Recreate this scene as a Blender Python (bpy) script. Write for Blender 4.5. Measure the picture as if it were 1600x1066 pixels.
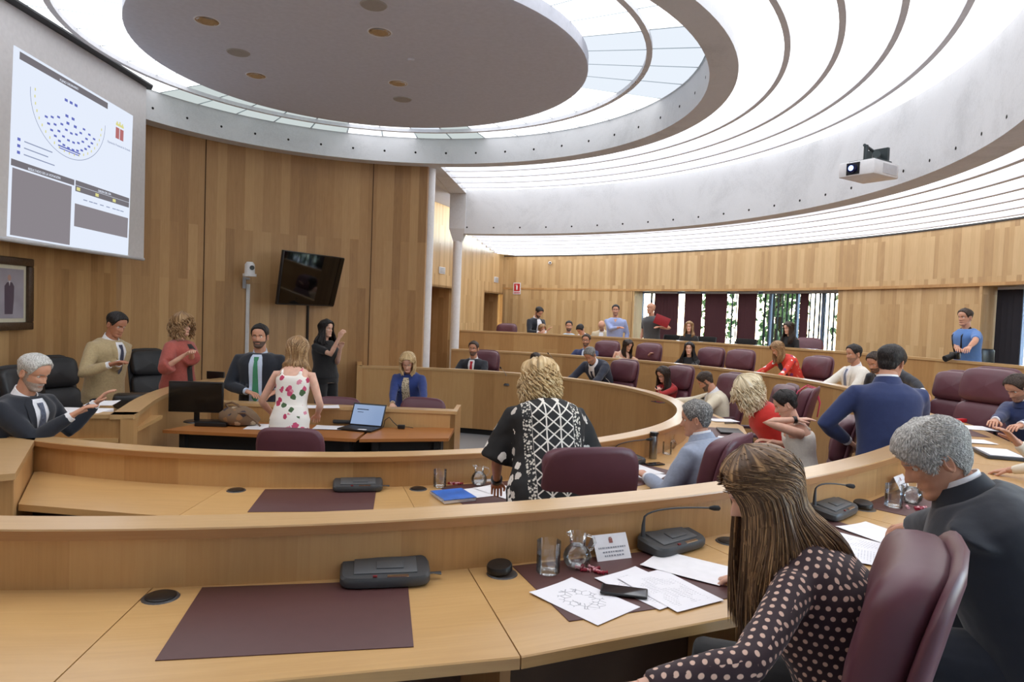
import bpy, bmesh, math, random
from mathutils import Vector, Matrix, Euler, noise
from mathutils.bvhtree import BVHTree
random.seed(7)
D = bpy.data
sc = bpy.context.scene
COL = sc.collection
PI = math.pi
for o in list(D.objects): D.objects.remove(o)

# ------------------------------------------------------------ camera
F_PX, PITCH, ROLL, CAMZ = 1070.0, 0.041, 0.038, 1.88
cam_d = D.cameras.new('camera'); cam = D.objects.new('camera', cam_d); COL.objects.link(cam)
cam_d.sensor_width = 36.0; cam_d.lens = 36.0 * F_PX / 1600.0; cam_d.clip_start = 0.05; cam_d.clip_end = 300
cp, sp, cr, sr = math.cos(PITCH), math.sin(PITCH), math.cos(ROLL), math.sin(ROLL)
FW = Vector((0, cp, -sp)); U0 = Vector((0, sp, cp)); R0 = Vector((1, 0, 0))
RT = cr * R0 + sr * U0; UP = -sr * R0 + cr * U0
cam.matrix_world = Matrix(((RT.x, UP.x, -FW.x, 0), (RT.y, UP.y, -FW.y, 0), (RT.z, UP.z, -FW.z, CAMZ), (0, 0, 0, 1)))
sc.camera = cam
def ray(u, v): return RT * ((u - 800) / F_PX) + UP * (-(v - 533) / F_PX) + FW
def at(u, v, z=None, y=None):
    """world point seen at photo pixel (u, v) at height z or distance y"""
    d = ray(u, v)
    t = (z - CAMZ) / d.z if z is not None else y / d.y
    return Vector((0, 0, CAMZ)) + d * t
def atx(u, v, x):
    d = ray(u, v); return Vector((0, 0, CAMZ)) + d * (x / d.x)

# ------------------------------------------------------------ world, exposure
sc.view_settings.view_transform = 'Standard'; sc.view_settings.look = 'None'
sc.view_settings.gamma = 1.0; sc.view_settings.use_curve_mapping = False
sc.view_settings.exposure = EXPOSURE = 0.0
PANEL_L = 2.45
w = D.worlds.new('sky'); sc.world = w; w.use_nodes = True
wn = w.node_tree; wn.nodes.clear()
wo = wn.nodes.new('ShaderNodeOutputWorld'); wb = wn.nodes.new('ShaderNodeBackground'); ws = wn.nodes.new('ShaderNodeTexSky')
ws.sky_type = 'NISHITA'; ws.sun_elevation = math.radians(52); ws.sun_rotation = math.radians(20); ws.sun_disc = False
wb.inputs[1].default_value = 2.4
wn.links.new(ws.outputs[0], wb.inputs[0]); wn.links.new(wb.outputs[0], wo.inputs[0])
sun_d = D.lights.new('sun', 'SUN'); sun_d.energy = 7; sun_d.angle = 0.02; sun_d.color = (1, .96, .88)
sun = D.objects.new('sun', sun_d); COL.objects.link(sun); sun.rotation_euler = (0, math.radians(48), math.radians(25))

# ------------------------------------------------------------ helpers
def tag(o, label=None, cat=None, group=None, kind=None):
    if label: o['label'] = label
    if cat: o['category'] = cat
    if group: o['group'] = group
    if kind: o['kind'] = kind
    return o
class MB:
    def __init__(s): s.v = []; s.f = []; s.uv = []; s.m = []; s.M = Matrix()
    def add(s, verts, faces, uvs=None, mi=0):
        n = len(s.v); s.v += [s.M @ Vector(p) for p in verts]
        for i, f in enumerate(faces):
            s.f.append([n + k for k in f]); s.m.append(mi)
            s.uv.append(uvs[i] if uvs else [(0, 0)] * len(f))
        return s
    def build(s, name, mat, parent=None, smooth=True, angle=40, loc=None):
        me = D.meshes.new(name); me.from_pydata([tuple(p) for p in s.v], [], s.f)
        ul = me.uv_layers.new(name='UVMap')
        k = 0
        for u in s.uv:
            for c in u: ul.data[k].uv = c; k += 1
        mats = mat if isinstance(mat, (list, tuple)) else [mat]
        for m_ in mats: me.materials.append(m_)
        for p, mi in zip(me.polygons, s.m): p.material_index = mi; p.use_smooth = smooth
        if smooth and angle < 180: me.set_sharp_from_angle(angle=math.radians(angle))
        me.update()
        o = D.objects.new(name, me); COL.objects.link(o)
        if parent: o.parent = parent
        if loc: o.location = loc
        return o
    def grid(s, rows, uvf=None, mi=0, closed=False, flip=False):
        """rows: list of rings of points"""
        n = len(rows[0]); V = [p for r in rows for p in r]; Fc = []; Uv = []
        for i in range(len(rows) - 1):
            for j in range(n if closed else n - 1):
                a, b = i * n + j, i * n + (j + 1) % n; q = [a, b, b + n, a + n]
                if flip: q = q[::-1]
                Fc.append(q)
                if uvf:
                    c = [uvf(i, j), uvf(i, j + 1), uvf(i + 1, j + 1), uvf(i + 1, j)]
                    Uv.append(c[::-1] if flip else c)
                else:
                    c = [(j / n, i / 10), ((j + 1) / n, i / 10), ((j + 1) / n, (i + 1) / 10), (j / n, (i + 1) / 10)]
                    Uv.append(c[::-1] if flip else c)
        return s.add(V, Fc, Uv, mi)
    def loft(s, rings, caps=True, mi=0, uvf=None):
        s.grid(rings, mi=mi, closed=True, uvf=uvf)
        if caps:
            for r, fl in ((rings[0], True), (rings[-1], False)):
                idx = list(range(len(r))); s.add(r, [idx[::-1] if fl else idx], [[(0, 0)] * len(r)], mi)
        return s
    def box(s, c, d, rz=0, bev=0, mi=0, M=None, seg=2):
        bm = bmesh.new(); bmesh.ops.create_cube(bm, size=1)
        for v in bm.verts: v.co = Vector((v.co.x * d[0], v.co.y * d[1], v.co.z * d[2]))
        if bev: bmesh.ops.bevel(bm, geom=list(bm.edges), offset=bev, segments=seg, affect='EDGES', profile=.5)
        T = Matrix.Translation(c) @ Matrix.Rotation(rz, 4, 'Z')
        if M is not None: T = T @ M
        bm.verts.index_update(); V = [T @ v.co for v in bm.verts]; Fc = [[v.index for v in f.verts] for f in bm.faces]
        Uv = []
        for f in bm.faces:
            n_ = f.normal; ax = max(range(3), key=lambda k: abs(n_[k]))
            o2 = [k for k in range(3) if k != ax]
            if ax == 2: Uv.append([(v.co.x, v.co.y) for v in f.verts])
            else: Uv.append([(v.co[o2[0]], v.co.z) for v in f.verts])
        bm.free(); return s.add(V, Fc, Uv, mi)
    def tube(s, pts, rad, n=10, caps=True, mi=0, flat=1.0, up=None):
        pts = [Vector(p) for p in pts]
        if not isinstance(rad, (list, tuple)): rad = [rad] * len(pts)
        rings = []; prev = None
        for i, p in enumerate(pts):
            t = (pts[min(i + 1, len(pts) - 1)] - pts[max(i - 1, 0)])
            t = t.normalized() if t.length > 1e-9 else Vector((0, 0, 1))
            if prev is None:
                a = Vector(up) if up else (Vector((0, 0, 1)) if abs(t.z) < .9 else Vector((1, 0, 0)))
                x = a.cross(t).normalized()
            else: x = (prev - t * prev.dot(t)); x = x.normalized() if x.length > 1e-6 else t.orthogonal().normalized()
            prev = x; y = t.cross(x); r = rad[i]
            rings.append([p + x * (math.cos(2 * PI * k / n) * r) + y * (math.sin(2 * PI * k / n) * r * flat) for k in range(n)])
        return s.loft(rings, caps, mi)
    def lathe(s, prof, c=(0, 0, 0), n=24, mi=0, caps=False):
        rings = [[Vector((c[0] + r * math.cos(2 * PI * k / n), c[1] + r * math.sin(2 * PI * k / n), c[2] + z)) for k in range(n)] for r, z in prof]
        return s.loft(rings, caps, mi)
    def prism(s, poly, z0, z1, mi=0):
        n = len(poly); V = [(p[0], p[1], z0) for p in poly] + [(p[0], p[1], z1) for p in poly]
        Fc = [list(range(n))[::-1], [n + k for k in range(n)]]; Uv = [[(V[k][0], V[k][1]) for k in Fc[0]], [(V[k][0], V[k][1]) for k in Fc[1]]]
        acc = 0
        for k in range(n):
            j = (k + 1) % n; L = math.dist(poly[k], poly[j])
            Fc.append([k, j, n + j, n + k]); Uv.append([(acc, z0), (acc + L, z0), (acc + L, z1), (acc, z1)]); acc += L
        return s.add(V, Fc, Uv, mi)
    def sweep(s, path, prof, mi=0, caps=True):
        """path: list of (point2d, outward normal2d); prof: closed loop of (offset, z)"""
        rows = []; acc = [0]
        for i, (p, nn) in enumerate(path):
            if i: acc.append(acc[-1] + (p - path[i - 1][0]).length)
            rows.append([Vector((p.x + nn.x * d, p.y + nn.y * d, z)) for d, z in prof])
        pl = [0]
        for k in range(len(prof)): a, b = prof[k], prof[(k + 1) % len(prof)]; pl.append(pl[-1] + math.dist(a, b))
        # v coordinate = height on upright faces, running length on flat ones
        n = len(prof); V = [p for r in rows for p in r]; Fc = []; Uv = []
        for i in range(len(rows) - 1):
            for j in range(n):
                a, b = i * n + j, i * n + (j + 1) % n
                za, zb = prof[j][1], prof[(j + 1) % n][1]
                va, vb = (za, zb) if abs(za - zb) > .02 else (pl[j], pl[j + 1])
                Fc.append([a, b, b + n, a + n]); Uv.append([(acc[i], va), (acc[i], vb), (acc[i + 1], vb), (acc[i + 1], va)])
        s.add(V, Fc, Uv, mi)
        if caps:
            for r, fl in ((rows[0], 1), (rows[-1], 0)):
                idx = list(range(n)); uvc = [(q[0], q[1]) for q in prof]
                s.add(r, [idx if fl else idx[::-1]], [uvc if fl else uvc[::-1]], mi)
        return s
def empty(name, loc=(0, 0, 0), rz=0, label=None, cat=None, group=None, kind=None):
    o = D.objects.new(name, None); COL.objects.link(o); o.location = loc; o.rotation_euler = (0, 0, rz)
    o.empty_display_size = .1
    return tag(o, label, cat, group, kind)
def kids(o): return [c for c in D.objects if c.parent == o]
def copy_tree(o, loc=None, rz=None, label=None, group=None, parent=None):
    c = o.copy(); COL.objects.link(c)
    if parent: c.parent = parent
    for ch in kids(o): copy_tree(ch, parent=c)
    if loc is not None: c.location = loc
    if rz is not None: c.rotation_euler = (c.rotation_euler[0], c.rotation_euler[1], rz)
    if label: c['label'] = label
    if group: c['group'] = group
    return c

# ------------------------------------------------------------ materials
def s2l(c):
    return tuple(((x / 255) / 12.92 if x / 255 <= .04045 else ((x / 255 + .055) / 1.055) ** 2.4) for x in c) + (1,)
class NT:
    def __init__(s, name):
        s.mat = D.materials.new(name); s.mat.use_nodes = True; s.t = s.mat.node_tree; s.t.nodes.clear()
        s.out = s.n('ShaderNodeOutputMaterial'); s.b = s.n('ShaderNodeBsdfPrincipled'); s.l(s.b.outputs[0], s.out.inputs[0])
    def n(s, ty, **k):
        nd = s.t.nodes.new(ty)
        for a, b in k.items():
            if a.startswith('i_'):
                key = a[2:].replace('_', ' '); nd.inputs[int(key) if key.isdigit() else key].default_value = b
            else: setattr(nd, a, b)
        return nd
    def l(s, a, b): s.t.links.new(a, b)
    def ramp(s, fac, stops, interp='LINEAR'):
        r = s.n('ShaderNodeValToRGB'); r.color_ramp.interpolation = interp
        while len(r.color_ramp.elements) < len(stops): r.color_ramp.elements.new(.5)
        for e, (p, c) in zip(r.color_ramp.elements, stops): e.position = p; e.color = c if len(c) == 4 else tuple(c) + (1,)
        s.l(fac, r.inputs[0]); return r.outputs[0]
    def math(s, op, a, b=None, c=None):
        m = s.n('ShaderNodeMath', operation=op)
        for i, x in enumerate((a, b, c)):
            if x is None: continue
            if isinstance(x, (int, float)): m.inputs[i].default_value = x
            else: s.l(x, m.inputs[i])
        return m.outputs[0]
    def mix(s, fac, a, b, bt='MIX'):
        m = s.n('ShaderNodeMix', data_type='RGBA', blend_type=bt)
        for i, x in ((0, fac), (6, a), (7, b)):
            if isinstance(x, (int, float)): m.inputs[i].default_value = x
            elif isinstance(x, tuple): m.inputs[i].default_value = x
            else: s.l(x, m.inputs[i])
        return m.outputs[2]
    def bump(s, h, st=.2, dist=.01):
        b = s.n('ShaderNodeBump'); b.inputs['Strength'].default_value = st; b.inputs['Distance'].default_value = dist
        s.l(h, b.inputs['Height']); s.l(b.outputs[0], s.b.inputs['Normal'])
MATS = {}
def plain(name, rgb, rough=.5, metal=0, spec=.5, noise_amt=0, nscale=20, bump=0, sheen=0, coat=0):
    if name in MATS: return MATS[name]
    t = NT(name); t.b.inputs['Roughness'].default_value = rough; t.b.inputs['Metallic'].default_value = metal
    t.b.inputs['Specular IOR Level'].default_value = spec; t.b.inputs['Sheen Weight'].default_value = sheen; t.b.inputs['Coat Weight'].default_value = coat
    c = s2l(rgb)
    tc = t.n('ShaderNodeTexCoord'); nz = t.n('ShaderNodeTexNoise', i_Scale=nscale, i_Detail=4.0); t.l(tc.outputs['Object'], nz.inputs['Vector'])
    a = max(noise_amt, .04)
    t.l(t.ramp(nz.outputs[0], [(.3, tuple(x * (1 - a) for x in c[:3])), (.7, tuple(min(1, x * (1 + a)) for x in c[:3]))]), t.b.inputs['Base Color'])
    if bump: t.bump(nz.outputs[0], bump)
    MATS[name] = t.mat; return t.mat
def wood(name, cols, pw=.13, ph=2.4, vertical=True, rough=.38, coat=.0, var=1.0, seam=.0):
    """planks laid in the UV map: u runs along the wall in metres, v up"""
    t = NT(name); uv = t.n('ShaderNodeUVMap', uv_map='UVMap')
    mp = t.n('ShaderNodeMapping'); t.l(uv.outputs[0], mp.inputs[0])
    if vertical: mp.inputs['Rotation'].default_value = (0, 0, PI / 2)
    br = t.n('ShaderNodeTexBrick', offset=.37, offset_frequency=2, squash=1.0, i_Scale=1.0)
    br.inputs['Mortar Size'].default_value = seam; br.inputs['Brick Width'].default_value = ph; br.inputs['Row Height'].default_value = pw
    br.inputs['Color1'].default_value = (0, 0, 0, 1); br.inputs['Color2'].default_value = (1, 1, 1, 1); br.inputs['Mortar'].default_value = (.1, .1, .1, 1)
    br.inputs['Bias'].default_value = 0
    t.l(mp.outputs[0], br.inputs[0])
    m2 = t.n('ShaderNodeMapping'); m2.inputs['Scale'].default_value = (60, 1.6, 1) if vertical else (1.6, 60, 1)
    t.l(uv.outputs[0], m2.inputs[0])
    off = t.n('ShaderNodeVectorMath', operation='ADD'); t.l(m2.outputs[0], off.inputs[0]); t.l(br.outputs[0], off.inputs[1])
    g = t.n('ShaderNodeTexNoise', i_Scale=1.0, i_Detail=5.0, i_Roughness=.6, i_Distortion=.8); t.l(off.outputs[0], g.inputs['Vector'])
    big = t.n('ShaderNodeTexNoise', i_Scale=2.2, i_Detail=3.0, i_Distortion=2.5)
    m3 = t.n('ShaderNodeMapping'); m3.inputs['Scale'].default_value = (3.2, .7, 1) if vertical else (.7, 3.2, 1)
    t.l(uv.outputs[0], m3.inputs[0]); t.l(m3.outputs[0], big.inputs['Vector'])
    f = t.math('ADD', t.math('MULTIPLY', br.outputs[0], .5 * var), t.math('ADD', t.math('MULTIPLY', g.outputs[0], .35), t.math('MULTIPLY', big.outputs[0], .45 - .2 * (var > 0))))
    c = t.ramp(f, [(.12, s2l(cols[0])), (.45, s2l(cols[1])), (.9, s2l(cols[2]))])
    t.l(c, t.b.inputs['Base Color']); t.b.inputs['Roughness'].default_value = rough; t.b.inputs['Coat Weight'].default_value = coat
    t.b.inputs['Coat Roughness'].default_value = .25
    t.bump(g.outputs[0], .04); MATS[name] = t.mat; return t.mat
W_WALL = wood('wood_wall', [(140, 102, 62), (171, 130, 84), (196, 157, 108)], .14, 2.2, rough=.42)
W_BACK = wood('wood_back_wall', [(164, 128, 86), (193, 157, 109), (215, 183, 135)], .085, 1.15, rough=.45, seam=.0)
W_PANEL = wood('wood_panel', [(160, 116, 68), (188, 143, 91), (206, 166, 112)], .34, 3.0, rough=.36, var=.8)
W_RAIL = wood('wood_rail', [(188, 148, 99), (208, 170, 119), (220, 186, 138)], 9, 9, vertical=False, rough=.3, coat=.6, var=.2)
W_TOP = wood('wood_desk_top', [(190, 147, 93), (210, 169, 112), (222, 184, 130)], 9, 9, vertical=False, rough=.3, coat=.45, var=.2)
W_EDGE = wood('wood_edge_lipping', [(150, 101, 58), (172, 124, 76), (190, 142, 92)], 9, 9, vertical=False, rough=.4, var=.2)
def concrete(name, rgb):
    t = NT(name); tc = t.n('ShaderNodeTexCoord')
    a = t.n('ShaderNodeTexNoise', i_Scale=1.1, i_Detail=8.0, i_Roughness=.65, i_Distortion=.6); b = t.n('ShaderNodeTexNoise', i_Scale=45.0, i_Detail=3.0)
    t.l(tc.outputs['Object'], a.inputs['Vector']); t.l(tc.outputs['Object'], b.inputs['Vector'])
    f = t.math('ADD', t.math('MULTIPLY', a.outputs[0], .8), t.math('MULTIPLY', b.outputs[0], .2))
    c = s2l(rgb)[:3]
    t.l(t.ramp(f, [(.3, tuple(x * .8 for x in c)), (.5, c), (.75, tuple(min(1, x * 1.08) for x in c))]), t.b.inputs['Base Color'])
    t.b.inputs['Roughness'].default_value = .85; t.bump(b.outputs[0], .08); return t.mat
CONC = concrete('concrete', (216, 218, 221))
CONC_UNDER = CONC
DARK = plain('tie_hole_dark', (38, 36, 34), .9)
PLASTER = plain('white_plaster', (208, 211, 222), .8, noise_amt=.02)
GREYSTRIP = plain('grey_ceiling_strip', (226, 228, 234), .6)
BLACK = plain('black_plastic', (22, 22, 24), .35)
BLACK_MATTE = plain('black_matte', (12, 12, 13), .7)
def emit_mat(name, rgb, L, rgb2=None, cell=None):
    t = NT(name); t.t.nodes.remove(t.b); e = t.n('ShaderNodeEmission'); t.l(e.outputs[0], t.out.inputs[0])
    e.inputs[1].default_value = L
    if rgb2:
        uv = t.n('ShaderNodeUVMap', uv_map='UVMap'); nz = t.n('ShaderNodeTexNoise', i_Scale=cell or .6, i_Detail=0.0); t.l(uv.outputs[0], nz.inputs['Vector'])
        t.l(t.ramp(nz.outputs[0], [(.42, s2l(rgb2)), (.58, s2l(rgb))]), e.inputs[0])
    else: e.inputs[0].default_value = s2l(rgb)
    return t.mat
LUM = emit_mat('luminous_ceiling_panel', (250, 251, 255), PANEL_L)
LUM_SKY = emit_mat('skylight_panel', (250, 252, 255), PANEL_L * .85)
LUM_BLUE = emit_mat('skylight_panel_blue', (232, 240, 250), 1.03)
LUM_GREY = emit_mat('skylight_panel_grey', (206, 216, 215), .98)

# ------------------------------------------------------------ plan curves
C0 = Vector((-1.7, 7.75))
RING = dict(A=[3.403, -0.016, -0.228, 0.128, 0.059, -0.028, 0.009], B=[5.466, 0.075, -0.08, 0.031, 0.157, 0.06, 0.013],
            b1=[3.62, 0.019, 0.015, 0.03, 0.009], b2=[6.527, -0.481, -0.057, -0.093, 0.021], disc=[2.42, .008, .033, -.002, .007])
def rr(n, t):
    c = RING[n]; r = c[0]
    for k in range(1, (len(c) + 1) // 2): r += c[2 * k - 1] * math.cos(k * t) + c[2 * k] * math.sin(k * t)
    return r
def rp(n, t, dr=0): r = rr(n, t) + dr; return Vector((C0.x + r * math.cos(t), C0.y + r * math.sin(t)))
def arc(n, a0, a1, steps):
    out = []
    for i in range(steps + 1):
        t = math.radians(a0 + (a1 - a0) * i / steps); p = rp(n, t); q = rp(n, t + .01) - rp(n, t - .01)
        nn = Vector((q.y, -q.x)).normalized(); out.append((p, nn))
    return out
def poly_path(pts, outward_from=None):
    out = []
    for i, p in enumerate(pts):
        q = pts[min(i + 1, len(pts) - 1)] - pts[max(i - 1, 0)]; nn = Vector((q.y, -q.x)).normalized()
        if outward_from is not None and nn.dot(p - outward_from) < 0: nn = -nn
        out.append((p, nn))
    return out
def quadfit(pts):
    # least squares v(u), quadratic, done with plain normal equations
    import numpy as np
    u = np.array([p[0] for p in pts]) / 1000; v = np.array([p[1] for p in pts])
    return np.polyfit(u, v, 2 if len(pts) > 3 else 1)
def trace(pts, z, us):
    co = quadfit(pts); return [at(u, float(co[0]) * (u / 1000) ** 2 + float(co[1]) * (u / 1000) + float(co[2]), z=z).xy for u in us]
RAILC_Z = 1.45
C_PTS = trace([(711, 515.6), (860, 520.5), (976, 528.6), (1068, 533), (1180, 539.5), (1322, 549.5), (1424, 557.8), (1600, 572)], RAILC_Z, [711, 780, 860, 940, 1020, 1100, 1180, 1260, 1340, 1420, 1500, 1560, 1620])
WALL_Z = 3.58
WALL_PTS = trace([(787.5, 399), (900, 398), (1010, 395.5), (1119, 390), (1230, 381.5), (1337, 370), (1470, 355), (1600, 339)], WALL_Z, [788, 850, 920, 1000, 1080, 1160, 1240, 1320, 1400, 1480, 1560, 1640])
for P_ in (C_PTS, WALL_PTS):
    d_ = (P_[-1] - P_[-2]).normalized()
    for k_ in range(7):
        d_ = Matrix.Rotation(-.11, 2) @ d_; P_.append(P_[-1] + d_ * 1.1)
# ------------------------------------------------------------ room shell
ZW = -.05
FLOOR = plain('grey_floor', (150, 152, 155), .35, noise_amt=.05, nscale=60)
mb = MB(); mb.box((2, 9, ZW - .05), (26, 32, .1)); tag(mb.build('floor', FLOOR), kind='structure')
# risers under rows B and C
def ring_floor(name, inner, outer_pts, z0, z1):
    pass
pathB = arc('B', -125, 100, 90)
mb = MB(); mb.sweep(arc('B', -125, 84, 80), [(.03, ZW), (.03, .19), (3.6, .19), (3.6, ZW)]); tag(mb.build('trim_1', FLOOR, smooth=False), kind='structure')
cp_ = poly_path(C_PTS, C0)
mb = MB(); mb.sweep(cp_, [(.0, ZW), (.0, .40), (9, .40), (9, ZW)]); tag(mb.build('trim_2', FLOOR, smooth=False), kind='structure')

# curved timber wall behind the dais
def wpath(a0, a1, n, R): return [(Vector((C0.x + R * math.cos(math.radians(a0 + (a1 - a0) * i / n)), C0.y + R * math.sin(math.radians(a0 + (a1 - a0) * i / n)))), Vector((math.cos(math.radians(a0 + (a1 - a0) * i / n)), math.sin(math.radians(a0 + (a1 - a0) * i / n))))) for i in range(n + 1)]
RW = 3.93
mb = MB(); mb.sweep(wpath(87.5, 158, 60, RW), [(0, ZW), (.2, ZW), (.2, 4.45), (0, 4.45)]); tag(mb.build('wall_back_left', W_WALL, angle=30), kind='structure')
e_ = wpath(158, 158, 1, RW)[0][0]
XW = e_.x
mb = MB(); mb.sweep([(Vector((XW, e_.y)), Vector((-1, 0))), (Vector((XW, 1.0)), Vector((-1, 0)))], [(0, ZW), (.2, ZW), (.2, 4.9), (0, 4.9)]); tag(mb.build('wall_left', W_WALL, smooth=False), kind='structure')
# vertical panel joints
for k, (u_, v_) in enumerate(((318, 300), (583, 300))):
    d_ = ray(u_, v_); t_ = 5.0
    for _ in range(60):
        p_ = (Vector((0, 0, CAMZ)) + d_ * t_)
        if (p_.xy - C0).length > RW and p_.y > C0.y: break
        t_ += .12
    n_ = (p_.xy - C0).normalized(); c_ = C0 + n_ * (RW + .003)
    mb = MB(); mb.box((c_.x, c_.y, 2.2), (.012, .02, 4.4), rz=math.atan2(n_.y, n_.x) + PI / 2); tag(mb.build('trim_%d' % (3 + k), plain('joint_dark', (70, 44, 24), .8)), kind='structure')

# far side wall, running from the back corner towards the columns
corner = WALL_PTS[0]
sw1 = at(712, 378, z=WALL_Z).xy; sdir = (sw1 - corner).normalized()
def swp(d): return corner + sdir * d
sn = Vector((-sdir.y, sdir.x));  sn = sn if sn.x < 0 else -sn   # away from the room
def u_to_d(u):
    lo, hi = 0., 12.
    for _ in range(40):
        mid = (lo + hi) / 2; p = swp(mid); X = Vector((p.x, p.y, 2.4 - CAMZ + 0)); q = Vector((p.x, p.y, 2.4)) - Vector((0, 0, CAMZ))
        uu = 800 + F_PX * q.dot(RT) / q.dot(FW)
        if uu > u: lo = mid
        else: hi = mid
    return (lo + hi) / 2
def seg(d0, d1, z0, z1, name='wall_side', mat=None, off=0):
    mb = MB(); p0, p1 = swp(d0) + sn * off, swp(d1) + sn * off
    mb.sweep([(p0, sn), (p1, sn)], [(0, z0), (.15, z0), (.15, z1), (0, z1)]); return tag(mb.build(name, mat or W_BACK, smooth=False), kind='structure')
dA0, dA1 = u_to_d(786), u_to_d(757)
dB0, dB1 = u_to_d(711), u_to_d(660)
zd = 2.42
seg(0, dA0, ZW, 4.9, 'wall_right_far'); seg(dA1, dB0, ZW, 4.9, 'wall_right_far'); seg(dB1, 7.2, ZW, 4.9, 'wall_right_far')
seg(dA0, dA1, zd, 4.9, 'wall_right_far'); seg(dB0, dB1, zd, 4.9, 'wall_right_far')
for i, (a, b) in enumerate(((dA0, dA1), (dB0, dB1))):
    r = empty('door_%d' % (i + 1), kind='structure')
    mb = MB()
    p0, p1 = swp(a), swp(b)
    mb.sweep([(p0 + sn * .9, sn), (p1 + sn * .9, sn)], [(0, ZW), (.05, ZW), (.05, zd), (0, zd)]); mb.build('door_leaf', W_WALL, r, smooth=False)
    mb = MB()
    for q in (p0, p1): mb.sweep([(q + sn * .15, sdir), (q + sn * .9, sdir)], [(-.02, ZW), (.02, ZW), (.02, zd), (-.02, zd)])
    mb.prism([p0, p1, p1 + sn * .95, p0 + sn * .95], zd, zd + .05); mb.build('door_lining', W_WALL, r, smooth=False)

# back wall, curved, with a lintel line and two window openings
ZL = 2.58   # underside of the lintel
wp = poly_path(WALL_PTS, C0)
def refine(pp, n=6):
    P = [p for p, _ in pp]; out = []
    for i in range(len(P) - 1):
        p0, p1, p2, p3 = P[max(i - 1, 0)], P[i], P[i + 1], P[min(i + 2, len(P) - 1)]
        for k in range(n):
            t = k / n; out.append(.5 * ((2 * p1) + (p2 - p0) * t + (2 * p0 - 5 * p1 + 4 * p2 - p3) * t * t + (3 * p1 - p0 - 3 * p2 + p3) * t ** 3))
    out.append(P[-1]); return poly_path(out, C0)
wp = refine(wp, 8); cp_ = refine(cp_, 6)
def u_of(p, z=2.4):
    q = Vector((p.x, p.y, z)) - Vector((0, 0, CAMZ)); return 800 + F_PX * q.dot(RT) / max(q.dot(FW), .01)
def cut(path, u0, u1):
    out = [x for x in path if u0 <= u_of(x[0]) <= u1]
    def lerp(u):
        for (a, na), (b, nb) in zip(path, path[1:]):
            ua, ub = u_of(a), u_of(b)
            if ua <= u < ub: k = (u - ua) / (ub - ua); return (a.lerp(b, k), na.lerp(nb, k).normalized())
    a = lerp(u0); b = lerp(u1)
    return ([a] if a else []) + out + ([b] if b else [])
mb = MB(); mb.sweep(wp, [(0, ZL), (.5, ZL), (.5, WALL_Z + .12), (0, WALL_Z + .12)]); tag(mb.build('wall_back', W_BACK, angle=30), kind='structure')
mb = MB(); mb.sweep(cut(wp, 0, 988), [(0, ZW), (.2, ZW), (.2, ZL), (0, ZL)]); tag(mb.build('wall_back', W_BACK, angle=30), kind='structure')
mb = MB(); mb.sweep(cut(wp, 1308, 1532), [(.05, ZW), (.5, ZW), (.5, ZL), (.05, ZL)]); tag(mb.build('wall_back', W_BACK, angle=30), kind='structure')
mb = MB(); mb.sweep(cut(wp, 1700, 2600), [(.05, ZW), (.5, ZW), (.5, ZL), (.05, ZL)]); tag(mb.build('wall_back', W_BACK, angle=30), kind='structure')
mb = MB(); mb.sweep(wp, [(-.012, ZL - .0), (.0, ZL), (.0, ZL + .05), (-.012, ZL + .05)]); tag(mb.build('trim_5', W_PANEL, angle=30), kind='structure')
# thin dark shadow gap under the luminous ceiling
mb = MB(); mb.sweep(wp, [(-.02, WALL_Z - .03), (.0, WALL_Z - .03), (.0, WALL_Z), (-.02, WALL_Z)]); tag(mb.build('trim_6', plain('dark_gap', (60, 58, 55), .8), angle=30), kind='structure')

# windows with vertical blinds
FRAME = plain('window_frame_blue_grey', (150, 170, 205), .4)
GL = NT('window_glass'); GL.b.inputs['Transmission Weight'].default_value = 1; GL.b.inputs['Roughness'].default_value = 0; GL.b.inputs['IOR'].default_value = 1.02
BL_RED = plain('maroon_blind', (66, 26, 32), .8); BL_DARK = plain('dark_blind', (34, 32, 40), .8)
def window(n, u0, u1, jamb=True):
    r = empty('window_%d' % n, kind='structure'); P = cut(wp, u0, u1)
    mb = MB()
    mb.sweep([(p, nn) for p, nn in P], [(.40, .45), (.47, .45), (.47, .52), (.40, .52)]); mb.sweep(P, [(.40, ZL - .05), (.47, ZL - .05), (.47, ZL), (.40, ZL)])
    k = max(1, len(P) // 7)
    for p, nn in P[::k] + [P[-1]]: mb.box((p.x + nn.x * .44, p.y + nn.y * .44, 1.5), (.06, .07, 2.1), rz=math.atan2(nn.y, nn.x) + PI / 2)
    mb.build('window_frame', FRAME, r, angle=30)
    mb = MB(); mb.sweep(P, [(.435, .5), (.44, .5), (.44, ZL), (.435, ZL)]); mb.build('pane', GL.mat, r, angle=30)
    mb = MB(); p, nn = P[0]; mb.box((p.x + nn.x * .2, p.y + nn.y * .2, 1.3), (.05, .4, 2.6), rz=math.atan2(nn.y, nn.x) + PI / 2)
    p, nn = P[-1]; mb.box((p.x + nn.x * .25, p.y + nn.y * .25, 1.3), (.05, .4, 2.6), rz=math.atan2(nn.y, nn.x) + PI / 2)
    mb.build('window_jamb', W_BACK, r)
    return P
window(1, 990, 1308); window(2, 1532, 1700)
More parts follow.
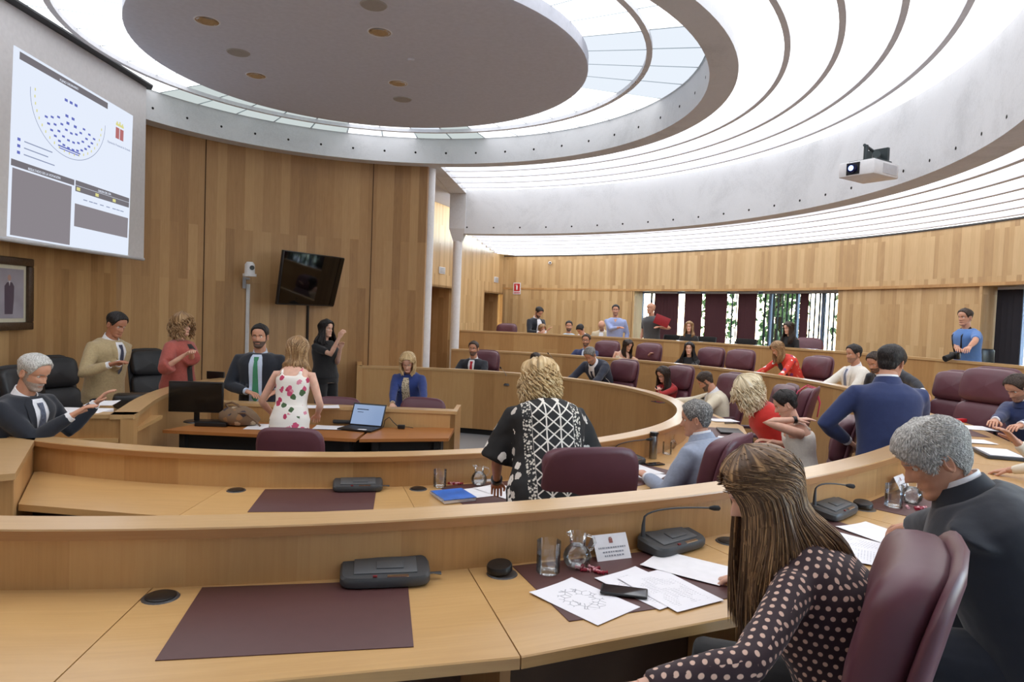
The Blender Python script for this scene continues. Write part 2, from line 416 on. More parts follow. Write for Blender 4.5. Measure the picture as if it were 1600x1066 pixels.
# blinds: (u0, u1, closed?) measured along the window
def blind(u0, u1, mat, label, ang, sp, wd=.11):
    P = cut(wp, u0, u1); L = [0]
    for a, b in zip(P, P[1:]): L.append(L[-1] + (b[0] - a[0]).length)
    r = empty('vertical_blind', (P[0][0].x, P[0][0].y, 0), 0, label, 'blind', 'vertical blinds in the gallery windows')
    o_ = P[0][0]; mb = MB(); mb.sweep([(p - o_, nn) for p, nn in P], [(.26, ZL - .05), (.30, ZL - .05), (.30, ZL - .01), (.26, ZL - .01)]); mb.build('headrail', plain('white_rail', (200, 205, 210), .5), r)
    mb = MB(); x = sp * .5
    while x < L[-1]:
        j = max(i for i in range(len(L)) if L[i] <= x); j = min(j, len(P) - 2); k = (x - L[j]) / max(L[j + 1] - L[j], 1e-6)
        p = P[j][0].lerp(P[j + 1][0], k); nn = P[j][1]; a = (math.atan2(nn.y, nn.x) + PI / 2 + ang if ang < .5 else math.atan2(11.5, 3.9) - ang * .32) + random.uniform(-.12, .12)
        mb.box((p.x - o_.x + nn.x * .28, p.y - o_.y + nn.y * .28, (.5 + ZL - .05) / 2), (wd, .004, ZL - .55), rz=a); x += sp
    s_ = mb.build('slats', mat, r); return r
BLG = [(1006, 1013, BL_DARK, 1.1, 'narrow dark blind open at the left end of the gallery window'), (1014, 1048, BL_RED, .35, 'maroon vertical blind behind the standing man in grey polo shirt'),
       (1060, 1084, BL_RED, .1, 'narrow maroon blind above the seated blonde woman in black'), (1092, 1124, BL_RED, .08, 'closed maroon blind behind the middle folding chair'),
       (1130, 1141, BL_DARK, .9, 'dark half-open blind left of the widest closed maroon blind'), (1142, 1172, BL_RED, .08, 'closed maroon blind left of the green view in the gallery window'),
       (1180, 1236, BL_DARK, 1.2, 'dark open blind letting green leaves through beside the dark-haired woman'), (1237, 1248, BL_RED, .1, 'narrow maroon blind in the right half of the gallery window'),
       (1249, 1306, BL_DARK, 1.15, 'dark open blind at the right end of the gallery window'), (1536, 1575, BL_DARK, .3, 'dark closed blind behind the photographer'), (1588, 1640, BL_DARK, .3, 'dark blue-grey blind at the right edge of the picture')]
for u0, u1, m_, ang, lab in BLG: blind(u0, u1, m_, lab, ang, .1 if ang < .5 else .115)

# greenery outside
t = NT('tree_leaves'); tc = t.n('ShaderNodeTexCoord'); v1 = t.n('ShaderNodeTexNoise', i_Scale=5.0, i_Detail=4.0); t.l(tc.outputs['Object'], v1.inputs['Vector'])
t.l(t.ramp(v1.outputs[0], [(.35, s2l((70, 110, 66))), (.5, s2l((140, 176, 116))), (.65, s2l((206, 226, 186)))]), t.b.inputs['Base Color'])
t.b.inputs['Roughness'].default_value = .5; LEAF = t.mat
BARK = plain('bark', (84, 66, 50), .9)
def tree(x, y, h, seed, lab):
    rnd = random.Random(seed); r = empty('tree', (x, y, -1), 0, lab, 'tree', 'trees outside the gallery windows')
    mb = MB(); mb.tube([(0, 0, 0), (.05, 0, h * .4), (0, .1, h * .8)], [.16, .12, .05], 8); mb.build('trunk', BARK, r)
    mb = MB(); V = []; Fc = []
    for i in range(1100):
        a = rnd.uniform(0, 2 * PI); rad = rnd.random() ** .5 * .7; z = rnd.uniform(.4, h); k = 1 - abs(z / h - .5) * .8
        c = Vector((math.cos(a) * rad * k, math.sin(a) * rad * k, z)); s = rnd.uniform(.06, .13)
        q = Euler((rnd.uniform(0, 6), rnd.uniform(0, 6), rnd.uniform(0, 6))).to_matrix()
        n = len(V); V += [c + q @ Vector((-s, 0, 0)), c + q @ Vector((0, -s * .5, 0)), c + q @ Vector((s, 0, 0)), c + q @ Vector((0, s * .5, .02))]; Fc.append([n, n + 1, n + 2, n + 3])
    mb.add(V, Fc); mb.build('foliage', LEAF, r, smooth=False)
gm = [p for p, n in cut(wp, 990, 1308)]
out_n = (wp[len(wp) // 3][1])
for i, (k, off) in enumerate(((-.1, 3.5), (.1, 5.2), (.3, 3.4), (.5, 5.4), (.7, 3.5), (.9, 5.3), (1.1, 3.6), (1.32, 5.4), (1.55, 3.6))):
    p = gm[0].lerp(gm[-1], k); tree(p.x + out_n.x * off, p.y + out_n.y * off, 5.5, i, 'leafy green tree outside the gallery window, seen between the blinds')
t = NT('ground_grass'); t.b.inputs['Base Color'].default_value = s2l((120, 140, 90))
mb = MB(); mb.box((12, 22, -1.2), (70, 60, .1)); tag(mb.build('ground', t.mat), kind='structure')

# ------------------------------------------------------------ ceilings
def tri_ring(mb, n_in, n_out, a0, a1, steps, z, mi=0, flip=True):
    rows = [[], []]
    for i in range(steps + 1):
        t = math.radians(a0 + (a1 - a0) * i / steps); a = n_in(t); b = n_out(t)
        rows[0].append(Vector((a.x, a.y, z))); rows[1].append(Vector((b.x, b.y, z)))
    mb.grid(rows, uvf=lambda i, j: (j * .1, i), flip=flip, mi=mi)
Z_DISC, Z_GLASS, Z_B1, Z_B2, Z_B2T, Z_OUT = CAMZ + 2.66, CAMZ + 2.80, CAMZ + 2.40, CAMZ + 1.60, CAMZ + 2.48, WALL_Z
# centre disc
r = empty('ceiling_1', kind='structure')
mb = MB(); N = 96
def dring(dr, z): return [Vector((*rp('disc', 2 * PI * k / N, dr), z)) for k in range(N)]
mb.loft([dring(0, Z_GLASS + .1), dring(0, Z_DISC + .012), dring(-.03, Z_DISC), dring(-.16, Z_DISC)][::-1], caps=False)
mb.add(dring(-.16, Z_DISC), [list(range(N))[::-1]]); mb.build('ceiling_disc', PLASTER, r, angle=25)
# skylight panels between disc and first concrete ring, one glazing mesh, radial joints
mb = MB(); NP = 40
for ring_i, (f0, f1) in enumerate(((0, .5), (.53, 1))):
    for k in range(NP):
        t0, t1 = 2 * PI * k / NP + .15 * ring_i, 2 * PI * (k + 1) / NP + .15 * ring_i
        def rr2(f): return lambda t: rp('disc', t).lerp(rp('b1', t, -.02), f)
        deg = math.degrees((t0 + t1) / 2) % 360
        mi = 0
        if 112 < deg < 150: mi = 2
        elif 68 < deg < 92: mi = 2 if k % 3 else 1
        elif deg > 338 or deg < 22: mi = 1
        tri_ring(mb, rr2(f0), rr2(f1), math.degrees(t0) + .2, math.degrees(t1) - .2, 3, Z_GLASS, mi)
mb.build('skylight_glazing', [LUM_SKY, LUM_BLUE, LUM_GREY], r, smooth=False)
mb = MB(); tri_ring(mb, lambda t: rp('disc', t), lambda t: rp('b1', t), 0, 360, 120, Z_GLASS + .02); mb.build('glazing_joint', plain('joint_grey', (150, 160, 165), .6), r, smooth=False)
pth = [(rp('disc', 2 * PI * k / N).lerp(rp('b1', 2 * PI * k / N), .515), Vector((math.cos(2 * PI * k / N), math.sin(2 * PI * k / N)))) for k in range(N + 1)]
mb = MB(); mb.sweep(pth, [(-.03, Z_GLASS - .05), (.03, Z_GLASS - .05), (.03, Z_GLASS + .01), (-.03, Z_GLASS + .01)], caps=False); mb.build('skylight_ring', GREYSTRIP, r, angle=30)
# concrete ring beam 1 with tie holes
def holes(mb, n, t_list, z, dr=-.002, r=.018):
    for t in t_list:
        p = rp(n, t, dr); ca, sa = math.cos(t), math.sin(t); pts = [Vector((p.x - sa * r * math.cos(a), p.y + ca * r * math.cos(a), z + r * math.sin(a))) for a in [2 * PI * k / 8 for k in range(8)]]
        mb.add(pts, [list(range(8))[::-1]], mi=1)
        mb.add(pts, [list(range(8))], mi=1)
mb = MB(); mb.sweep(arc('b1', 0, 360, 140), [(0, Z_B1), (.27, Z_B1), (.27, Z_GLASS + .4), (0, Z_GLASS + .4)], caps=False)
holes(mb, 'b1', [math.radians(a) for a in range(-30, 172, 8)], Z_B1 + .17)
o = tag(mb.build('trim_7', [CONC, DARK], angle=30), kind='structure')
# luminous ceiling between beam 1 and beam 2
r = empty('ceiling_2', kind='structure')
mb = MB(); AE = 84.5
tri_ring(mb, lambda t: rp('b1', t, .25), lambda t: rp('b2', t, .05), -150, AE, 120, Z_B2T + .02); mb.build('luminous_panel', LUM, r, smooth=False)
for k in range(1, 5):
    P = []
    for i in range(121):
        t = math.radians(-150 + (AE + 150) * i / 120); q = rp('b1', t, .27).lerp(rp('b2', t), k / 5); P.append((q, Vector((math.cos(t), math.sin(t)))))
    mb = MB(); mb.sweep(P, [(-.026, Z_B2T - .045), (.026, Z_B2T - .045), (.026, Z_B2T + .03), (-.026, Z_B2T + .03)]); mb.build('ceiling_strip', GREYSTRIP, r, angle=30)
# beam 2
mb = MB(); mb.sweep(arc('b2', -60, AE, 110), [(0, Z_B2), (.30, Z_B2), (.30, Z_B2T + .3), (0, Z_B2T + .3)])
holes(mb, 'b2', [math.radians(a) for a in [84 - 5.0 * k for k in range(26)]], Z_B2 + .13)
tag(mb.build('trim_8', [CONC, DARK], angle=30), kind='structure')
# radial beam joining both rings, above the columns
e1 = rp('b1', math.radians(AE), .1); e2 = rp('b2', math.radians(AE))
a_ = rp('b1', math.radians(92.5), .02); b_ = rp('b1', math.radians(84.5), .02); c_ = rp('b2', math.radians(84.3), .3); d_ = rp('b2', math.radians(87.3), .3)
mb = MB(); mb.prism([a_, b_, c_, d_], Z_B2T - .06, Z_B2T + .3); tag(mb.build('trim_9', CONC, smooth=False), kind='structure')
g0, g1 = rp('b2', math.radians(84.3), -.02), rp('b2', math.radians(87.3), -.02)
g2, g3 = rp('b2', math.radians(87.3), .3), rp('b2', math.radians(84.3), .3)
mb = MB(); mb.prism([g0, g1, g2, g3], Z_B2 + .1, Z_B2T - .06)
cc = (g0 + g1 + g2 + g3) / 4
top = [Vector((p.x, p.y, Z_B2 + .1)) for p in (g0, g1, g2, g3)]; bot = [Vector((cc.x + (p.x - cc.x) * .5, cc.y + (p.y - cc.y) * .5, Z_B2 - .16)) for p in (g0, g1, g2, g3)]
mb.add(top + bot, [[0, 1, 5, 4], [1, 2, 6, 5], [2, 3, 7, 6], [3, 0, 4, 7], [4, 5, 6, 7]]); tag(mb.build('trim_10', CONC, smooth=False), kind='structure')
# outer luminous ceiling
r = empty('ceiling_3', kind='structure')
mb = MB(); M1 = 60
pb = [rp('b2', math.radians(AE - (AE + 60) * i / M1), .25) for i in range(M1 + 1)]
L = [0]
for a, b in zip(wp, wp[1:]): L.append(L[-1] + (b[0] - a[0]).length)
def wl(s):
    s *= L[-1]
    for i in range(len(L) - 1):
        if L[i + 1] >= s: return wp[i][0].lerp(wp[i + 1][0], (s - L[i]) / (L[i + 1] - L[i]))
    return wp[-1][0]
def angp(p): return math.degrees(math.atan2(p.y - C0.y, p.x - C0.x))
OUT = []
for i in range(M1 + 1):
    a = AE - (AE + 60) * i / M1; t = math.radians(a); dirv = Vector((math.cos(t), math.sin(t))); best = None
    allp = [swp(7.2), swp(0)] + [p for p, _ in wp]
    for p, q in zip(allp, allp[1:]):
        e = q - p; den = dirv.x * e.y - dirv.y * e.x
        if abs(den) < 1e-9: continue
        s = ((p.x - C0.x) * e.y - (p.y - C0.y) * e.x) / den; k = ((p.x - C0.x) * dirv.y - (p.y - C0.y) * dirv.x) / den
        if s > 6 and -1e-6 <= k <= 1.000001: best = C0 + dirv * (s + .05) if best is None else best
    OUT.append(best)
last = None
for i, o_ in enumerate(OUT):
    if o_ is None: OUT[i] = pb[i] + (pb[i] - C0).normalized() * ((last - C0).length - (pb[i] - C0).length if last else 8)
    else: last = o_
rows = [[Vector((*p, Z_OUT)) for p in pb], [Vector((*p, Z_OUT)) for p in OUT]]
pA, pB = Vector((*rp('b2', math.radians(AE), .25), Z_OUT)), Vector((*swp(7.2), Z_OUT))
mb.grid(rows, uvf=lambda i, j: (j, i)); mb.build('luminous_panel', LUM, r, smooth=False)
for k in range(1, 7):
    P = poly_path([pb[i].lerp(OUT[i], k / 7) for i in range(M1 + 1)], C0)
    mb = MB(); mb.sweep(P, [(-.035, Z_OUT - .05), (.035, Z_OUT - .05), (.035, Z_OUT + .02), (-.035, Z_OUT + .02)]); mb.build('ceiling_strip', GREYSTRIP, r, angle=30)
# roof slab closing everything above
mb = MB(); mb.box((2, 9, 5.4), (30, 34, .1)); tag(mb.build('ceiling_4', PLASTER), kind='structure')
mb = MB(); mb.box((-1.5, -3.5, 2.6), (22, .2, 5.6)); tag(mb.build('wall_rear', PLASTER), kind='structure')
mb = MB(); mb.box((XW / 1 + 0, -1.3, 2.6), (.2, 4.6, 5.6)); tag(mb.build('wall_left', W_WALL), kind='structure')
# flat ceiling above the dais end, left of the rings, with the dark screen slot
mb = MB(); mb.prism([Vector((XW - .3, -3.5)), Vector((XW - .3, 12.5)), Vector((XW + .9, 12.5)), Vector((XW + .9, -3.5))], 4.95, 5.0); tag(mb.build('ceiling_5', PLASTER), kind='structure')

wend = wpath(87.5, 87.5, 1, RW)[0][0]
mb = MB(); q_ = swp(7.2); mb.prism([wend, Vector((wend.x - 2.2, wend.y + .3)), q_ + sn * .2, swp(3.5) + sn * .2, d_ + Vector((.25, 0))], 4.36, 4.42); tag(mb.build('ceiling_6', PLASTER), kind='structure')
mb = MB(); mb.prism([wend, wend + Vector((.0, .15)), d_ + Vector((0, .1)), d_], 4.3, 5.2); tag(mb.build('wall_upper', W_WALL), kind='structure')
mb = MB(); mb.sweep([(wend + Vector((-.25, .12)), Vector((0, 1))), (swp(7.2) + Vector((-.3, 0)), Vector((0, 1)))], [(0, ZW), (.1, ZW), (.1, 4.4), (0, 4.4)]); tag(mb.build('wall_corridor', W_WALL), kind='structure')
# columns
WHITE_METAL = plain('white_column_paint', (226, 226, 228), .4)
def column(p, r_, z1, lab):
    mb = MB(); mb.tube([(0, 0, 0), (0, 0, z1 - ZW)], r_, 24); mb.tube([(0, 0, 0), (0, 0, .03)], r_ * 1.6, 24)
    o = mb.build('column', WHITE_METAL, None, loc=(p.x, p.y, ZW)); tag(o, lab, 'column')
c2 = at(698, 480, y=cc.y); column(Vector((cc.x, cc.y)), .095, Z_B2 - .15, 'slim white round column under the end of the outer concrete ring beam')
c1 = at(667, 400, y=11.9); column(Vector((c1.x, c1.y)), .105, Z_B2T, 'thicker white round column at the end of the tall curved timber wall')
# ------------------------------------------------------------ curved desks
RLBL = {}
def quadrow(n, a0, a1, steps, offs, zs):
    rows = []
    for i in range(steps + 1):
        t = math.radians(a0 + (a1 - a0) * i / steps); rows.append([Vector((*rp(n, t, o), z)) for o, z in zip(offs, zs)])
    return rows
def bench(n, a0, a1, pitch, s0, zf, zd, zr, depth, label, zbase):
    r = empty('curved_desk', (0, 0, 0), 0, label, 'desk')
    st = int(abs(a1 - a0) / 1.5)
    P = arc(n, a0, a1, st)
    mb = MB(); mb.sweep(P, [(.012, zbase + .09), (.12, zbase + .09), (.12, zr - .034), (.012, zr - .034)]); mb.build('front_panel', W_PANEL, r, angle=30)
    mb = MB(); mb.sweep(P, [(.06, zbase), (.11, zbase), (.11, zbase + .09), (.06, zbase + .09)]); mb.build('toe_kick', BLACK_MATTE, r, angle=30)
    mb = MB(); mb.sweep(P, [(0, zr - .012), (0, zr), (.14, zr), (.145, zr - .012), (.145, zr - .034), (0, zr - .034)]); mb.build('top_rail', [W_RAIL, W_EDGE], r, angle=30)
    mb = MB(); mb.sweep(P, [(.122, zf + .01), (.126, zf + .01), (.126, zd - .04), (.122, zd - .04)]); mb.build('shade_panel', plain('wood_painted_shade', (84, 60, 44), .5, noise_amt=.12, nscale=8), r, angle=30)  # added thin sheet; the shade under the desk is put into its dark colour
    # desk top with straight outer edges between seams
    a = s0
    while a > a0: a -= pitch
    mb = MB(); ms = MB()
    while a < a1:
        b0, b1 = max(a, a0), min(a + pitch, a1)
        if b1 - b0 > .5:
            if n == 'A' and b0 < -115: a += pitch; continue
            g = .02; K = 6; rows = []
            pa, pb = rp(n, math.radians(b0 + g), depth), rp(n, math.radians(b1 - g), depth)
            top = []; 
            for i in range(K + 1):
                t = math.radians(b0 + g + (b1 - b0 - 2 * g) * i / K); q = pa.lerp(pb, i / K); p = rp(n, t, .118)
                top.append((p, q))
            if n == 'A' and b0 < -100:
                w1 = at(54, 688, z=.96).xy; wd = (at(27, 734, z=.96).xy - w1).normalized(); wn_ = Vector((-wd.y, wd.x)); wn_ = wn_ if wn_.x > 0 else -wn_; nt = []; ch_ = (pb - pa); den_ = wd.x * ch_.y - wd.y * ch_.x; k_ = ((pa - w1).x * ch_.y - (pa - w1).y * ch_.x) / den_; CN = w1 + wd * k_
                inn = [p for p in [rp(n, math.radians(-116.8 + (b1 - g + 116.8) * i / 24), .118) for i in range(25)] if (p - w1).dot(wn_) > .0]; fst = w1 + wd * (inn[0] - w1).dot(wd)
                mb.prism([CN, pb] + inn[::-1] + [fst], zd - .035, zd); a += pitch; continue
            L_ = (pb - pa).length
            rows = [[Vector((*q, zd - .035)), Vector((*q, zd - .004)), Vector((*(q + (p - q).normalized() * .004), zd)), Vector((*p, zd)), Vector((*p, zd - .035))] for p, q in top]
            uvf = lambda i, j, a=a: (i * L_ / K + a, [0, .03, .035, .6, .64, .64][min(j, 5)])
            mb.grid(rows, uvf=uvf)
            for rw in (rows[0], rows[-1]): mb.add(rw, [list(range(5))], [[(0, 0)] * 5])
            mb.add([rw[0] for rw in rows] + [rw[4] for rw in rows], [[i, i + 1, K + 2 + i, K + 1 + i] for i in range(K)])
            if b0 > a0 + .1:
                t = math.radians(b0); p, q = rp(n, t, .13), rp(n, t, depth - .14); nn = Vector((-math.sin(t), math.cos(t))) * .016
                ms = MB(); ms.prism([p - nn, q - nn, q + nn, p + nn], zf, zd - .036); ms.build('desk_support', W_PANEL, r, smooth=False)
        a += pitch
    mb.build('desk_top', W_TOP, r, smooth=False)
    mb = MB(); mb.sweep(P, [(.1455, zr - .034), (.1475, zr - .034), (.1475, zr - .004), (.1455, zr - .004)]); mb.build('rail_lipping', W_EDGE, r, angle=30)
    return r
SA, PA_ = -73.2, 16.8
SB, PB_ = -73.5, 10.65
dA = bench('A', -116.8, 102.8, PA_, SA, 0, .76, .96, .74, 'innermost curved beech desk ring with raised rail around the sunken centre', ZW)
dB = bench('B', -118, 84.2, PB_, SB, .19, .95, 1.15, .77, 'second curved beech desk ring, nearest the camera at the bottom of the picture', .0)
# platform of row A
mb = MB(); mb.sweep(arc('A', -116.8, 102, 80), [(.12, ZW), (.12, 0), (2.3, 0), (2.3, ZW)]); tag(mb.build('trim_11', FLOOR, smooth=False), kind='structure')
# end wall of ring A at the near left
t = math.radians(-116.8); i0, i1 = rp('A', t, -.0), rp('A', t, 1.25); tt = Vector((math.sin(t), -math.cos(t)))
q0, q1, q2, q3 = at(25, 674, z=.96).xy, at(54, 688, z=.96).xy, at(27, 734, z=.96).xy, at(19, 750, z=.96).xy
e0, e1 = at(0, 702, z=.96).xy, at(0, 749, z=.96).xy
dirn = (q2 - q1).normalized(); lo = q1 + dirn * ((q3 - q1).dot(dirn) + .0); wv = Vector((dirn.y, -dirn.x)); wv = wv if wv.x < 0 else -wv
wdt = .26
pol = [q1 - dirn * .13, q1 + dirn * .95, q1 + dirn * .95 + wv * wdt, q1 - dirn * .13 + wv * (wdt + .03)]
mb = MB(); mb.prism(pol, .925, .96); mb.build('end_cap', W_RAIL, dA, smooth=False)
mb = MB(); pin = [p + (sum(pol, Vector((0, 0))) / 4 - p) * .06 for p in pol]; mb.prism(pin, 0 + ZW, .925); mb.build('end_panel', W_PANEL, dA, smooth=False)
t = math.radians(102.8); mb = MB(); p, q = rp('A', t), rp('A', t, .9); nn = Vector((-math.sin(t), math.cos(t))) * .04
mb.prism([p - nn, q - nn, q + nn, p + nn], 0, .96); mb.build('end_panel', W_PANEL, dA, smooth=False)
# gallery parapet
rC = empty('gallery_parapet', (0, 0, 0), 0, 'long timber gallery parapet running below the windows', 'parapet')
mb = MB(); mb.sweep(cp_, [(.015, .19), (.11, .19), (.11, RAILC_Z - .035), (.015, RAILC_Z - .035)]); mb.build('front_panel', W_PANEL, rC, angle=30)
mb = MB(); mb.sweep(cp_, [(0, RAILC_Z - .035), (.15, RAILC_Z - .035), (.15, RAILC_Z), (0, RAILC_Z)]); mb.build('top_rail', W_RAIL, rC, angle=30)
mb = MB(); mb.sweep(cp_, [(.11, 1.17), (.6, 1.17), (.6, 1.2), (.11, 1.2)]); mb.build('desk_top', W_TOP, rC, angle=30)
# ------------------------------------------------------------ dais, front desk and tables
def path_from(pts, n=6):
    P = [Vector(p) for p in pts]; out = []
    for i in range(len(P) - 1):
        p0, p1, p2, p3 = P[max(i - 1, 0)], P[i], P[i + 1], P[min(i + 2, len(P) - 1)]
        for k in range(n):
            t = k / n; out.append(.5 * ((2 * p1) + (p2 - p0) * t + (2 * p0 - 5 * p1 + 4 * p2 - p3) * t * t + (3 * p1 - p0 - 3 * p2 + p3) * t ** 3))
    out.append(P[-1]); return out
zDs = 1.0
dais = empty('presidency_desk', (0, 0, 0), 0, 'curved beech presidency desk with raised rail, left of the flat monitor', 'desk')
dp = path_from([at(u, v, z=zDs).xy for u, v in ((209, 648), (222, 638), (245, 622), (275, 609), (312, 599), (352, 593), (400, 589.5))], 5)
cD = Vector((-4.6, 6.6)); pp = poly_path(dp, cD)
mb = MB(); mb.sweep(pp, [(0, ZW), (0, zDs - .035), (-.09, zDs - .035), (-.09, ZW)]); mb.build('front_panel', W_PANEL, dais, angle=30)
mb = MB(); mb.sweep(pp, [(.012, zDs - .035), (.012, zDs), (-.16, zDs), (-.16, zDs - .035)]); mb.build('top_rail', W_RAIL, dais, angle=30)
mb = MB(); mb.sweep(pp, [(-.1, .79), (-.1, .82), (-.72, .82), (-.72, .79)]); mb.build('desk_top', W_TOP, dais, smooth=False)
l0, l1 = at(42, 647, z=zDs).xy, at(209, 648, z=zDs).xy; dv = (l1 - l0).normalized(); nv = Vector((-dv.y, dv.x)); nv = nv if nv.y > 0 else -nv
mb = MB(); mb.prism([l0, l1, l1 + nv * .09, l0 + nv * .09], ZW, zDs - .03); mb.build('side_panel', W_PANEL, dais, smooth=False)
mb = MB(); mb.prism([l0 - nv * .01, l1 - nv * .01, l1 + nv * .13, l0 + nv * .13], zDs - .03, zDs); mb.build('side_rail', W_RAIL, dais, smooth=False)
mb = MB(); mb.prism([l0 + nv * .1, l1 + nv * .1, l1 + nv * .75, l0 + nv * .75], .85, .88); mb.build('side_top', W_TOP, dais, smooth=False)
# secretary's rail desk in the middle
zP = .905
pL, pR = at(330, 628, z=zP).xy, at(711, 643, z=zP).xy; dv = (pR - pL).normalized(); nv = Vector((-dv.y, dv.x))
pn = empty('secretary_desk', (0, 0, 0), 0, 'low beech desk panel standing across the centre behind the laptop tables', 'desk')
mb = MB(); mb.prism([pL, pR, pR + nv * .05, pL + nv * .05], ZW, zP - .03); mb.prism([pR - nv * .62, pR - nv * .62 - dv * .04, pR - dv * .04, pR], ZW, zP - .03) if False else None
mb.prism([pR - dv * .045 - nv * .0, pR, pR + nv * .7, pR - dv * .045 + nv * .7], ZW, zP - .03); mb.build('front_panel', W_PANEL, pn, smooth=False)
mb = MB(); mb.prism([pL - nv * .01, pR - nv * .01 + dv * .02, pR + nv * .15 + dv * .02, pL + nv * .15], zP - .03, zP); mb.build('top_rail', W_RAIL, pn, smooth=False)
mb = MB(); mb.prism([pL + nv * .12, pR - dv * .05 + nv * .12, pR - dv * .05 + nv * .7, pL + nv * .7], .70, .73); mb.build('desk_top', W_TOP, pn, smooth=False)
T_TABLE = wood('wood_table_orange', [(150, 92, 44), (176, 114, 60), (192, 130, 74)], 9, 9, vertical=False, rough=.4, var=.2)
def table(pts, label):
    c = sum(pts, Vector((0, 0))) / 4; r = empty('office_table', (c.x, c.y, ZW), 0, label, 'table', 'office tables in the centre'); P = [p - c for p in pts]; h = .74 - ZW
    mb = MB(); mb.prism(P, h - .028, h); mb.build('table_top', T_TABLE, r, smooth=False)
    mb = MB(); e = (P[1] - P[0]).normalized(); f = (P[3] - P[0]).normalized()
    mb.prism([P[0] + e * .08 + f * .10, P[1] - e * .08 + f * .10, P[1] - e * .08 + f * .13, P[0] + e * .08 + f * .13], .28, h - .028); mb.build('modesty_panel', BLACK_MATTE, r, smooth=False)
    for s_ in (.1, (P[1] - P[0]).length - .14):
        mb = MB(); a = P[0] + e * s_; mb.prism([a + f * .06, a + e * .05 + f * .06, a + e * .05 + f * .42, a + f * .42], .0, h - .028); mb.build('leg', BLACK_MATTE, r, smooth=False)
f0, f1, f2 = at(254, 672, z=.74).xy, at(556, 686, z=.74).xy, at(701, 685, z=.74).xy
b0_ = at(300, 655, z=.74).xy; b2_ = at(695, 669, z=.74).xy; b1_ = at(562, 664, z=.74).xy
dv1 = (f1 - f0).normalized()
table([f0, f1, f1 + nv * .6, f0 + nv * .6 + dv * .22], 'long orange-brown office table carrying the monitor and the handbag')
table([f1 + dv * .03, f2, f2 + nv * .58, f1 + dv * .03 + nv * .6], 'short orange-brown office table carrying the laptop')

# ------------------------------------------------------------ desk accessories
MAT_BURG = plain('burgundy_leather_mat', (86, 53, 51), .5)
def onring(n, deg, off, z): p = rp(n, math.radians(deg), off); return Vector((p.x, p.y, z))
def facing_in(deg): return math.radians(deg) + PI / 2      # local +y points to the centre, local +x to the sitter's right
ZD = dict(A=.76, B=.95); RW_ = {'A': 'inner desk ring', 'B': 'nearest desk ring'}
def arc2deg(n, m): return math.degrees(m / (rr(n, -1.2) + .45))
def mat_at(n, deg, label, w=.66, d=.46, off=.40):
    mb = MB(); mb.box((0, 0, .0015), (w, d, .003), bev=.001); o = mb.build('desk_mat', MAT_BURG, None, loc=onring(n, deg, off, ZD[n])); o.rotation_euler = (0, 0, facing_in(deg))
    return tag(o, label, 'desk mat', 'burgundy desk mats')
def grommet(n, deg, label, open_=False, off=.2):
    r = empty('cable_grommet', onring(n, deg, off, ZD[n]), facing_in(deg), label, 'cable grommet', 'cable grommets')
    mb = MB(); mb.lathe([(.0, .003), (.052, .004), (.056, .0), (.056, -.002)][::-1]); mb.build('collar', plain('grommet_ring', (70, 68, 68), .4), r)
    mb = MB(); mb.lathe([(.046, .004), (.046, .02 if open_ else .007), (.042, .025 if open_ else .009), (0, .026 if open_ else .009)]); o = mb.build('cap', BLACK, r)
    if open_: o.location = (-.008, .004, .012); o.rotation_euler = (.1, -.12, 0)
grm = [('A', -88.6, False), ('A', -71.9, False), ('B', -83.6, False), ('B', -72.4, True), ('B', -61.6, False), ('B', -50.6, True)]
glab = ['flat black cable grommet left of the empty mat on the inner ring', 'flat black cable grommet between console and water glass on the inner ring', 'flat black cable grommet at the lower left on the near desk',
        'open black cable grommet right of the folded console on the near desk', 'flat dark cable grommet beside the polka dot sleeve and red pen', 'open black cable grommet left of the grey-haired man\'s water glass']
for (n, d, o_), l in zip(grm, glab): grommet(n, d, l, o_)
mats = [('A', -81.0, 'empty burgundy mat on the inner ring at left', .66, .47), ('A', -64.6, 'burgundy mat under the blue binder', .66, .47), ('A', -48.0, 'burgundy mat under papers beside the light grey blazer', .66, .47), ('A', -14, 'burgundy mat under the black folder on the inner ring', .66, .47), ('A', 3, 'burgundy mat in front of the woman in the red dress', .66, .47),
        ('B', -79.2, 'large empty burgundy mat at the bottom left of the picture', .66, .47), ('B', -68.4, 'burgundy mat under the papers and the phone', .66, .47), ('B', -57.6, 'burgundy mat partly behind the long-haired woman in dots', .66, .47), ('B', -46.8, 'burgundy mat in front of the grey-haired man in dark suit', .66, .47), ('B', -14, 'burgundy mat at the right-hand curve of the second ring', .66, .47)]
for n, d, l, w_, dd in mats: mat_at(n, d, l, w_, dd, .385)
CONS = plain('console_dark_grey', (66, 68, 70), .42, bump=.05, nscale=400); CONS2 = plain('console_panel_grey', (84, 86, 88), .45); CHROME = plain('chrome', (210, 210, 212), .18, 1)
MICM = plain('mic_foam_black', (30, 31, 33), .8)
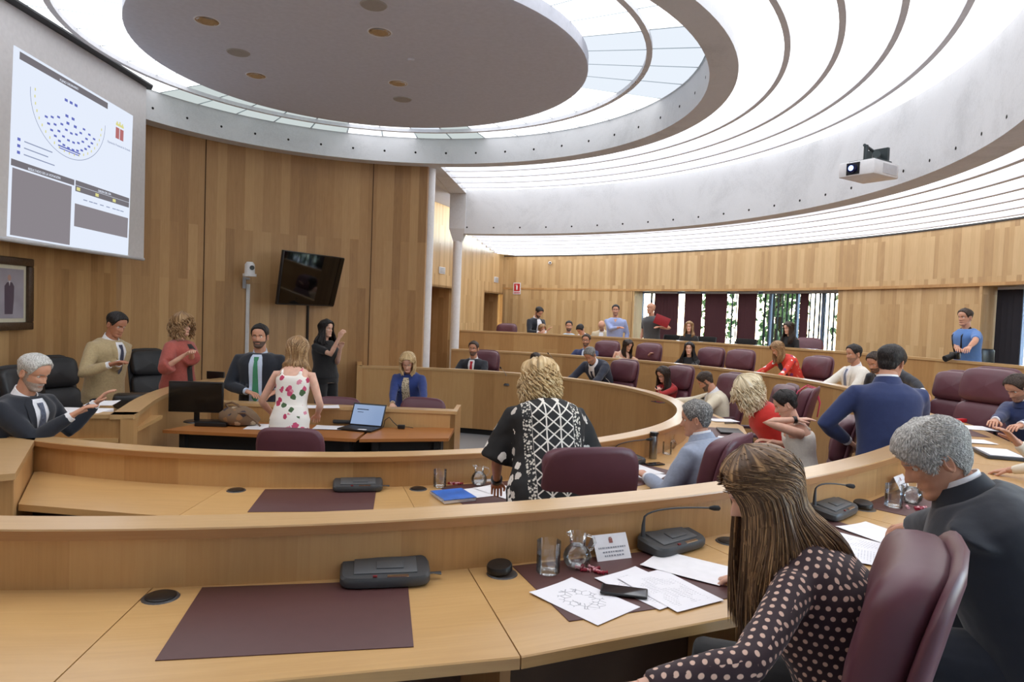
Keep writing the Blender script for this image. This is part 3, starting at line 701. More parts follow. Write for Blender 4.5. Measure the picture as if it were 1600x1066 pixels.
def console(n, deg, label, goose=True, off=.17, rot=0, tip=None, z=None):
    o_ = onring(n, deg, off, ZD[n] + .003 if z is None else z); a = facing_in(deg) + rot
    r = empty('conference_console', o_, a, label, 'microphone console', 'microphone consoles')
    mb = MB()
    def lay(z, dx, y0, y1): return [Vector(p) for p in ((-dx, y0, z), (-dx * .94, y1, z), (dx * .94, y1, z), (dx, y0, z))]
    # wedge body: low at the sitter's edge, higher at the rear, rounded plan
    def ring(z0, s, f):
        pts = []
        for k in range(32):
            t = 2 * PI * k / 32; x = math.copysign(abs(math.cos(t)) ** .35, math.cos(t)) * .150 * s; y = math.copysign(abs(math.sin(t)) ** .4, math.sin(t)) * .075 * s
            pts.append(Vector((x, y, z0 + (y + .075) * f)))
        return pts
    mb.loft([ring(.004, .96, 0), ring(.012, 1, .0), ring(.028, 1, .16), ring(.036, .95, .18)]); mb.build('body', CONS, r, angle=35)
    mb = MB(); mb.box((.0, .002, .0515), (.21, .10, .006), bev=.003, M=Matrix.Rotation(.18, 4, 'X')); mb.box((.015, -.004, .0555), (.09, .045, .004), bev=.0015, M=Matrix.Rotation(.18, 4, 'X')); mb.build('keypad', CONS2, r)
    mb = MB(); mb.box((.04, -.065, .0395), (.07, .013, .003), M=Matrix.Rotation(.18, 4, 'X')); mb.build('card_slot', CHROME, r)
    mb = MB(); mb.box((-.035, -.065, .0405), (.014, .008, .004), M=Matrix.Rotation(.18, 4, 'X')); mb.build('mute_button', plain('red_button', (120, 20, 26), .4), r)
    if goose:
        b = Vector((-.125, .045, .05)); tp = Vector(tip) if tip else Vector((.20, -.05, .20))
        if tip: tp = Matrix.Rotation(-a, 3, 'Z') @ (tp - o_)
        pts = [b, b + Vector((0, 0, .05)), b + Vector((.005, 0, .085))]
        m1 = b + Vector((0, 0, .13)); 
        for k in range(1, 9):
            q = k / 8; pts.append((1 - q) ** 2 * pts[2] + 2 * q * (1 - q) * (m1 + (tp - m1) * .12) + q * q * tp) if k > 0 else None
        mb = MB(); mb.tube(pts, [.010, .0075, .0045] + [.0036] * 8, 10); mb.build('gooseneck', CONS, r)
        mb = MB(); d = (pts[-1] - pts[-2]).normalized(); mb.tube([tp - d * .012, tp, tp + d * .012, tp + d * .03, tp + d * .036], [.005, .0085, .011, .011, .006], 12); mb.build('microphone_head', MICM, r)
    else:
        mb = MB(); mb.tube([(.145, .0, .02), (.165, .0, .02), (.19, 0, .018)], [.009, .007, .014], 10, flat=.35); mb.build('cable_plug', CONS, r)
    return r
console('A', -77.6, 'folded console without microphone on the inner ring mat', False)
console('A', -44.5, 'console with microphone beside the steel thermos', True, tip=at(1012, 687, y=5.05))
console('B', -76.6, 'folded black console without microphone on the large empty mat', False, rot=-.03)
console('B', -64.6, 'black console with long microphone beside the name card', True, rot=.22, tip=at(1112, 794, y=2.75))
console('B', -53.2, 'black console with microphone right of the long-haired woman', True, rot=.12, tip=at(1325, 759, y=3.3))
# microphones that show above the rails on the far side
def goose_only(u, v, u2, v2, z, label):
    b = at(u2, v2, z=z - .02); tp = at(u, v, y=b.y - .12); b2 = Vector((b.x, b.y, z - .2)); r = empty('gooseneck_microphone', b2, 0, label, 'microphone', 'microphones on the far desks')
    o_ = tp - b2; mb = MB(); mb.lathe([(.0, .03), (.04, .03), (.06, .0)][::-1], n=16); mb.build('base', CONS, r)
    mb = MB(); mb.tube([(0, 0, .02), (0, 0, .12), o_ * .6 + Vector((0, 0, .07)), o_], [.006, .004, .003, .003], 8); mb.build('gooseneck', plain('gooseneck_silver', (170, 172, 175), .35, .6), r)
    d = (o_ - Vector((0, 0, .12))).normalized(); mb = MB(); mb.tube([o_, o_ + d * .03, o_ + d * .035], [.01, .011, .006], 8); mb.build('microphone_head', MICM, r)
goose_only(946, 591, 958, 600, .96, 'thin silver microphone in front of the bending man in navy suit')
goose_only(1026, 607, 1034, 618, .96, 'thin silver microphone in front of the long-haired woman in red blouse')
goose_only(1086, 567, 1098, 575, 1.15, 'thin microphone in front of the curly black-haired woman')
goose_only(783, 576, 793, 584, .96, 'thin black microphone right of the man with the red tie')
goose_only(857, 553, 864, 557, 1.15, 'thin black microphone on the second ring above the blonde curly head')

def thin_glass(name, tint, k):
    t = NT(name); t.t.nodes.remove(t.b); tr = t.n('ShaderNodeBsdfTransparent'); gl = t.n('ShaderNodeBsdfGlossy'); mx = t.n('ShaderNodeMixShader'); fr = t.n('ShaderNodeFresnel', i_IOR=1.5)
    tr.inputs[0].default_value = tint; gl.inputs['Roughness'].default_value = .03; gl.inputs[0].default_value = (1, 1, 1, 1)
    t.l(t.math('ADD', t.math('MULTIPLY', fr.outputs[0], k), .03), mx.inputs[0]); t.l(tr.outputs[0], mx.inputs[1]); t.l(gl.outputs[0], mx.inputs[2]); t.l(mx.outputs[0], t.out.inputs[0]); return t.mat
GLASS = thin_glass('clear_glass', (.97, .98, .98, 1), .9)
WATER = thin_glass('water', (.95, .96, .96, 1), .55)
def place(u, v, z): return at(u, v, z=z)
def tumbler(p, label, s=1.0):
    r = empty('water_glass', p, 0, label, 'glass', 'water glasses'); r.scale = (s, s, s)
    mb = MB(); mb.lathe([(0, .001), (.032, .001), (.037, .005), (.038, .1)], n=32); mb.build('vessel', GLASS, r)
    mb = MB(); mb.lathe([(0, .0085), (.0350, .0095), (.0358, .062), (0, .062)], n=32); mb.build('water', WATER, r)
def jug(p, label, rz=0, s=1.0):
    r = empty('water_jug', p, rz, label, 'jug', 'small water jugs'); r.scale = (s, s, s)
    mb = MB(); mb.lathe([(0, 0), (.03, 0), (.045, .02), (.048, .04), (.04, .06), (.026, .075), (.028, .10), (.033, .115)], n=32)
    mb.tube([(.030, 0, .108), (.055, 0, .10), (.062, 0, .08), (.05, 0, .058), (.04, 0, .055)], .004, 8); mb.tube([(-.03, 0, .112), (-.04, 0, .118)], [.006, .003], 8); mb.build('vessel', GLASS, r)
    mb = MB(); mb.lathe([(0, .005), (.028, .0055), (.0415, .02), (.0445, .04), (.040, .054), (0, .054)], n=32); mb.build('water', WATER, r)
PAPER = plain('white_paper', (236, 234, 236), .7, noise_amt=.01)
def printed(name, kind):
    t = NT(name); tc = t.n('ShaderNodeUVMap', uv_map='UVMap'); sx = t.n('ShaderNodeSeparateXYZ'); t.l(tc.outputs[0], sx.inputs[0])
    if kind == 'text':
        w_ = t.n('ShaderNodeTexNoise', i_Scale=1.0, i_Detail=2.0); m_ = t.n('ShaderNodeMapping'); m_.inputs['Scale'].default_value = (160, 10, 1); t.l(tc.outputs[0], m_.inputs[0]); t.l(m_.outputs[0], w_.inputs[0])
        ln = t.math('GREATER_THAN', t.math('FRACT', t.math('MULTIPLY', sx.outputs[1], 90)), .55)
        band = t.n('ShaderNodeTexNoise', i_Scale=16.0, i_Detail=0.0); t.l(tc.outputs[0], band.inputs[0])
        f = t.math('MULTIPLY', t.math('MULTIPLY', ln, t.math('GREATER_THAN', w_.outputs[0], .48)), t.math('GREATER_THAN', band.outputs[0], .42))
        inx = t.math('LESS_THAN', t.math('ABSOLUTE', sx.outputs[0]), .075); iny = t.math('LESS_THAN', t.math('ABSOLUTE', sx.outputs[1]), .115)
        f = t.math('MULTIPLY', f, t.math('MULTIPLY', inx, iny)); f = t.math('MULTIPLY', f, .28)
    else:
        v = t.n('ShaderNodeTexVoronoi', feature='DISTANCE_TO_EDGE', i_Scale=38.0); t.l(tc.outputs[0], v.inputs[0])
        d = t.math('SQRT', t.math('ADD', t.math('POWER', sx.outputs[0], 2.0), t.math('POWER', t.math('MULTIPLY', t.math('ADD', sx.outputs[1], -.01), .8), 2.0)))
        f = t.math('MULTIPLY', t.math('LESS_THAN', v.outputs[0], .05), t.math('MULTIPLY', t.math('LESS_THAN', d, .07), t.math('GREATER_THAN', d, .03))); f = t.math('MULTIPLY', f, .55)
    t.l(t.mix(f, s2l((238, 236, 240)), s2l((70, 72, 90))), t.b.inputs['Base Color']); t.b.inputs['Roughness'].default_value = .7; return t.mat
P_TEXT = printed('printed_text_paper', 'text'); P_DRAW = printed('seating_plan_paper', 'draw')
ZST = {}
def sheet(p, rz, label, mat=None, w=.21, h=.297, curl=.004, group='papers on the desks', lift=0):
    mb = MB(); N_ = 8; rows = []
    for i in range(N_ + 1):
        rows.append([Vector((-w / 2 + w * j / 6, -h / 2 + h * i / N_, .0008 + lift + curl * (abs(j / 3 - 1) ** 3) * (i / N_) ** 2)) for j in range(7)])
    mb.grid(rows, uvf=lambda i, j: (-w / 2 + w * j / 6, -h / 2 + h * i / N_))
    bot = [[q - Vector((0, 0, .0006)) for q in r_] for r_ in rows]; mb.grid(bot, flip=True)
    o = mb.build('paper_sheet', mat or P_TEXT, None, loc=p); o.rotation_euler = (0, 0, rz); return tag(o, label, 'paper', group)
def block(name, p, d, rz, mat, label, cat, group=None, bev=.002):
    mb = MB(); mb.box((0, 0, d[2] / 2), d, bev=bev); o = mb.build(name, mat, None, loc=p); o.rotation_euler = (0, 0, rz); return tag(o, label, cat, group)
def phone(p, rz, label, screen=True):
    r = empty('mobile_phone', p, rz, label, 'phone'); mb = MB(); mb.box((0, 0, .004), (.075, .155, .008), bev=.003); mb.build('case', BLACK, r)
    mb = MB(); mb.box((0, 0, .0083), (.068, .145, .0006)); mb.build('screen', plain('phone_glass', (30, 34, 42), .05), r)
def name_card(p, rz, label):
    r = empty('name_card', p, rz, label, 'name card', 'folded name cards'); wv, hv, dv_ = .15, .085, .05
    mb = MB(); V = [(-wv / 2, -dv_, 0), (wv / 2, -dv_, 0), (wv / 2, 0, hv), (-wv / 2, 0, hv), (wv / 2, dv_, 0), (-wv / 2, dv_, 0)]
    mb.add(V, [[0, 1, 2, 3], [3, 2, 4, 5]]); V2 = [(x, y * .97, z - .001) for x, y, z in V]; mb.add(V2, [[3, 2, 1, 0], [5, 4, 2, 3]]); mb.build('card', PAPER, r, smooth=False)
    # crest and lettering printed on the sloping face
    def on(x, h): return Vector((x, -dv_ * (1 - h / hv) - .0012, h + .0006))
    mb = MB()
    for (x0, x1, h0, h1) in ((-.008, .008, .055, .070), (-.006, .006, .071, .074)): mb.add([on(x0, h0), on(x1, h0), on(x1, h1), on(x0, h1)], [[0, 1, 2, 3]])
    mb.build('crest', plain('crest_red', (150, 90, 80), .6), r)
    mb = MB(); rnd = random.Random(3)
    for h0, xs in ((.038, .06), (.024, .045), (.012, .04)):
        x = -xs
        while x < xs: wd = rnd.uniform(.003, .010); mb.add([on(x, h0), on(x + wd, h0), on(x + wd, h0 + .005), on(x, h0 + .005)], [[0, 1, 2, 3]]); x += wd + rnd.uniform(.0015, .004)
    mb.build('lettering', plain('grey_print', (150, 152, 160), .7), r)
SWEET = [plain('sweet_red', (150, 36, 56), .35), plain('sweet_pink', (226, 170, 176), .35)]
def sweets(p, n, label, seed):
    rnd = random.Random(seed)
    for i in range(n):
        mb = MB(); L_ = .011; c = Vector((0, 0, .006)); mb.tube([c + Vector((-L_ * 1.6, 0, 0)), c + Vector((-L_, 0, 0)), c + Vector((-L_ * .7, 0, 0)), c, c + Vector((L_ * .7, 0, 0)), c + Vector((L_, 0, 0)), c + Vector((L_ * 1.6, 0, 0))], [.008, .003, .006, .0065, .006, .003, .008], 8)
        o = mb.build('wrapped_sweet', SWEET[i % 2], None, loc=p + Vector((rnd.uniform(-.045, .045), rnd.uniform(-.022, .022), .0))); o.rotation_euler = (0, 0, rnd.uniform(0, 6)); tag(o, label, 'sweet', label)
zb, za = .953, .763
tumbler(place(856, 895, zb), 'water glass standing at the left of the near mat beside the jug', 1.15); jug(place(901, 886, zb), 'small round water jug beside the near name card', .2, 1.1)
name_card(place(950, 868, zb), facing_in(-67) + .0, 'folded white name card standing left of the long microphone')
sweets(place(925, 893, zb), 9, 'red and pink wrapped sweets beside the near water jug', 1)
sheet(place(912, 938, zb), facing_in(-69) + .38, 'sheet with a seating plan drawing left of the phone', P_DRAW)
sheet(place(1010, 918, zb), facing_in(-67) + .25, 'printed sheet lying under the phone', P_TEXT, lift=.001); sheet(place(1045, 922, zb), facing_in(-66) + .12, 'printed sheet at the far right side of the seating plan', P_TEXT, lift=.002)
sheet(place(1075, 888, zb), facing_in(-65) + .55, 'stack of blank-backed sheets in front of the near microphone console', PAPER, lift=.004)
phone(place(975, 926, zb + .005), facing_in(-67) + .95, 'black smartphone lying on the papers in front of the name card')
r = empty('pen', place(1150, 886, zb), facing_in(-64) + .5, 'red and white ballpoint pen near the woman\'s sleeve', 'pen'); mb = MB(); mb.tube([(-.06, 0, .006), (.045, 0, .006)], .0045, 8); mb.build('barrel', plain('pen_white', (210, 205, 200), .3), r); mb = MB(); mb.tube([(-.085, 0, .006), (-.06, 0, .006)], [.003, .0052], 8); mb.build('cap', plain('pen_red', (190, 60, 30), .3), r)
tumbler(place(1396, 792, zb), 'water glass in front of the grey-haired man at right', 1.15); jug(place(1424, 786, zb), 'small water jug half hidden by the grey-haired man\'s chin', 2.5, 1.1)
name_card(place(1402, 766, zb), facing_in(-47), 'folded name card behind the glass at the grey-haired man\'s place')
sweets(place(1432, 796, zb), 6, 'red and pink wrapped sweets near the grey-haired man\'s collar', 2)
sheet(place(1335, 850, zb), facing_in(-57) + .2, 'printed sheet between the polka dot blouse and the burgundy chair', P_TEXT); sheet(place(1375, 836, zb), facing_in(-55) - .15, 'blank sheet resting by the chair of the grey-haired man', PAPER, lift=.002)
sheet(place(1340, 868, zb), facing_in(-57) + .5, 'lower printed sheet beside the long brown hair', P_TEXT, lift=.003)
# ring A near places
tumbler(place(687, 761, za), 'water glass on the inner ring left of the bending woman', 1.1); jug(place(748, 758, za), 'small water jug in front of the name card on the inner ring', .2, 1.1)
name_card(place(754, 750, za), facing_in(-64), 'folded name card on the inner ring beside the bending woman\'s arm')
sweets(place(712, 757, za), 7, 'red wrapped sweets behind the blue binder', 3)
r = empty('ring_binder', place(708, 778, za), facing_in(-69) + .12, 'blue spiral-bound document with silver edge on the inner ring', 'binder')
mb = MB(); mb.box((0, 0, .010), (.20, .22, .02), bev=.002); mb.build('pages', PAPER, r); mb = MB(); mb.box((0, 0, .022), (.205, .225, .003)); mb.build('cover', plain('binder_blue', (50, 110, 200), .3, noise_amt=.25, nscale=9), r)
mb = MB()
for k in range(12): mb.tube([(-.103, -.1 + k * .018, .004), (-.112, -.1 + k * .018, .014), (-.100, -.1 + k * .018, .026)], .0025, 6)
mb.build('spiral', CHROME, r)
sheet(place(745, 770, za + .002), facing_in(-65) + .1, 'blank white sheet under the bending woman\'s hand', PAPER, w=.3, h=.21); sheet(place(783, 768, za), facing_in(-63) + .3, 'white sheet right of the bending woman\'s wrist', PAPER, lift=.003)
STEEL = plain('brushed_steel', (150, 150, 148), .3, 1)
r = empty('thermos_flask', place(1020, 716, za), 0, 'tall steel thermos flask on the inner ring left of the light grey blazer', 'flask'); mb = MB(); mb.lathe([(0, 0), (.030, 0), (.031, .004), (.031, .175), (.029, .18), (0, .18)]); mb.build('body', STEEL, r)
mb = MB(); mb.lathe([(.031, .18), (.032, .20), (.030, .21), (0, .212)]); mb.box((.03, 0, .2), (.02, .012, .012), bev=.003); mb.build('lid', BLACK, r)
phone(place(1022, 726, za), facing_in(-42) + 1.2, 'dark phone lying below the steel thermos')
tumbler(place(1042, 710, za), 'water glass behind the light grey blazer\'s sleeve'); jug(place(1048, 700, za), 'small water jug beside the white tissue on the inner ring', 1)
sheet(place(1003, 742, za), facing_in(-46) + .3, 'white sheet below the steel thermos', P_TEXT); sheet(place(1000, 735, za), facing_in(-49) - .2, 'second sheet between burgundy chair and grey sleeve', PAPER, lift=.002)
r = empty('tablet_computer', place(977, 712, za + .003), facing_in(-53), 'grey tablet standing tilted beside the microphone console', 'tablet'); mb = MB(); mb.box((0, .0, .085), (.16, .008, .17), bev=.003, M=Matrix.Rotation(-.35, 4, 'X')); mb.build('body', plain('tablet_grey', (120, 122, 126), .35), r)
sheet(place(1130, 657, za), facing_in(0) + .2, 'white papers in front of the man in beige jacket', PAPER); block('pen', place(1142, 662, za + .002), (.15, .015, .012), .2, BLACK, 'black pen case on the inner ring right of the papers', 'pen case')
block('folder', place(1140, 675, za + .003), (.3, .22, .018), facing_in(-14) + .1, plain('folder_black', (30, 28, 30), .4), 'closed black folder on the inner ring at the right curve', 'folder')
sheet(place(1140, 689, za + .002), facing_in(-22), 'white papers in front of the woman in white top', PAPER, w=.4, h=.24)
phone(place(1028, 629, .962), .5, 'phone at the hand of the woman in red blouse')
# right curve of ring B
sheet(place(1512, 668, zb), facing_in(-9), 'white papers beside the red stapler on the second ring', PAPER, w=.3, h=.4); sheet(place(1520, 690, zb), facing_in(-16) + .2, 'sheet under the hands of the man at the right edge', PAPER, lift=.002)
block('stapler', place(1500, 660, zb), (.16, .05, .035), .5, plain('stapler_red', (200, 30, 40), .4), 'red object lying on white papers beyond the grey-haired head', 'stapler')
r = empty('ring_folder', place(1560, 712, zb), facing_in(-22) + .1, 'open dark ring folder with white cover by the right edge', 'folder'); mb = MB(); mb.box((0, 0, .012), (.36, .26, .024), bev=.003); mb.build('base', plain('folder_grey', (60, 66, 74), .4), r); mb = MB(); mb.box((0, .0, .026), (.33, .22, .004)); mb.build('pages', PAPER, r)
# centre tables
zt = .742
r = empty('computer_monitor', place(306, 659, zt), math.radians(4), 'black flat computer monitor seen from behind the desk ring', 'monitor'); mb = MB(); mb.lathe([(0, .012), (.1, .01), (.11, 0)][::-1]); mb.build('stand_base', BLACK, r)
mb = MB(); mb.box((0, .02, .1), (.05, .02, .18), bev=.005); mb.build('stand_neck', BLACK, r); mb = MB(); mb.box((0, 0, .235), (.50, .03, .29), bev=.006); mb.build('bezel', BLACK, r); mb = MB(); mb.box((0, -.0165, .238), (.475, .002, .262)); mb.build('screen', plain('screen_off', (14, 15, 17), .15), r)
block('laptop_bag', place(335, 664, zt), (.28, .2, .035), .05, BLACK, 'closed black laptop case beside the handbag', 'case')
r = empty('laptop', place(562, 671, zt), math.radians(-14), 'open laptop with lit pale blue screen on the short table', 'laptop')
mb = MB(); mb.box((0, -.0, .009), (.34, .235, .016), bev=.004); mb.build('base', BLACK, r); mb = MB(); mb.box((0, -.01, .0178), (.29, .1, .001)); mb.build('keyboard', plain('keys', (40, 40, 44), .6), r); mb = MB(); mb.box((.07, -.09, .0180), (.08, .04, .001)); mb.build('sticker', PAPER, r)
T_ = Matrix.Rotation(-.45, 4, 'X'); mb = MB(); mb.box((0, .165, .115), (.34, .008, .22), bev=.003, M=T_); mb.build('lid', BLACK, r)
t = NT('laptop_screen'); t.b.inputs['Base Color'].default_value = (0, 0, 0, 1); t.b.inputs['Emission Color'].default_value = s2l((150, 175, 215)); t.b.inputs['Emission Strength'].default_value = .75; t.b.inputs['Roughness'].default_value = .2
mb = MB(); mb.box((0, .1605, .1135), (.315, .002, .195), M=T_); sc_ = mb.build('screen', t.mat, r); mb = MB()
for x, h, w_ in ((-.06, .16, .12), (.02, .075, .13), (-.08, .135, .06)): mb.box((x, .1595 - .0 + (h - .1135) * .45 * 1.0, h), (w_, .002, .008 if w_ > .1 else .005), M=T_)
mb.build('screen_text', plain('dark_print', (40, 50, 70), .6), sc_)
r = empty('power_adapter', place(622, 670, zt), .1, 'small black power adapter with looping cable on the short table', 'adapter'); mb = MB(); mb.box((.03, 0, .02), (.07, .045, .035), bev=.006); mb.build('body', BLACK, r)
mb = MB(); mb.tube([(.0, 0, .02), (-.05, .02, .06), (-.09, .05, .10), (-.13, .05, .07), (-.14, .04, .006), (-.2, .0, .004)], .004, 8); mb.tube([(.06, 0, .02), (.1, .04, .01), (.14, .03, .004)], .003, 8); mb.build('cable', BLACK, r)
r = empty('conference_console', place(541, 661, zt), math.radians(3), 'flat black console with bent microphone behind the open laptop', 'microphone console'); mb = MB(); mb.box((0, 0, .02), (.24, .13, .035), bev=.01); mb.build('body', CONS, r)
mb = MB(); mb.tube([(-.11, .04, .03), (-.11, .04, .09), (-.10, .03, .13), (-.06, .02, .14), (.08, 0, .12), (.2, 0, .085)], [.005] + [.0035] * 5, 8); mb.build('gooseneck', CONS, r)
sheet(place(405, 667, zt), .1, 'white papers left of the burgundy centre chair', PAPER); sheet(place(515, 669, zt), .05, 'white papers with a pen right of the burgundy centre chair', PAPER, w=.28, h=.2, lift=.004)
sheet(Vector((*(at(505, 636, z=.905).xy), .906)), .3, 'white sheet on the low beech panel', PAPER, w=.3, h=.2)
block('book_stack', Vector((-3.33, 5.27, .882)), (.40, .25, .12), .1, PAPER, 'thick stack of white documents at the seated grey-bearded man\'s hand', 'documents')
sheet(at(160, 630, z=1.005), .3, 'loose sheets on top of the document stack', PAPER)
# ------------------------------------------------------------ chairs
LEA = plain('burgundy_leather', (94, 54, 64), .42, noise_amt=.08, nscale=6, bump=.03); LEAB = plain('black_leather', (34, 35, 38), .45, bump=.03)
ARMC = plain('arm_plastic', (74, 50, 58), .5)
def cushion(mb, w, h, z0, y, th, tilt, r=.09, seg=28, bulge=.02):
    """rounded upright slab: w wide, h tall, leaning back"""
    rows = []
    def outline(s, yy):
        pts = []
        for k in range(seg):
            t = 2 * PI * k / seg; e = .42; x = math.copysign(abs(math.cos(t)) ** e, math.cos(t)) * w / 2 * s; z = math.copysign(abs(math.sin(t)) ** e, math.sin(t)) * h / 2 * s
            wrap = (x / (w / 2)) ** 2 * .035
            zz = z + h / 2 + z0; pts.append(Vector((x, yy - (zz - .45) * tilt + wrap + y, zz)))
        return pts
    for s, yy in ((.0, -th / 2 - bulge * .3), (.6, -th / 2 - bulge * .2), (.9, -th / 2), (.98, -th / 3), (1, 0), (.98, th / 3), (.9, th / 2), (.6, th / 2 + bulge), (0, th / 2 + bulge * 1.2)): rows.append(outline(max(s, .01), yy))
    mb.loft(rows, caps=False)
def chair_parts(r, lea, armm, metal, tall=1.07, two=True):
    mb = MB(); rows = []
    for s, z in ((.3, .40), (.9, .40), (1, .43), (1, .47), (.95, .50), (.5, .515), (.01, .515)):
        rows.append([Vector((math.copysign(abs(math.cos(2 * PI * k / 24)) ** .5, math.cos(2 * PI * k / 24)) * .255 * s, math.copysign(abs(math.sin(2 * PI * k / 24)) ** .5, math.sin(2 * PI * k / 24)) * .25 * s, z)) for k in range(24)])
    mb.loft(rows, caps=False); mb.build('seat', lea, r, angle=60)
    if two:
        mb = MB(); cushion(mb, .52, .36 * tall, .50, -.23, .09, .22); mb.build('backrest', lea, r, angle=60)
        mb = MB(); cushion(mb, .50, .31 * tall, .50 + .35 * tall, -.22, .11, .22); mb.build('headrest', lea, r, angle=60)
        mb = MB(); cushion(mb, .535, .70 * tall, .475, -.285, .035, .22, bulge=.0); mb.build('back_shell', lea, r, angle=60)
    else:
        mb = MB(); cushion(mb, .52, .56, .45, -.24, .07, .16); mb.build('backrest', lea, r, angle=60)
    for s in (-1, 1):
        mb = MB(); mb.tube([(s * .25, -.1, .42), (s * .30, -.06, .50), (s * .305, 0, .66)], .014, 8); mb.tube([(s * .25, .1, .42), (s * .305, .12, .50), (s * .305, .14, .66)], .014, 8); a = mb.build('arm_frame', metal, r)
        mb = MB(); mb.box((s * .305, .02, .68), (.06, .34, .035), bev=.014); mb.build('armrest', armm, a)
    mb = MB(); mb.tube([(0, 0, .08), (0, 0, .24), (0, 0, .24), (0, 0, .41)], [.035, .035, .02, .02], 12); mb.build('gas_column', BLACK, r)
    for k in range(5):
        a = 2 * PI * k / 5 + .3; mb = MB(); mb.tube([(0, 0, .10), (math.cos(a) * .3, math.sin(a) * .3, .07)], [.028, .018], 8, flat=.7); b = mb.build('base_leg', metal, r)
        mb = MB(); mb.tube([(math.cos(a) * .3 - math.sin(a) * .02, math.sin(a) * .3 + math.cos(a) * .02, .03), (math.cos(a) * .3 + math.sin(a) * .02, math.sin(a) * .3 - math.cos(a) * .02, .03)], .03, 10); mb.build('castor', BLACK, b)
protoB = empty('office_chair', (0, 0, 0), 0, 'x', 'chair', 'burgundy leather office chairs'); chair_parts(protoB, LEA, ARMC, plain('grey_metal', (120, 118, 120), .3, .8))
protoK = empty('office_chair', (0, 0, 0), 0, 'x', 'chair', 'black leather office chairs'); chair_parts(protoK, LEAB, BLACK, BLACK)
protoL = empty('meeting_chair', (0, 0, 0), 0, 'x', 'chair', 'low-backed burgundy meeting chairs'); chair_parts(protoL, LEA, ARMC, CHROME, two=False)
usedp = set()
def put_chair(proto, u, vtop, zf, face, label, ztop=1.15, group=None, p=None):
    """face: world angle of the chair's front, degrees, 0 = +x"""
    if p is None:
        p = at(u, vtop, z=zf + ztop); a = math.radians(face); q = Vector((math.cos(a), math.sin(a))); p = Vector((p.x + q.x * .40, p.y + q.y * .40, zf))
    rz = math.radians(face) - PI / 2
    if proto.name not in usedp: usedp.add(proto.name); c = proto; c.location = p; c.rotation_euler = (0, 0, rz); c['label'] = label
    else: c = copy_tree(proto, p, rz, label)
    if group: c['group'] = group
    return c
def tocentre(u, v, z): p = at(u, v, z=z); return math.degrees(math.atan2(C0.y - p.y, C0.x - p.x))
def onr(n, off, u, near, zf, hz):
    d = ray(u, 560); y = 1.0; prev = None; hits = []
    while y < 20:
        p = None; z_ = zf + hz
        # column u at height z_: march along depth, correct x for the camera roll
        x = ((u - 800) / F_PX * (FW.y * y + FW.z * (z_ - CAMZ)) - RT.y * y - RT.z * (z_ - CAMZ)) / RT.x
        q = Vector((x, y)) - C0; g = q.length - rr(n, math.atan2(q.y, q.x)) - off
        if prev is not None and (g > 0) != (prev > 0): hits.append((x, y))
        prev = g; y += .01
    return Vector(hits[0] if near else hits[-1]) if hits else None
def chR(n, u, off, label, near=False, d=0):
    zf = 0 if n == 'A' else .19; p = onr(n, off, u, near, zf, 1.0); f = math.degrees(math.atan2(C0.y - p.y, C0.x - p.x)) + d; a = math.radians(f); q = Vector((math.cos(a), math.sin(a)))
    return put_chair(protoB, 0, 0, zf, f, label, p=Vector((p.x + q.x * .33, p.y + q.y * .33, zf)))
chR('A', 917, 1.22, 'burgundy chair right behind the bending woman in black and white print', True, -12); chR('A', 1130, 1.25, 'burgundy chair behind the man in the light grey blazer', True, 16)
p_ = at(1293, 654, z=1.16); put_chair(protoB, 0, 0, 0, 155, 'empty burgundy chair seen edge-on, left of the man in blue suit', p=Vector((p_.x - .25, p_.y + .0, 0)))
lc = chR('A', 1258, 1.38, 'burgundy chair with a pink lanyard behind the woman in white top', False, -25)
r = empty('lanyard', lc.location.copy(), lc.rotation_euler.z, 'pink lanyard hung over the burgundy chair behind the woman in white top', 'lanyard')
mb = MB(); mb.tube([(-.14, -.20, 1.02), (-.12, -.27, 1.17), (-.06, -.33, 1.225), (-.02, -.42, 1.20), (.0, -.47, 1.05), (.03, -.45, .9), (.06, -.47, 1.05), (.08, -.42, 1.20), (.10, -.33, 1.225), (.13, -.27, 1.17), (.15, -.20, 1.0)], .006, 8); mb.build('strap', plain('lanyard_pink', (214, 70, 100), .5), r)
r = empty('x'); D.objects.remove(r); chR('A', 1222, 1.2, 'burgundy chair just behind the short black hair')
chR('A', 1143, 1.2, 'burgundy chair behind the man in beige jacket at the inner ring', False, 8); chR('A', 974, 1.2, 'burgundy chair right of the man bending in navy suit'); chR('A', 1060, 1.2, 'burgundy chair behind the woman in red blouse')
chR('A', 757, 1.15, 'burgundy chair behind the man with the red tie')
chR('B', 948, 1.2, 'burgundy chair behind the man in glasses on the second ring'); chR('B', 1013, 1.2, 'burgundy chair behind the woman in cream top'); chR('B', 1110, 1.15, 'burgundy chair behind the curly black hair')
chR('B', 1156, 1.15, 'empty burgundy chair right of the curly black-haired woman', False, 5); chR('B', 1276, 1.15, 'empty burgundy chair right of the woman in floral jacket')
chR('B', 1492, 1.2, 'smaller empty burgundy chair beyond the big one at the right', False, 15); c = chR('B', 1541, 1.05, 'largest empty burgundy chair facing the camera at the right', False, 25); c.scale = (1.14, 1.1, 1.08)
c = put_chair(protoL, 0, 0, ZW, 93, 'burgundy chair with chrome arms in the centre behind the woman in floral dress', p=Vector((-1.66, 5.42, ZW)))
put_chair(protoL, 535, 620, ZW, 262, 'dark burgundy chair below the woman in black', 1.0); put_chair(protoL, 668, 621, ZW, 255, 'dark burgundy chair behind the woman in blue blazer', 1.0)
put_chair(protoK, 78, 560, .0, -20, 'black leather chair with headrest behind the seated man at left', 1.19); put_chair(protoK, 230, 553, 0, -35, 'black leather chair between the beige blazer and the coral shawl', 1.15)
put_chair(protoK, 20, 592, 0, 0, 'black leather chair at the left edge of the picture', 1.1)
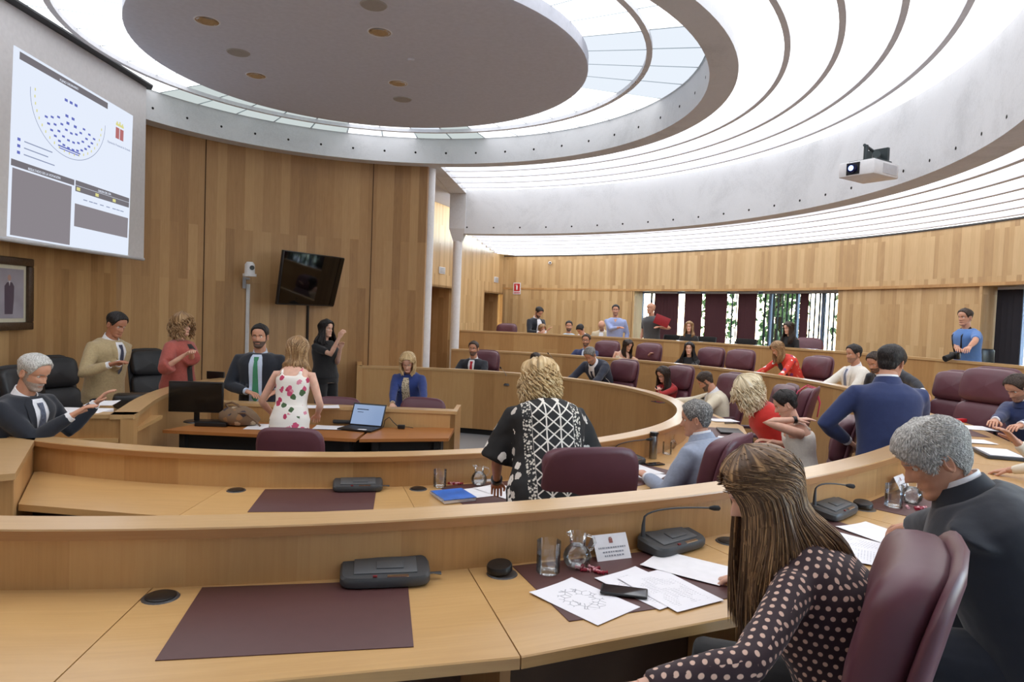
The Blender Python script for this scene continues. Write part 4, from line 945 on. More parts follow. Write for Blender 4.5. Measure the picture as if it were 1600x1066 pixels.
c = put_chair(protoB, 0, 0, .19, 0, 'large burgundy chair seen from the side behind the grey-haired man', p=Vector((.60, 1.69, .19))); c.rotation_euler = (0, 0, math.radians(149) - PI / 2)
put_chair(protoB, 0, 0, .19, 148, 'burgundy chair of the grey-haired man, only its armrest in view at the bottom right', p=Vector((1.56, 2.2, .19)))
for u_, off_, l_ in ((784, .9, 'purple-brown chair at the left end of the gallery'), (1266, 1.0, 'brown chair at the right end of the gallery window')):
    co = quadfit([(711, 515.6), (860, 520.5), (976, 528.6), (1068, 533), (1180, 539.5), (1322, 549.5), (1424, 557.8), (1600, 572)]); vr = float(co[0]) * (u_ / 1000) ** 2 + float(co[1]) * u_ / 1000 + float(co[2]); q_ = at(u_, vr - 12, y=at(u_, vr, z=RAILC_Z).y + off_); put_chair(protoB, 0, 0, .4, 250, l_, p=Vector((q_.x, q_.y, .4)))
# folding chairs
def gdepth(u, off):
    co = quadfit([(711, 515.6), (860, 520.5), (976, 528.6), (1068, 533), (1180, 539.5), (1322, 549.5), (1424, 557.8), (1600, 572)]); vr = float(co[0]) * (u / 1000) ** 2 + float(co[1]) * u / 1000 + float(co[2]); return at(u, vr - 12, y=at(u, vr, z=RAILC_Z).y + off)
def folding(u, v, label):
    p = gdepth(u, 1.3); a = math.atan2(C0.y - p.y, C0.x - p.x); r = empty('folding_chair', (p.x, p.y, .4), a - PI / 2, label, 'chair', 'black folding chairs in the gallery')
    mb = MB(); mb.box((0, -.05, 1.03), (.44, .02, .2), bev=.008); mb.build('backrest', BLACK_MATTE, r); mb = MB(); mb.box((0, .18, .45), (.4, .38, .02), bev=.008); mb.build('seat', BLACK_MATTE, r)
    for s in (-1, 1):
        mb = MB(); mb.tube([(s * .23, -.06, 1.12), (s * .23, .36, 0)], .012, 8); mb.build('leg', BLACK, r); mb = MB(); mb.tube([(s * .21, -.02, 0), (s * .21, .3, .46)], .012, 8); mb.build('leg', BLACK, r)
folding(1052, 522, 'black folding chair right of the standing man in grey polo'); folding(1102, 522, 'middle black folding chair, right of the seated blonde woman'); folding(1165, 526, 'black folding chair at the centre of the gallery window')
# ------------------------------------------------------------ wall equipment
# projection screen
sx = -.541 * 9.12
r = empty('projection_screen', (sx, 0, 0), 0, 'large white projection screen hanging at the upper left', 'screen')
SCR = plain('screen_fabric', (214, 212, 214), .8)
def ys(u, v): q = atx(u, v, sx); return q.y, q.z
yR, zT = ys(228, 140); _, zBt = ys(222, 405); yL = 3.6
mb = MB(); mb.box((0, (yR + yL) / 2, (4.67 + zBt) / 2), (.012, yR - yL, 4.67 - zBt)); mb.build('fabric', SCR, r, smooth=False)
mb = MB(); mb.tube([(0, yL, zBt), (0, yR, zBt)], .022, 12); mb.build('bottom_bar', plain('bar_grey', (190, 190, 194), .4), r)
c4 = [ys(20, 70), ys(207, 181), ys(199, 401), ys(9, 369)]
def sq(a, b):   # a 0..1 left-right, b 0..1 bottom-top on the projected picture
    x0 = c4[3][0] * (1 - a) + c4[2][0] * a; x1 = c4[0][0] * (1 - a) + c4[1][0] * a; z0 = c4[3][1] * (1 - a) + c4[2][1] * a; z1 = c4[0][1] * (1 - a) + c4[1][1] * a
    return (x0 * (1 - b) + x1 * b, z0 * (1 - b) + z1 * b)
def prj(mb, a0, a1, b0, b1, d=.0075):
    P = [sq(a0, b0), sq(a1, b0), sq(a1, b1), sq(a0, b1)]; mb.add([(d, y, z) for y, z in P], [[0, 1, 2, 3]])
LW = emit_mat('projected_white', (232, 240, 255), .98); LG = emit_mat('projected_grey', (150, 144, 150), .85); LD = emit_mat('projected_dark_grey', (128, 124, 130), .85); LB_ = emit_mat('projected_blue', (110, 120, 200), .9); LY = emit_mat('projected_yellow', (226, 222, 150), .95)
LT = emit_mat('projected_text', (150, 160, 190), .9); LR = emit_mat('projected_red', (190, 120, 120), .9)
mb = MB(); prj(mb, 0, 1, 0, 1); im = mb.build('projected_image', LW, r, smooth=False)
for q_ in ((.02, .45, .01, .365), (.48, .985, .13, .27)):
    mb = MB(); prj(mb, *q_, .0085); mb.build('grey_field', LG, im, smooth=False)
for q_ in ((.04, .74, .945, .985), (.01, .47, .375, .41), (.48, .99, .382, .412), (.48, .99, .345, .380)):
    mb = MB(); prj(mb, *q_, .0085); mb.build('title_bar', LD, im, smooth=False)
mb = MB(); prj(mb, .49, .52, .352, .372, .0095); prj(mb, .655, .685, .352, .372, .0095); prj(mb, .82, .85, .352, .372, .0095)
for k in range(22): a = math.radians(175 + 190 * k / 22); prj(mb, .42 + .27 * math.cos(a) - .004, .42 + .27 * math.cos(a) + .004, .80 + .25 * math.sin(a), .815 + .25 * math.sin(a), .0095)
mb.build('yellow_marks', LY, im, smooth=False)
mb = MB()
for R1, n_ in ((.12, 7), (.17, 10), (.215, 14)):
    for k in range(n_): a = math.radians(200 + 140 * (k + .5) / n_); x = .43 + R1 * math.cos(a) * 1.0; y = .80 + R1 * math.sin(a); prj(mb, x - .011, x + .011, y - .006, y + .006, .0095)
for x, y in ((.38, .86), (.42, .86), (.46, .86), (.39, .77), (.44, .77), (.40, .73), (.46, .73)): prj(mb, x - .012, x + .012, y - .008, y + .008, .0095)
prj(mb, .33, .51, .575, .583, .0095); prj(mb, .34, .50, .563, .569, .0095); mb.build('seat_marks', LB_, im, smooth=False)
mb = MB()
for k in range(40):
    a = math.radians(178 + 184 * k / 40); a2 = math.radians(178 + 184 * (k + 1) / 40); R1 = .30; P = [sq(.42 + R1 * math.cos(q) * f, .82 + .29 * math.sin(q) * f) for q in (a, a2) for f in (1, 1.012)]; mb.add([(.0095, *P[0]), (.0095, *P[1]), (.0095, *P[3]), (.0095, *P[2])], [[0, 1, 2, 3]])
for b, w_ in ((.52, .2), (.485, .17), (.45, .22)): prj(mb, .09, .09 + w_, b, b + .006, .0095)
for x in (.55, .60, .64, .7, .76, .82, .86, .9): prj(mb, x, x + .035, .303, .309, .0095)
mb.build('thin_lines', LT, im, smooth=False)
mb = MB()
for b, m_ in ((.52, 0), (.485, 1), (.45, 2)): prj(mb, .045, .065, b - .004, b + .012, .0095)
mb.build('legend_dots', LB_, im, smooth=False)
mb = MB(); prj(mb, .48, .985, .29, .335, .009); prj(mb, .88, .985, .275, .30, .009); mb.build('white_strip', LW, im, smooth=False)
mb = MB(); prj(mb, .825, .862, .785, .86, .0095); prj(mb, .868, .905, .785, .86, .0095); mb.build('crest_shield', LR, im, smooth=False)
mb = MB(); prj(mb, .825, .905, .872, .888, .0095); prj(mb, .832, .845, .888, .9, .0095); prj(mb, .858, .872, .888, .905, .0095); prj(mb, .885, .898, .888, .9, .0095); mb.build('crest_crown', LY, im, smooth=False)
def wtext(s, size, mat, parent, loc, rot, align='CENTER', name='lettering', ext=.0005):
    cu = D.curves.new(name, 'FONT'); cu.body = s; cu.size = size; cu.align_x = align; cu.extrude = ext; cu.materials.append(mat)
    tmp = D.objects.new('tmp', cu); COL.objects.link(tmp); dg = bpy.context.evaluated_depsgraph_get(); me = D.meshes.new_from_object(tmp.evaluated_get(dg)); D.objects.remove(tmp)
    o = D.objects.new(name, me); COL.objects.link(o); o.parent = parent; o.location = loc; o.rotation_euler = rot; return o
yy, zz = sq(.865, .735); wtext('Diputación Provincial de Granada', .036, LT, im, (.0095, yy, zz), (PI / 2, 0, PI / 2))
yy, zz = sq(.74, .388); wtext('ORDEN DEL DÍA', .035, LW, im, (.0095, yy, zz), (PI / 2, 0, PI / 2)); yy, zz = sq(.24, .382); wtext('RESULTADO DE LA VOTACIÓN', .035, LW, im, (.0095, yy, zz), (PI / 2, 0, PI / 2)); yy, zz = sq(.4, .955); wtext('PLENO ORDINARIO', .035, LW, im, (.0095, yy, zz), (PI / 2, 0, PI / 2))
# ceiling slot the screen drops from
mb = MB(); mb.box((sx + .17, (yR + .25 + yL) / 2, zT + .10), (.5, yR + .25 - yL, .03)) if False else mb.prism([Vector((XW - .2, .8)), Vector((sx + .12, .8)), Vector((sx + .12, yR - .05)), Vector((sx + .02, yR + .10)), Vector((XW - .2, yR - .3))], 4.655, 4.675); tag(mb.build('trim_12', plain('slot_dark', (60, 62, 66), .7)), kind='structure')
# portrait
px = XW + .045
def pz(u, v): q = atx(u, v, px); return q.y, q.z
y1, zt1 = pz(48, 405); _, zb1 = pz(48, 515)
y0 = y1 - (zt1 - zb1) * .86
cy, cz, ww, hh = (y0 + y1) / 2, (zt1 + zb1) / 2, y1 - y0, zt1 - zb1
r = empty('framed_portrait', (px, cy, cz), 0, 'dark framed portrait of a standing person on the left wall', 'painting')
FR = plain('carved_dark_frame', (66, 46, 28), .4, noise_amt=.3, nscale=60, bump=.3)
mb = MB(); fw = .085
for (yc, zc, a, b) in ((0, hh / 2 - fw / 2, ww, fw), (0, -hh / 2 + fw / 2, ww, fw), (ww / 2 - fw / 2, 0, fw, hh - 2 * fw), (-ww / 2 + fw / 2, 0, fw, hh - 2 * fw)): mb.box((.02, yc, zc), (.05, a, b), bev=.012)
mb.build('frame', FR, r)
mb = MB(); mb.box((.005, 0, 0), (.01, ww - 2 * fw, hh - 2 * fw)); mb.build('mount', plain('mount_cream', (206, 200, 180), .7), r)
t = plain('canvas_lilac', (156, 150, 162), .6, noise_amt=.1, nscale=5); mb = MB(); mb.box((.013, 0, 0), (.004, ww - 2 * fw - .08, hh - 2 * fw - .08)); cv = mb.build('canvas', t, r)
def blob(mb, pts, d): mb.add([(d, y, z) for y, z in pts], [list(range(len(pts)))])
k = hh
mb = MB(); blob(mb, [(-.09 * k, -.28 * k), (-.095 * k, .10 * k), (-.05 * k, .15 * k), (0, .16 * k), (.05 * k, .15 * k), (.085 * k, .10 * k), (.08 * k, -.08 * k), (.06 * k, -.28 * k)], .0155); mb.build('painted_suit', plain('paint_suit', (82, 68, 84), .6), cv, smooth=False)
mb = MB(); blob(mb, [(-.006 * k + .032 * k * math.cos(a), .215 * k + .042 * k * math.sin(a)) for a in [2 * PI * j / 14 for j in range(14)]], .0157); mb.build('painted_face', plain('paint_face', (178, 140, 128), .6), cv, smooth=False)
mb = MB(); blob(mb, [(-.02 * k, .17 * k), (.012 * k, .17 * k), (-.004 * k, .10 * k)], .0165); mb.build('painted_shirt', plain('paint_shirt', (210, 206, 214), .6), cv, smooth=False)
# television on the curved wall
ct = Vector((-3.212, 10.979, 2.285))
r = empty('television', ct, 1.102, 'large flat black television tilted forward on the curved timber wall', 'television')
Tt = Matrix.Rotation(.138, 4, 'X')
mb = MB(); mb.box((0, 0, 0), (1.44, .05, .828), bev=.008, M=Tt); mb.build('bezel', BLACK, r); mb = MB(); mb.box((0, -.027, 0), (1.40, .004, .79), M=Matrix.Translation((0, 0, 0)) @ Tt); o = mb.build('screen', plain('tv_glass', (6, 7, 8), .04), r)
o.location = (0, -.0, .0); mb = MB(); mb.box((0, .18, 0), (.3, .30, .2), bev=.01); mb.build('wall_bracket', BLACK, r)
mb = MB(); mb.box((.0, .10, -1.2), (.035, .03, 1.75)); mb.build('cable_duct', BLACK, r)
# camera and white duct
def onwood(u, v, dr):
    y = 3.0
    while y < 14:
        p = at(u, v, y=y)
        if (p.xy - C0).length > RW - dr and p.y > C0.y: return p
        y += .01
cc_ = onwood(390, 430, .36); r = empty('conference_camera', cc_, math.radians(20), 'white dome conference camera on a wall bracket left of the television', 'camera')
mb = MB(); mb.tube([(0, 0, -.02), (0, 0, .02)], [.10, .10], 20); mb.tube([(0, 0, .02), (0, 0, .16), (0, 0, .20)], [.075, .072, .045], 20); mb.build('body', WHITE_METAL, r); mb = MB(); mb.tube([(.03, -.05, .11), (.035, -.085, .11)], .035, 16); mb.build('lens', BLACK, r)
mb = MB(); mb.box((-.03, .16, -.05), (.06, .32, .03)); mb.box((-.08, .30, -.11), (.05, .05, .18)); mb.build('bracket', plain('bracket_grey', (150, 150, 152), .4), r)
dct = onwood(388, 444, .03); mb = MB(); mb.box((0, 0, -1.15), (.05, .03, 2.3)); o = mb.build('cable_duct', WHITE_METAL, None, loc=dct); tag(o, 'thin white vertical cable duct below the dome camera', 'duct')
# fire sign, vents and detector on the far walls
def onwall(u, v):
    z_ = 2.8; best = None
    for (a, na), (b, nb) in zip(wp, wp[1:]):
        ua, ub = u_of(a), u_of(b)
        if ua <= u < ub: k = (u - ua) / (ub - ua); p = a.lerp(b, k); return at(u, v, y=p.y), na
e, nn = onwall(808, 451); nn = -nn
r = empty('fire_extinguisher_sign', e + Vector((nn.x * .01, nn.y * .01, 0)), math.atan2(nn.y, nn.x) + PI / 2, 'red and white fire extinguisher sign on the back wall', 'sign')
mb = MB(); mb.box((0, 0, 0), (.24, .01, .34)); mb.build('plate', PAPER, r); mb = MB(); mb.box((0, -.006, .035), (.19, .004, .22)); mb.box((0, -.006, -.125), (.2, .004, .045)); rd = mb.build('red_field', plain('sign_red', (196, 32, 38), .5), r)
mb = MB(); mb.box((0, -.009, .02), (.05, .003, .12), bev=.001); mb.box((0, -.009, .095), (.02, .003, .03)); mb.box((-.025, -.009, .10), (.05, .003, .012)); mb.build('extinguisher_symbol', PAPER, rd); wtext('EXTINTOR', .038, PAPER, rd, (0, -.0085, -.138), (PI / 2, 0, 0))
def vent(d, z, lab):
    p = swp(d) - sn * .012; a = math.atan2(-sn.y, -sn.x) + PI / 2; r = empty('wall_vent', (p.x, p.y, z), a, lab, 'vent', 'small vents on the side wall'); mb = MB(); mb.box((0, 0, 0), (.34, .02, .16), bev=.004); mb.build('frame', WHITE_METAL, r)
    mb = MB()
    for k in range(4): mb.box((0, -.012, -.05 + k * .033), (.28, .004, .014))
    mb.build('slats', plain('slat_grey', (110, 114, 116), .5), r)
vent(u_to_d(774), 2.82, 'small white ventilation grille above the right recess'); vent(u_to_d(689), 2.82, 'small white ventilation grille between the two columns')
e, nn = onwall(861, 411); r = empty('wall_detector', e - Vector((nn.x * .06, nn.y * .06, 0)), 0, 'small round white detector high on the back wall', 'detector'); mb = MB(); mb.tube([(0, .06, 0), (0, 0, 0)], [.05, .04], 14); mb.build('housing', WHITE_METAL, r); mb = MB(); mb.tube([(0, 0, 0), (0, -.02, 0)], .022, 12); mb.build('lens', BLACK, r)
# projector
pj_ = at(1357, 268, y=7.2); r = empty('video_projector', pj_, math.radians(33), 'white video projector hung from the outer concrete ring', 'projector')
PW = plain('projector_white', (228, 228, 230), .4)
mb = MB(); mb.box((0, 0, 0), (.46, .38, .15), bev=.012); mb.build('body', PW, r); mb = MB(); mb.box((-.231, .03, .0), (.01, .14, .12)); mb.build('lens_recess', BLACK, r)
mb = MB(); mb.tube([(-.23, .03, 0), (-.27, .03, 0)], [.05, .045], 18); ln = mb.build('lens', plain('lens_glass', (20, 26, 60), .05), r); mb = MB(); mb.tube([(-.271, .03, 0), (-.273, .03, 0)], .028, 14); mb.build('lamp_glow', emit_mat('lens_light', (170, 190, 255), 2.5), ln)
mb = MB(); mb.box((.06, -.191, 0), (.26, .004, .1)); mb.build('vent_panel', plain('vent_white', (196, 196, 200), .5), r)
mb = MB(); mb.box((.02, 0, .09), (.3, .3, .03), bev=.01); mb.tube([(-.07, 0, .09), (-.07, 0, .26)], .022, 10); mb.tube([(-.1, 0, .255), (.36, .12, .255)], .016, 8); mb.tube([(.13, 0, .2), (.30, .1, .2)], .04, 10); mb.box((.38, .13, .2), (.04, .24, .22)); mb.build('mounting_bracket', plain('bracket_dark', (58, 66, 68), .4, .5), r)
# downlights and grilles in the disc
for i, (x, y) in enumerate(((-3.01, 6.62), (-1.39, 6.73), (-3.11, 8.13), (-1.46, 8.21))):
    lab = ['round chrome downlight at the upper left of the ceiling disc', 'round chrome downlight at the upper right of the ceiling disc', 'round chrome downlight at the lower left of the ceiling disc', 'round chrome downlight at the lower right of the ceiling disc'][i]
    r = empty('downlight', (x, y, Z_DISC), 0, lab, 'light', 'recessed downlights'); mb = MB(); mb.lathe([(.105, -.002), (.115, -.006), (.12, 0)], n=28); mb.build('rim', PW, r); mb = MB(); mb.lathe([(.05, .0), (.105, -.003)], n=28); mb.lathe([(.0, -.004), (.035, -.006), (.06, -.004), (.085, -.007), (.1, -.003)], n=10); mb.build('reflector', CHROME, r, angle=10)
for i, (x, y) in enumerate(((-3.03, 7.41), (-1.33, 6.14), (-1.51, 8.82))):
    r = empty('ceiling_grille', (x, y, Z_DISC), 0, ['flat round grille at the left of the ceiling disc', 'flat round grille at the top edge of the picture', 'flat round grille near the lower rim of the ceiling disc'][i], 'grille', 'round ceiling grilles'); mb = MB(); mb.lathe([(0, -.008), (.03, -.012), (.07, -.006), (.11, -.009), (.12, 0)], n=28); mb.build('cover', plain('grille_grey', (168, 164, 158), .6), r)
mb = MB(); mb.lathe([(0, -.02), (.03, -.018), (.04, 0)], n=20); o = mb.build('smoke_detector', PLASTER, None, loc=(-1.19, 7.42, Z_DISC)); tag(o, 'tiny round smoke detector on the ceiling disc', 'detector')
# ------------------------------------------------------------ people
def skin_mat(name, rgb):
    t = NT(name); c = s2l(rgb)[:3]; tc = t.n('ShaderNodeTexCoord'); nz = t.n('ShaderNodeTexNoise', i_Scale=30.0, i_Detail=3.0); t.l(tc.outputs['Object'], nz.inputs[0])
    t.l(t.ramp(nz.outputs[0], [(.3, (c[0] * .93, c[1] * .88, c[2] * .86)), (.7, (min(1, c[0] * 1.05), c[1] * 1.04, c[2] * 1.02))]), t.b.inputs['Base Color'])
    t.b.inputs['Roughness'].default_value = .5; t.b.inputs['Subsurface Weight'].default_value = .15; t.b.inputs['Subsurface Radius'].default_value = (.01, .004, .002); t.b.inputs['Subsurface Scale'].default_value = .5
    return t.mat
SKIN = {'fair': skin_mat('skin_fair', (222, 178, 156)), 'mid': skin_mat('skin_medium', (200, 150, 124)), 'tan': skin_mat('skin_tanned', (178, 124, 98))}
EYEW = plain('eye_white', (225, 220, 215), .3); EYED = plain('eye_dark', (40, 26, 20), .3); LIP = {}
def lipmat(rgb):
    if rgb not in LIP: LIP[rgb] = plain('lips_%d' % len(LIP), rgb, .45)
    return LIP[rgb]
def hair_mat(rgb, rgb2, name):
    if name in MATS: return MATS[name]
    t = NT(name); uv = t.n('ShaderNodeUVMap', uv_map='UVMap'); m_ = t.n('ShaderNodeMapping'); m_.inputs['Scale'].default_value = (36, 1.2, 1); t.l(uv.outputs[0], m_.inputs[0])
    nz = t.n('ShaderNodeTexNoise', i_Scale=1.0, i_Detail=4.0); t.l(m_.outputs[0], nz.inputs[0])
    t.l(t.ramp(nz.outputs[0], [(.34, s2l(tuple(x * .72 for x in rgb))), (.5, s2l(rgb)), (.66, s2l(rgb2))]), t.b.inputs['Base Color'])
    t.b.inputs['Roughness'].default_value = .42; t.b.inputs['Specular IOR Level'].default_value = .35; t.bump(nz.outputs[0], .25, .003); MATS[name] = t.mat; return t.mat
HAIR = dict(black=hair_mat((26, 23, 24), (54, 48, 48), 'hair_black'), dark=hair_mat((44, 34, 30), (80, 62, 50), 'hair_dark_brown'), brown=hair_mat((102, 76, 54), (190, 152, 108), 'hair_brown_highlights'),
            ltbrown=hair_mat((150, 116, 80), (196, 164, 122), 'hair_light_brown'), blonde=hair_mat((196, 164, 116), (232, 212, 172), 'hair_blonde'), pale=hair_mat((222, 204, 168), (246, 236, 212), 'hair_pale_blonde'),
            grey=hair_mat((132, 130, 126), (190, 188, 184), 'hair_grey'), dkgrey=hair_mat((84, 82, 82), (140, 138, 136), 'hair_dark_grey'))
def shair(k, rgb, rgb2):
    t = NT('cropped_hair_' + k); tc = t.n('ShaderNodeTexCoord'); m_ = t.n('ShaderNodeMapping'); m_.inputs['Scale'].default_value = (1, 1, .35); t.l(tc.outputs['Object'], m_.inputs[0]); nz = t.n('ShaderNodeTexNoise', i_Scale=190.0, i_Detail=3.0); t.l(m_.outputs[0], nz.inputs[0])
    t.l(t.ramp(nz.outputs[0], [(.36, s2l(tuple(x * .86 for x in rgb))), (.5, s2l(rgb)), (.64, s2l(rgb2))]), t.b.inputs['Base Color']); t.b.inputs['Roughness'].default_value = .55; t.b.inputs['Specular IOR Level'].default_value = .3; t.bump(nz.outputs[0], .4, .003); return t.mat
SHAIR = dict(black=shair('black', (30, 27, 27), (58, 52, 50)), dark=shair('dark', (50, 40, 35), (86, 70, 58)), grey=shair('grey', (176, 174, 169), (214, 212, 208)), dkgrey=shair('dkgrey', (100, 98, 96), (168, 166, 162)), brown=shair('brown', (96, 72, 50), (150, 120, 90)))
def lerp_tab(tab, x):
    if x <= tab[0][0]: return tab[0][1]
    for (a, b), (c, d) in zip(tab, tab[1:]):
        if x <= c:
            k = (x - a) / (c - a); k = k * k * (3 - 2 * k) if False else k; return b + (d - b) * k
    return tab[-1][1]
HF = [(-.5, .22), (-.46, .33), (-.40, .355), (-.33, .335), (-.27, .355), (-.2, .345), (-.1, .355), (0, .34), (.07, .375), (.14, .39), (.22, .385), (.3, .35), (.38, .28), (.45, .17), (.485, .08), (.5, .0)]
HB = [(-.5, .06), (-.4, -.02), (-.3, -.22), (-.2, -.32), (-.1, -.375), (0, -.39), (.1, -.425), (.2, -.43), (.3, -.39), (.38, -.31), (.45, -.19), (.485, -.09), (.5, -.001)]
HW = [(-.5, .09), (-.46, .15), (-.4, .19), (-.33, .22), (-.25, .245), (-.15, .272), (-.05, .29), (.05, .305), (.15, .315), (.25, .305), (.33, .27), (.4, .21), (.45, .145), (.485, .07), (.5, .001)]
def headpt(z, phi, off=0, feat=True, fem=False):
    """unit head (chin -.5, crown .5); phi 0 = face front, positive to the person's right"""
    f, b, w_ = lerp_tab(HF, z), lerp_tab(HB, z), lerp_tab(HW, z)
    if fem and z < -.2: w_ *= .93
    cy, dy = (f + b) / 2, (f - b) / 2; c_, s_ = math.cos(phi), math.sin(phi); e = .86
    x = math.copysign(abs(s_) ** e, s_) * w_; y = cy + math.copysign(abs(c_) ** e, c_) * dy
    if feat and c_ > 0:
        g = lambda xx, zz, sx, sz: math.exp(-((x - xx) / sx) ** 2 - ((z - zz) / sz) ** 2)
        nz = 0
        if -.24 < z < .09: nz = .105 * max(0, min(1, (.07 - z) / .22)) * (1 if z > -.165 else max(0, 1 - (-.165 - z) / .035))
        y += nz * math.exp(-(x / (.035 + .035 * max(0, min(1, (-z) / .16)))) ** 2) + .02 * math.exp(-(x / .03) ** 2) * (1 if -.16 < z < .1 else 0)
        y -= .05 * (g(.125, .0, .06, .045) + g(-.125, .0, .06, .045)); y += .018 * (g(.12, .075, .09, .025) + g(-.12, .075, .09, .025))
        y += .02 * g(0, -.265, .075, .018) + .022 * g(0, -.31, .065, .018) - .012 * g(0, -.288, .08, .007) - .018 * g(0, -.35, .08, .02) + .02 * g(0, -.43, .09, .035)
        y += .012 * (g(.17, -.1, .07, .06) + g(-.17, -.1, .07, .06))
    n = Vector((x / max(w_, .02), (y - cy) / max(dy, .02), (z / .5) ** 3 if z > 0 else 0)); n = n.normalized() if n.length > 0 else Vector((0, 0, 1))
    return Vector((x, y, z)) + n * off
ZL_ = [-.5, -.485, -.46, -.43, -.4, -.375, -.355, -.335, -.32, -.308, -.296, -.288, -.28, -.268, -.255, -.24, -.22, -.2, -.185, -.17, -.155, -.14, -.12, -.1, -.08, -.06, -.045, -.03, -.015, 0, .015, .03, .045, .06, .075, .09, .11, .14, .18, .22, .26, .3, .34, .38, .41, .44, .465, .485, .495, .5]
def add_head(mb, M, h, fem, beard, glasses=False, lips=True):
    n = 56; rows = []; mis = []
    PH = [2 * PI * k / n for k in range(n)]
    # denser towards the face
    PH = [p - .42 * math.sin(p) if True else p for p in PH]
    for z in ZL_: rows.append([M @ (headpt(z, p, fem=fem) * h) for p in PH])
    V = [p for r_ in rows for p in r_]
    groups = {0: [], 2: [], 3: [], 4: [], 5: []}
    for i in range(len(rows) - 1):
        zc = (ZL_[i] + ZL_[i + 1]) / 2
        for j in range(n):
            pc = (PH[j] + (PH[(j + 1) % n] if j < n - 1 else PH[0] + 2 * PI)) / 2; q = headpt(zc, pc, fem=fem); mi = 0; front = q.y > .1
            if front and abs(zc + .288) < (.020 if fem else .014) and abs(q.x) < .075 and lips: mi = 3
            elif front and .062 < zc < .092 and .055 < abs(q.x) < .19: mi = 4
            elif beard and q.y > -.05 and zc < -.2 + .0 and (zc < -.33 or abs(q.x) > .085 or -.262 < zc < -.205 or beard > 1 and zc < -.31): mi = 5
            elif beard and -.05 < q.y < .1 and zc < .02 and abs(q.x) > .2: mi = 5
            a, b = i * n + j, i * n + (j + 1) % n; groups[mi].append([a, b, b + n, a + n])
    base = len(mb.v); mb.v += V
    for mi, fs in groups.items():
        for f in fs: mb.f.append([base + k for k in f]); mb.m.append(mi); mb.uv.append([(0, 0)] * 4)
    for s in (-1, 1):      # eyes and ears
        c = headpt(0, 0, fem=fem); ex = Vector((s * .125, .272, .002)); R_ = .052
        for mi, r_, dy in ((1, R_, 0), (2, R_ * .5, R_ * .56)):
            rg = []
            for a in range(7): th = PI * a / 6; rg.append([M @ ((ex + Vector((math.sin(th) * math.cos(2 * PI * k / 10) * r_, dy + math.cos(th) * r_ * (.95 if mi == 1 else 1), math.sin(th) * math.sin(2 * PI * k / 10) * r_ * .8)) * 1) * h) for k in range(10)])
            mb.loft(rg, False, mi)
        ec = Vector((s * .305, -.03, -.04)); rg = []
        for (k_, sc_) in ((0, .9), (.03, 1.05), (.045, 1), (.04, .7), (.02, .5)):
            rg.append([M @ ((ec + Vector((s * k_, -.045 * k_ / .045 + math.cos(a) * .048 * sc_, math.sin(a) * .125 * sc_ - (.0 if math.sin(a) > 0 else -.01)))) * h) for a in [2 * PI * q / 14 for q in range(14)]])
        mb.loft(rg, True, 0)
def add_hand(mb, W, d, up, side, curl=.5, s=1.0, mi=0, spread=.06):
    """W wrist, d direction of the hand, up = back of the hand, side +1 thumb towards x = d x up"""
    d = d.normalized(); up = (up - d * up.dot(d)).normalized(); x = d.cross(up) * side
    def P(a, b, c): return W + (d * a + x * b + up * c) * s
    rg = []
    for a, w_, t_ in ((-.02, .026, .021), (0, .027, .02), (.03, .036, .017), (.07, .042, .014), (.09, .041, .012), (.098, .036, .008)):
        rg.append([P(a, math.cos(q) * w_, math.sin(q) * t_) for q in [2 * PI * k / 12 for k in range(12)]])
    mb.loft(rg, True, mi)
    for k, (b, L_) in enumerate(((.031, .070), (.010, .080), (-.011, .074), (-.030, .058))):
        a, c, ang = .088, .0, .12 + curl * .25; pts = [P(a - .015, b, 0), P(a, b, 0)]; r_ = [.0092 * s, .0095 * s]; bb = b
        for j, f in enumerate((.42, .32, .26)):
            ang_ = curl * (.55, 1.15, 1.6)[j] + .08; a += L_ * f * math.cos(ang_); c -= L_ * f * math.sin(ang_); bb += L_ * f * spread * (1.5 - k) * .6
            pts.append(P(a, bb, c)); r_.append((.0085, .0078, .0062)[j] * s)
        mb.tube(pts, r_, 8, True, mi)
    mb.tube([P(.015, .022, -.004), P(.035, .044, -.010), P(.06, .058, -.016 - curl * .01), P(.082, .060 - curl * .012, -.022 - curl * .014)], [.014 * s, .0115 * s, .0095 * s, .007 * s], 8, True, mi)
def ik(S, T, l1, l2, pole):
    v = T - S; d = v.length; d2 = min(d, (l1 + l2) * .995); v = v.normalized(); T = S + v * d2
    a = (l1 * l1 - l2 * l2 + d2 * d2) / (2 * d2); hgt = math.sqrt(max(l1 * l1 - a * a, 0)); p = pole - v * pole.dot(v); p = p.normalized() if p.length > 1e-5 else v.orthogonal().normalized()
    return S + v * a + p * hgt, T
MALE = [(-.10, .150, .112), (0, .162, .118), (.10, .156, .112), (.20, .160, .114), (.30, .176, .124), (.38, .186, .126), (.44, .178, .112), (.48, .125, .086), (.52, .068, .062)]
FEM = [(-.10, .165, .118), (0, .168, .118), (.10, .140, .102), (.18, .130, .098), (.27, .143, .114), (.34, .152, .124), (.41, .152, .100), (.46, .112, .076), (.50, .056, .052)]
def tab3(tab, t):
    return lerp_tab([(a, b) for a, b, c in tab], t), lerp_tab([(a, c) for a, b, c in tab], t)
TEX = D.textures.new('folds', 'CLOUDS'); TEX.noise_scale = .13; TEX.noise_depth = 2
def cloth_mods(o, vox, fold=.012, sm=3):
    m = o.modifiers.new('r', 'REMESH'); m.mode = 'VOXEL'; m.voxel_size = vox; m.use_smooth_shade = True
    m = o.modifiers.new('s', 'SMOOTH'); m.factor = .5; m.iterations = sm
    if fold: m = o.modifiers.new('d', 'DISPLACE'); m.texture = TEX; m.strength = fold; m.mid_level = .5; m.texture_coords = 'LOCAL'
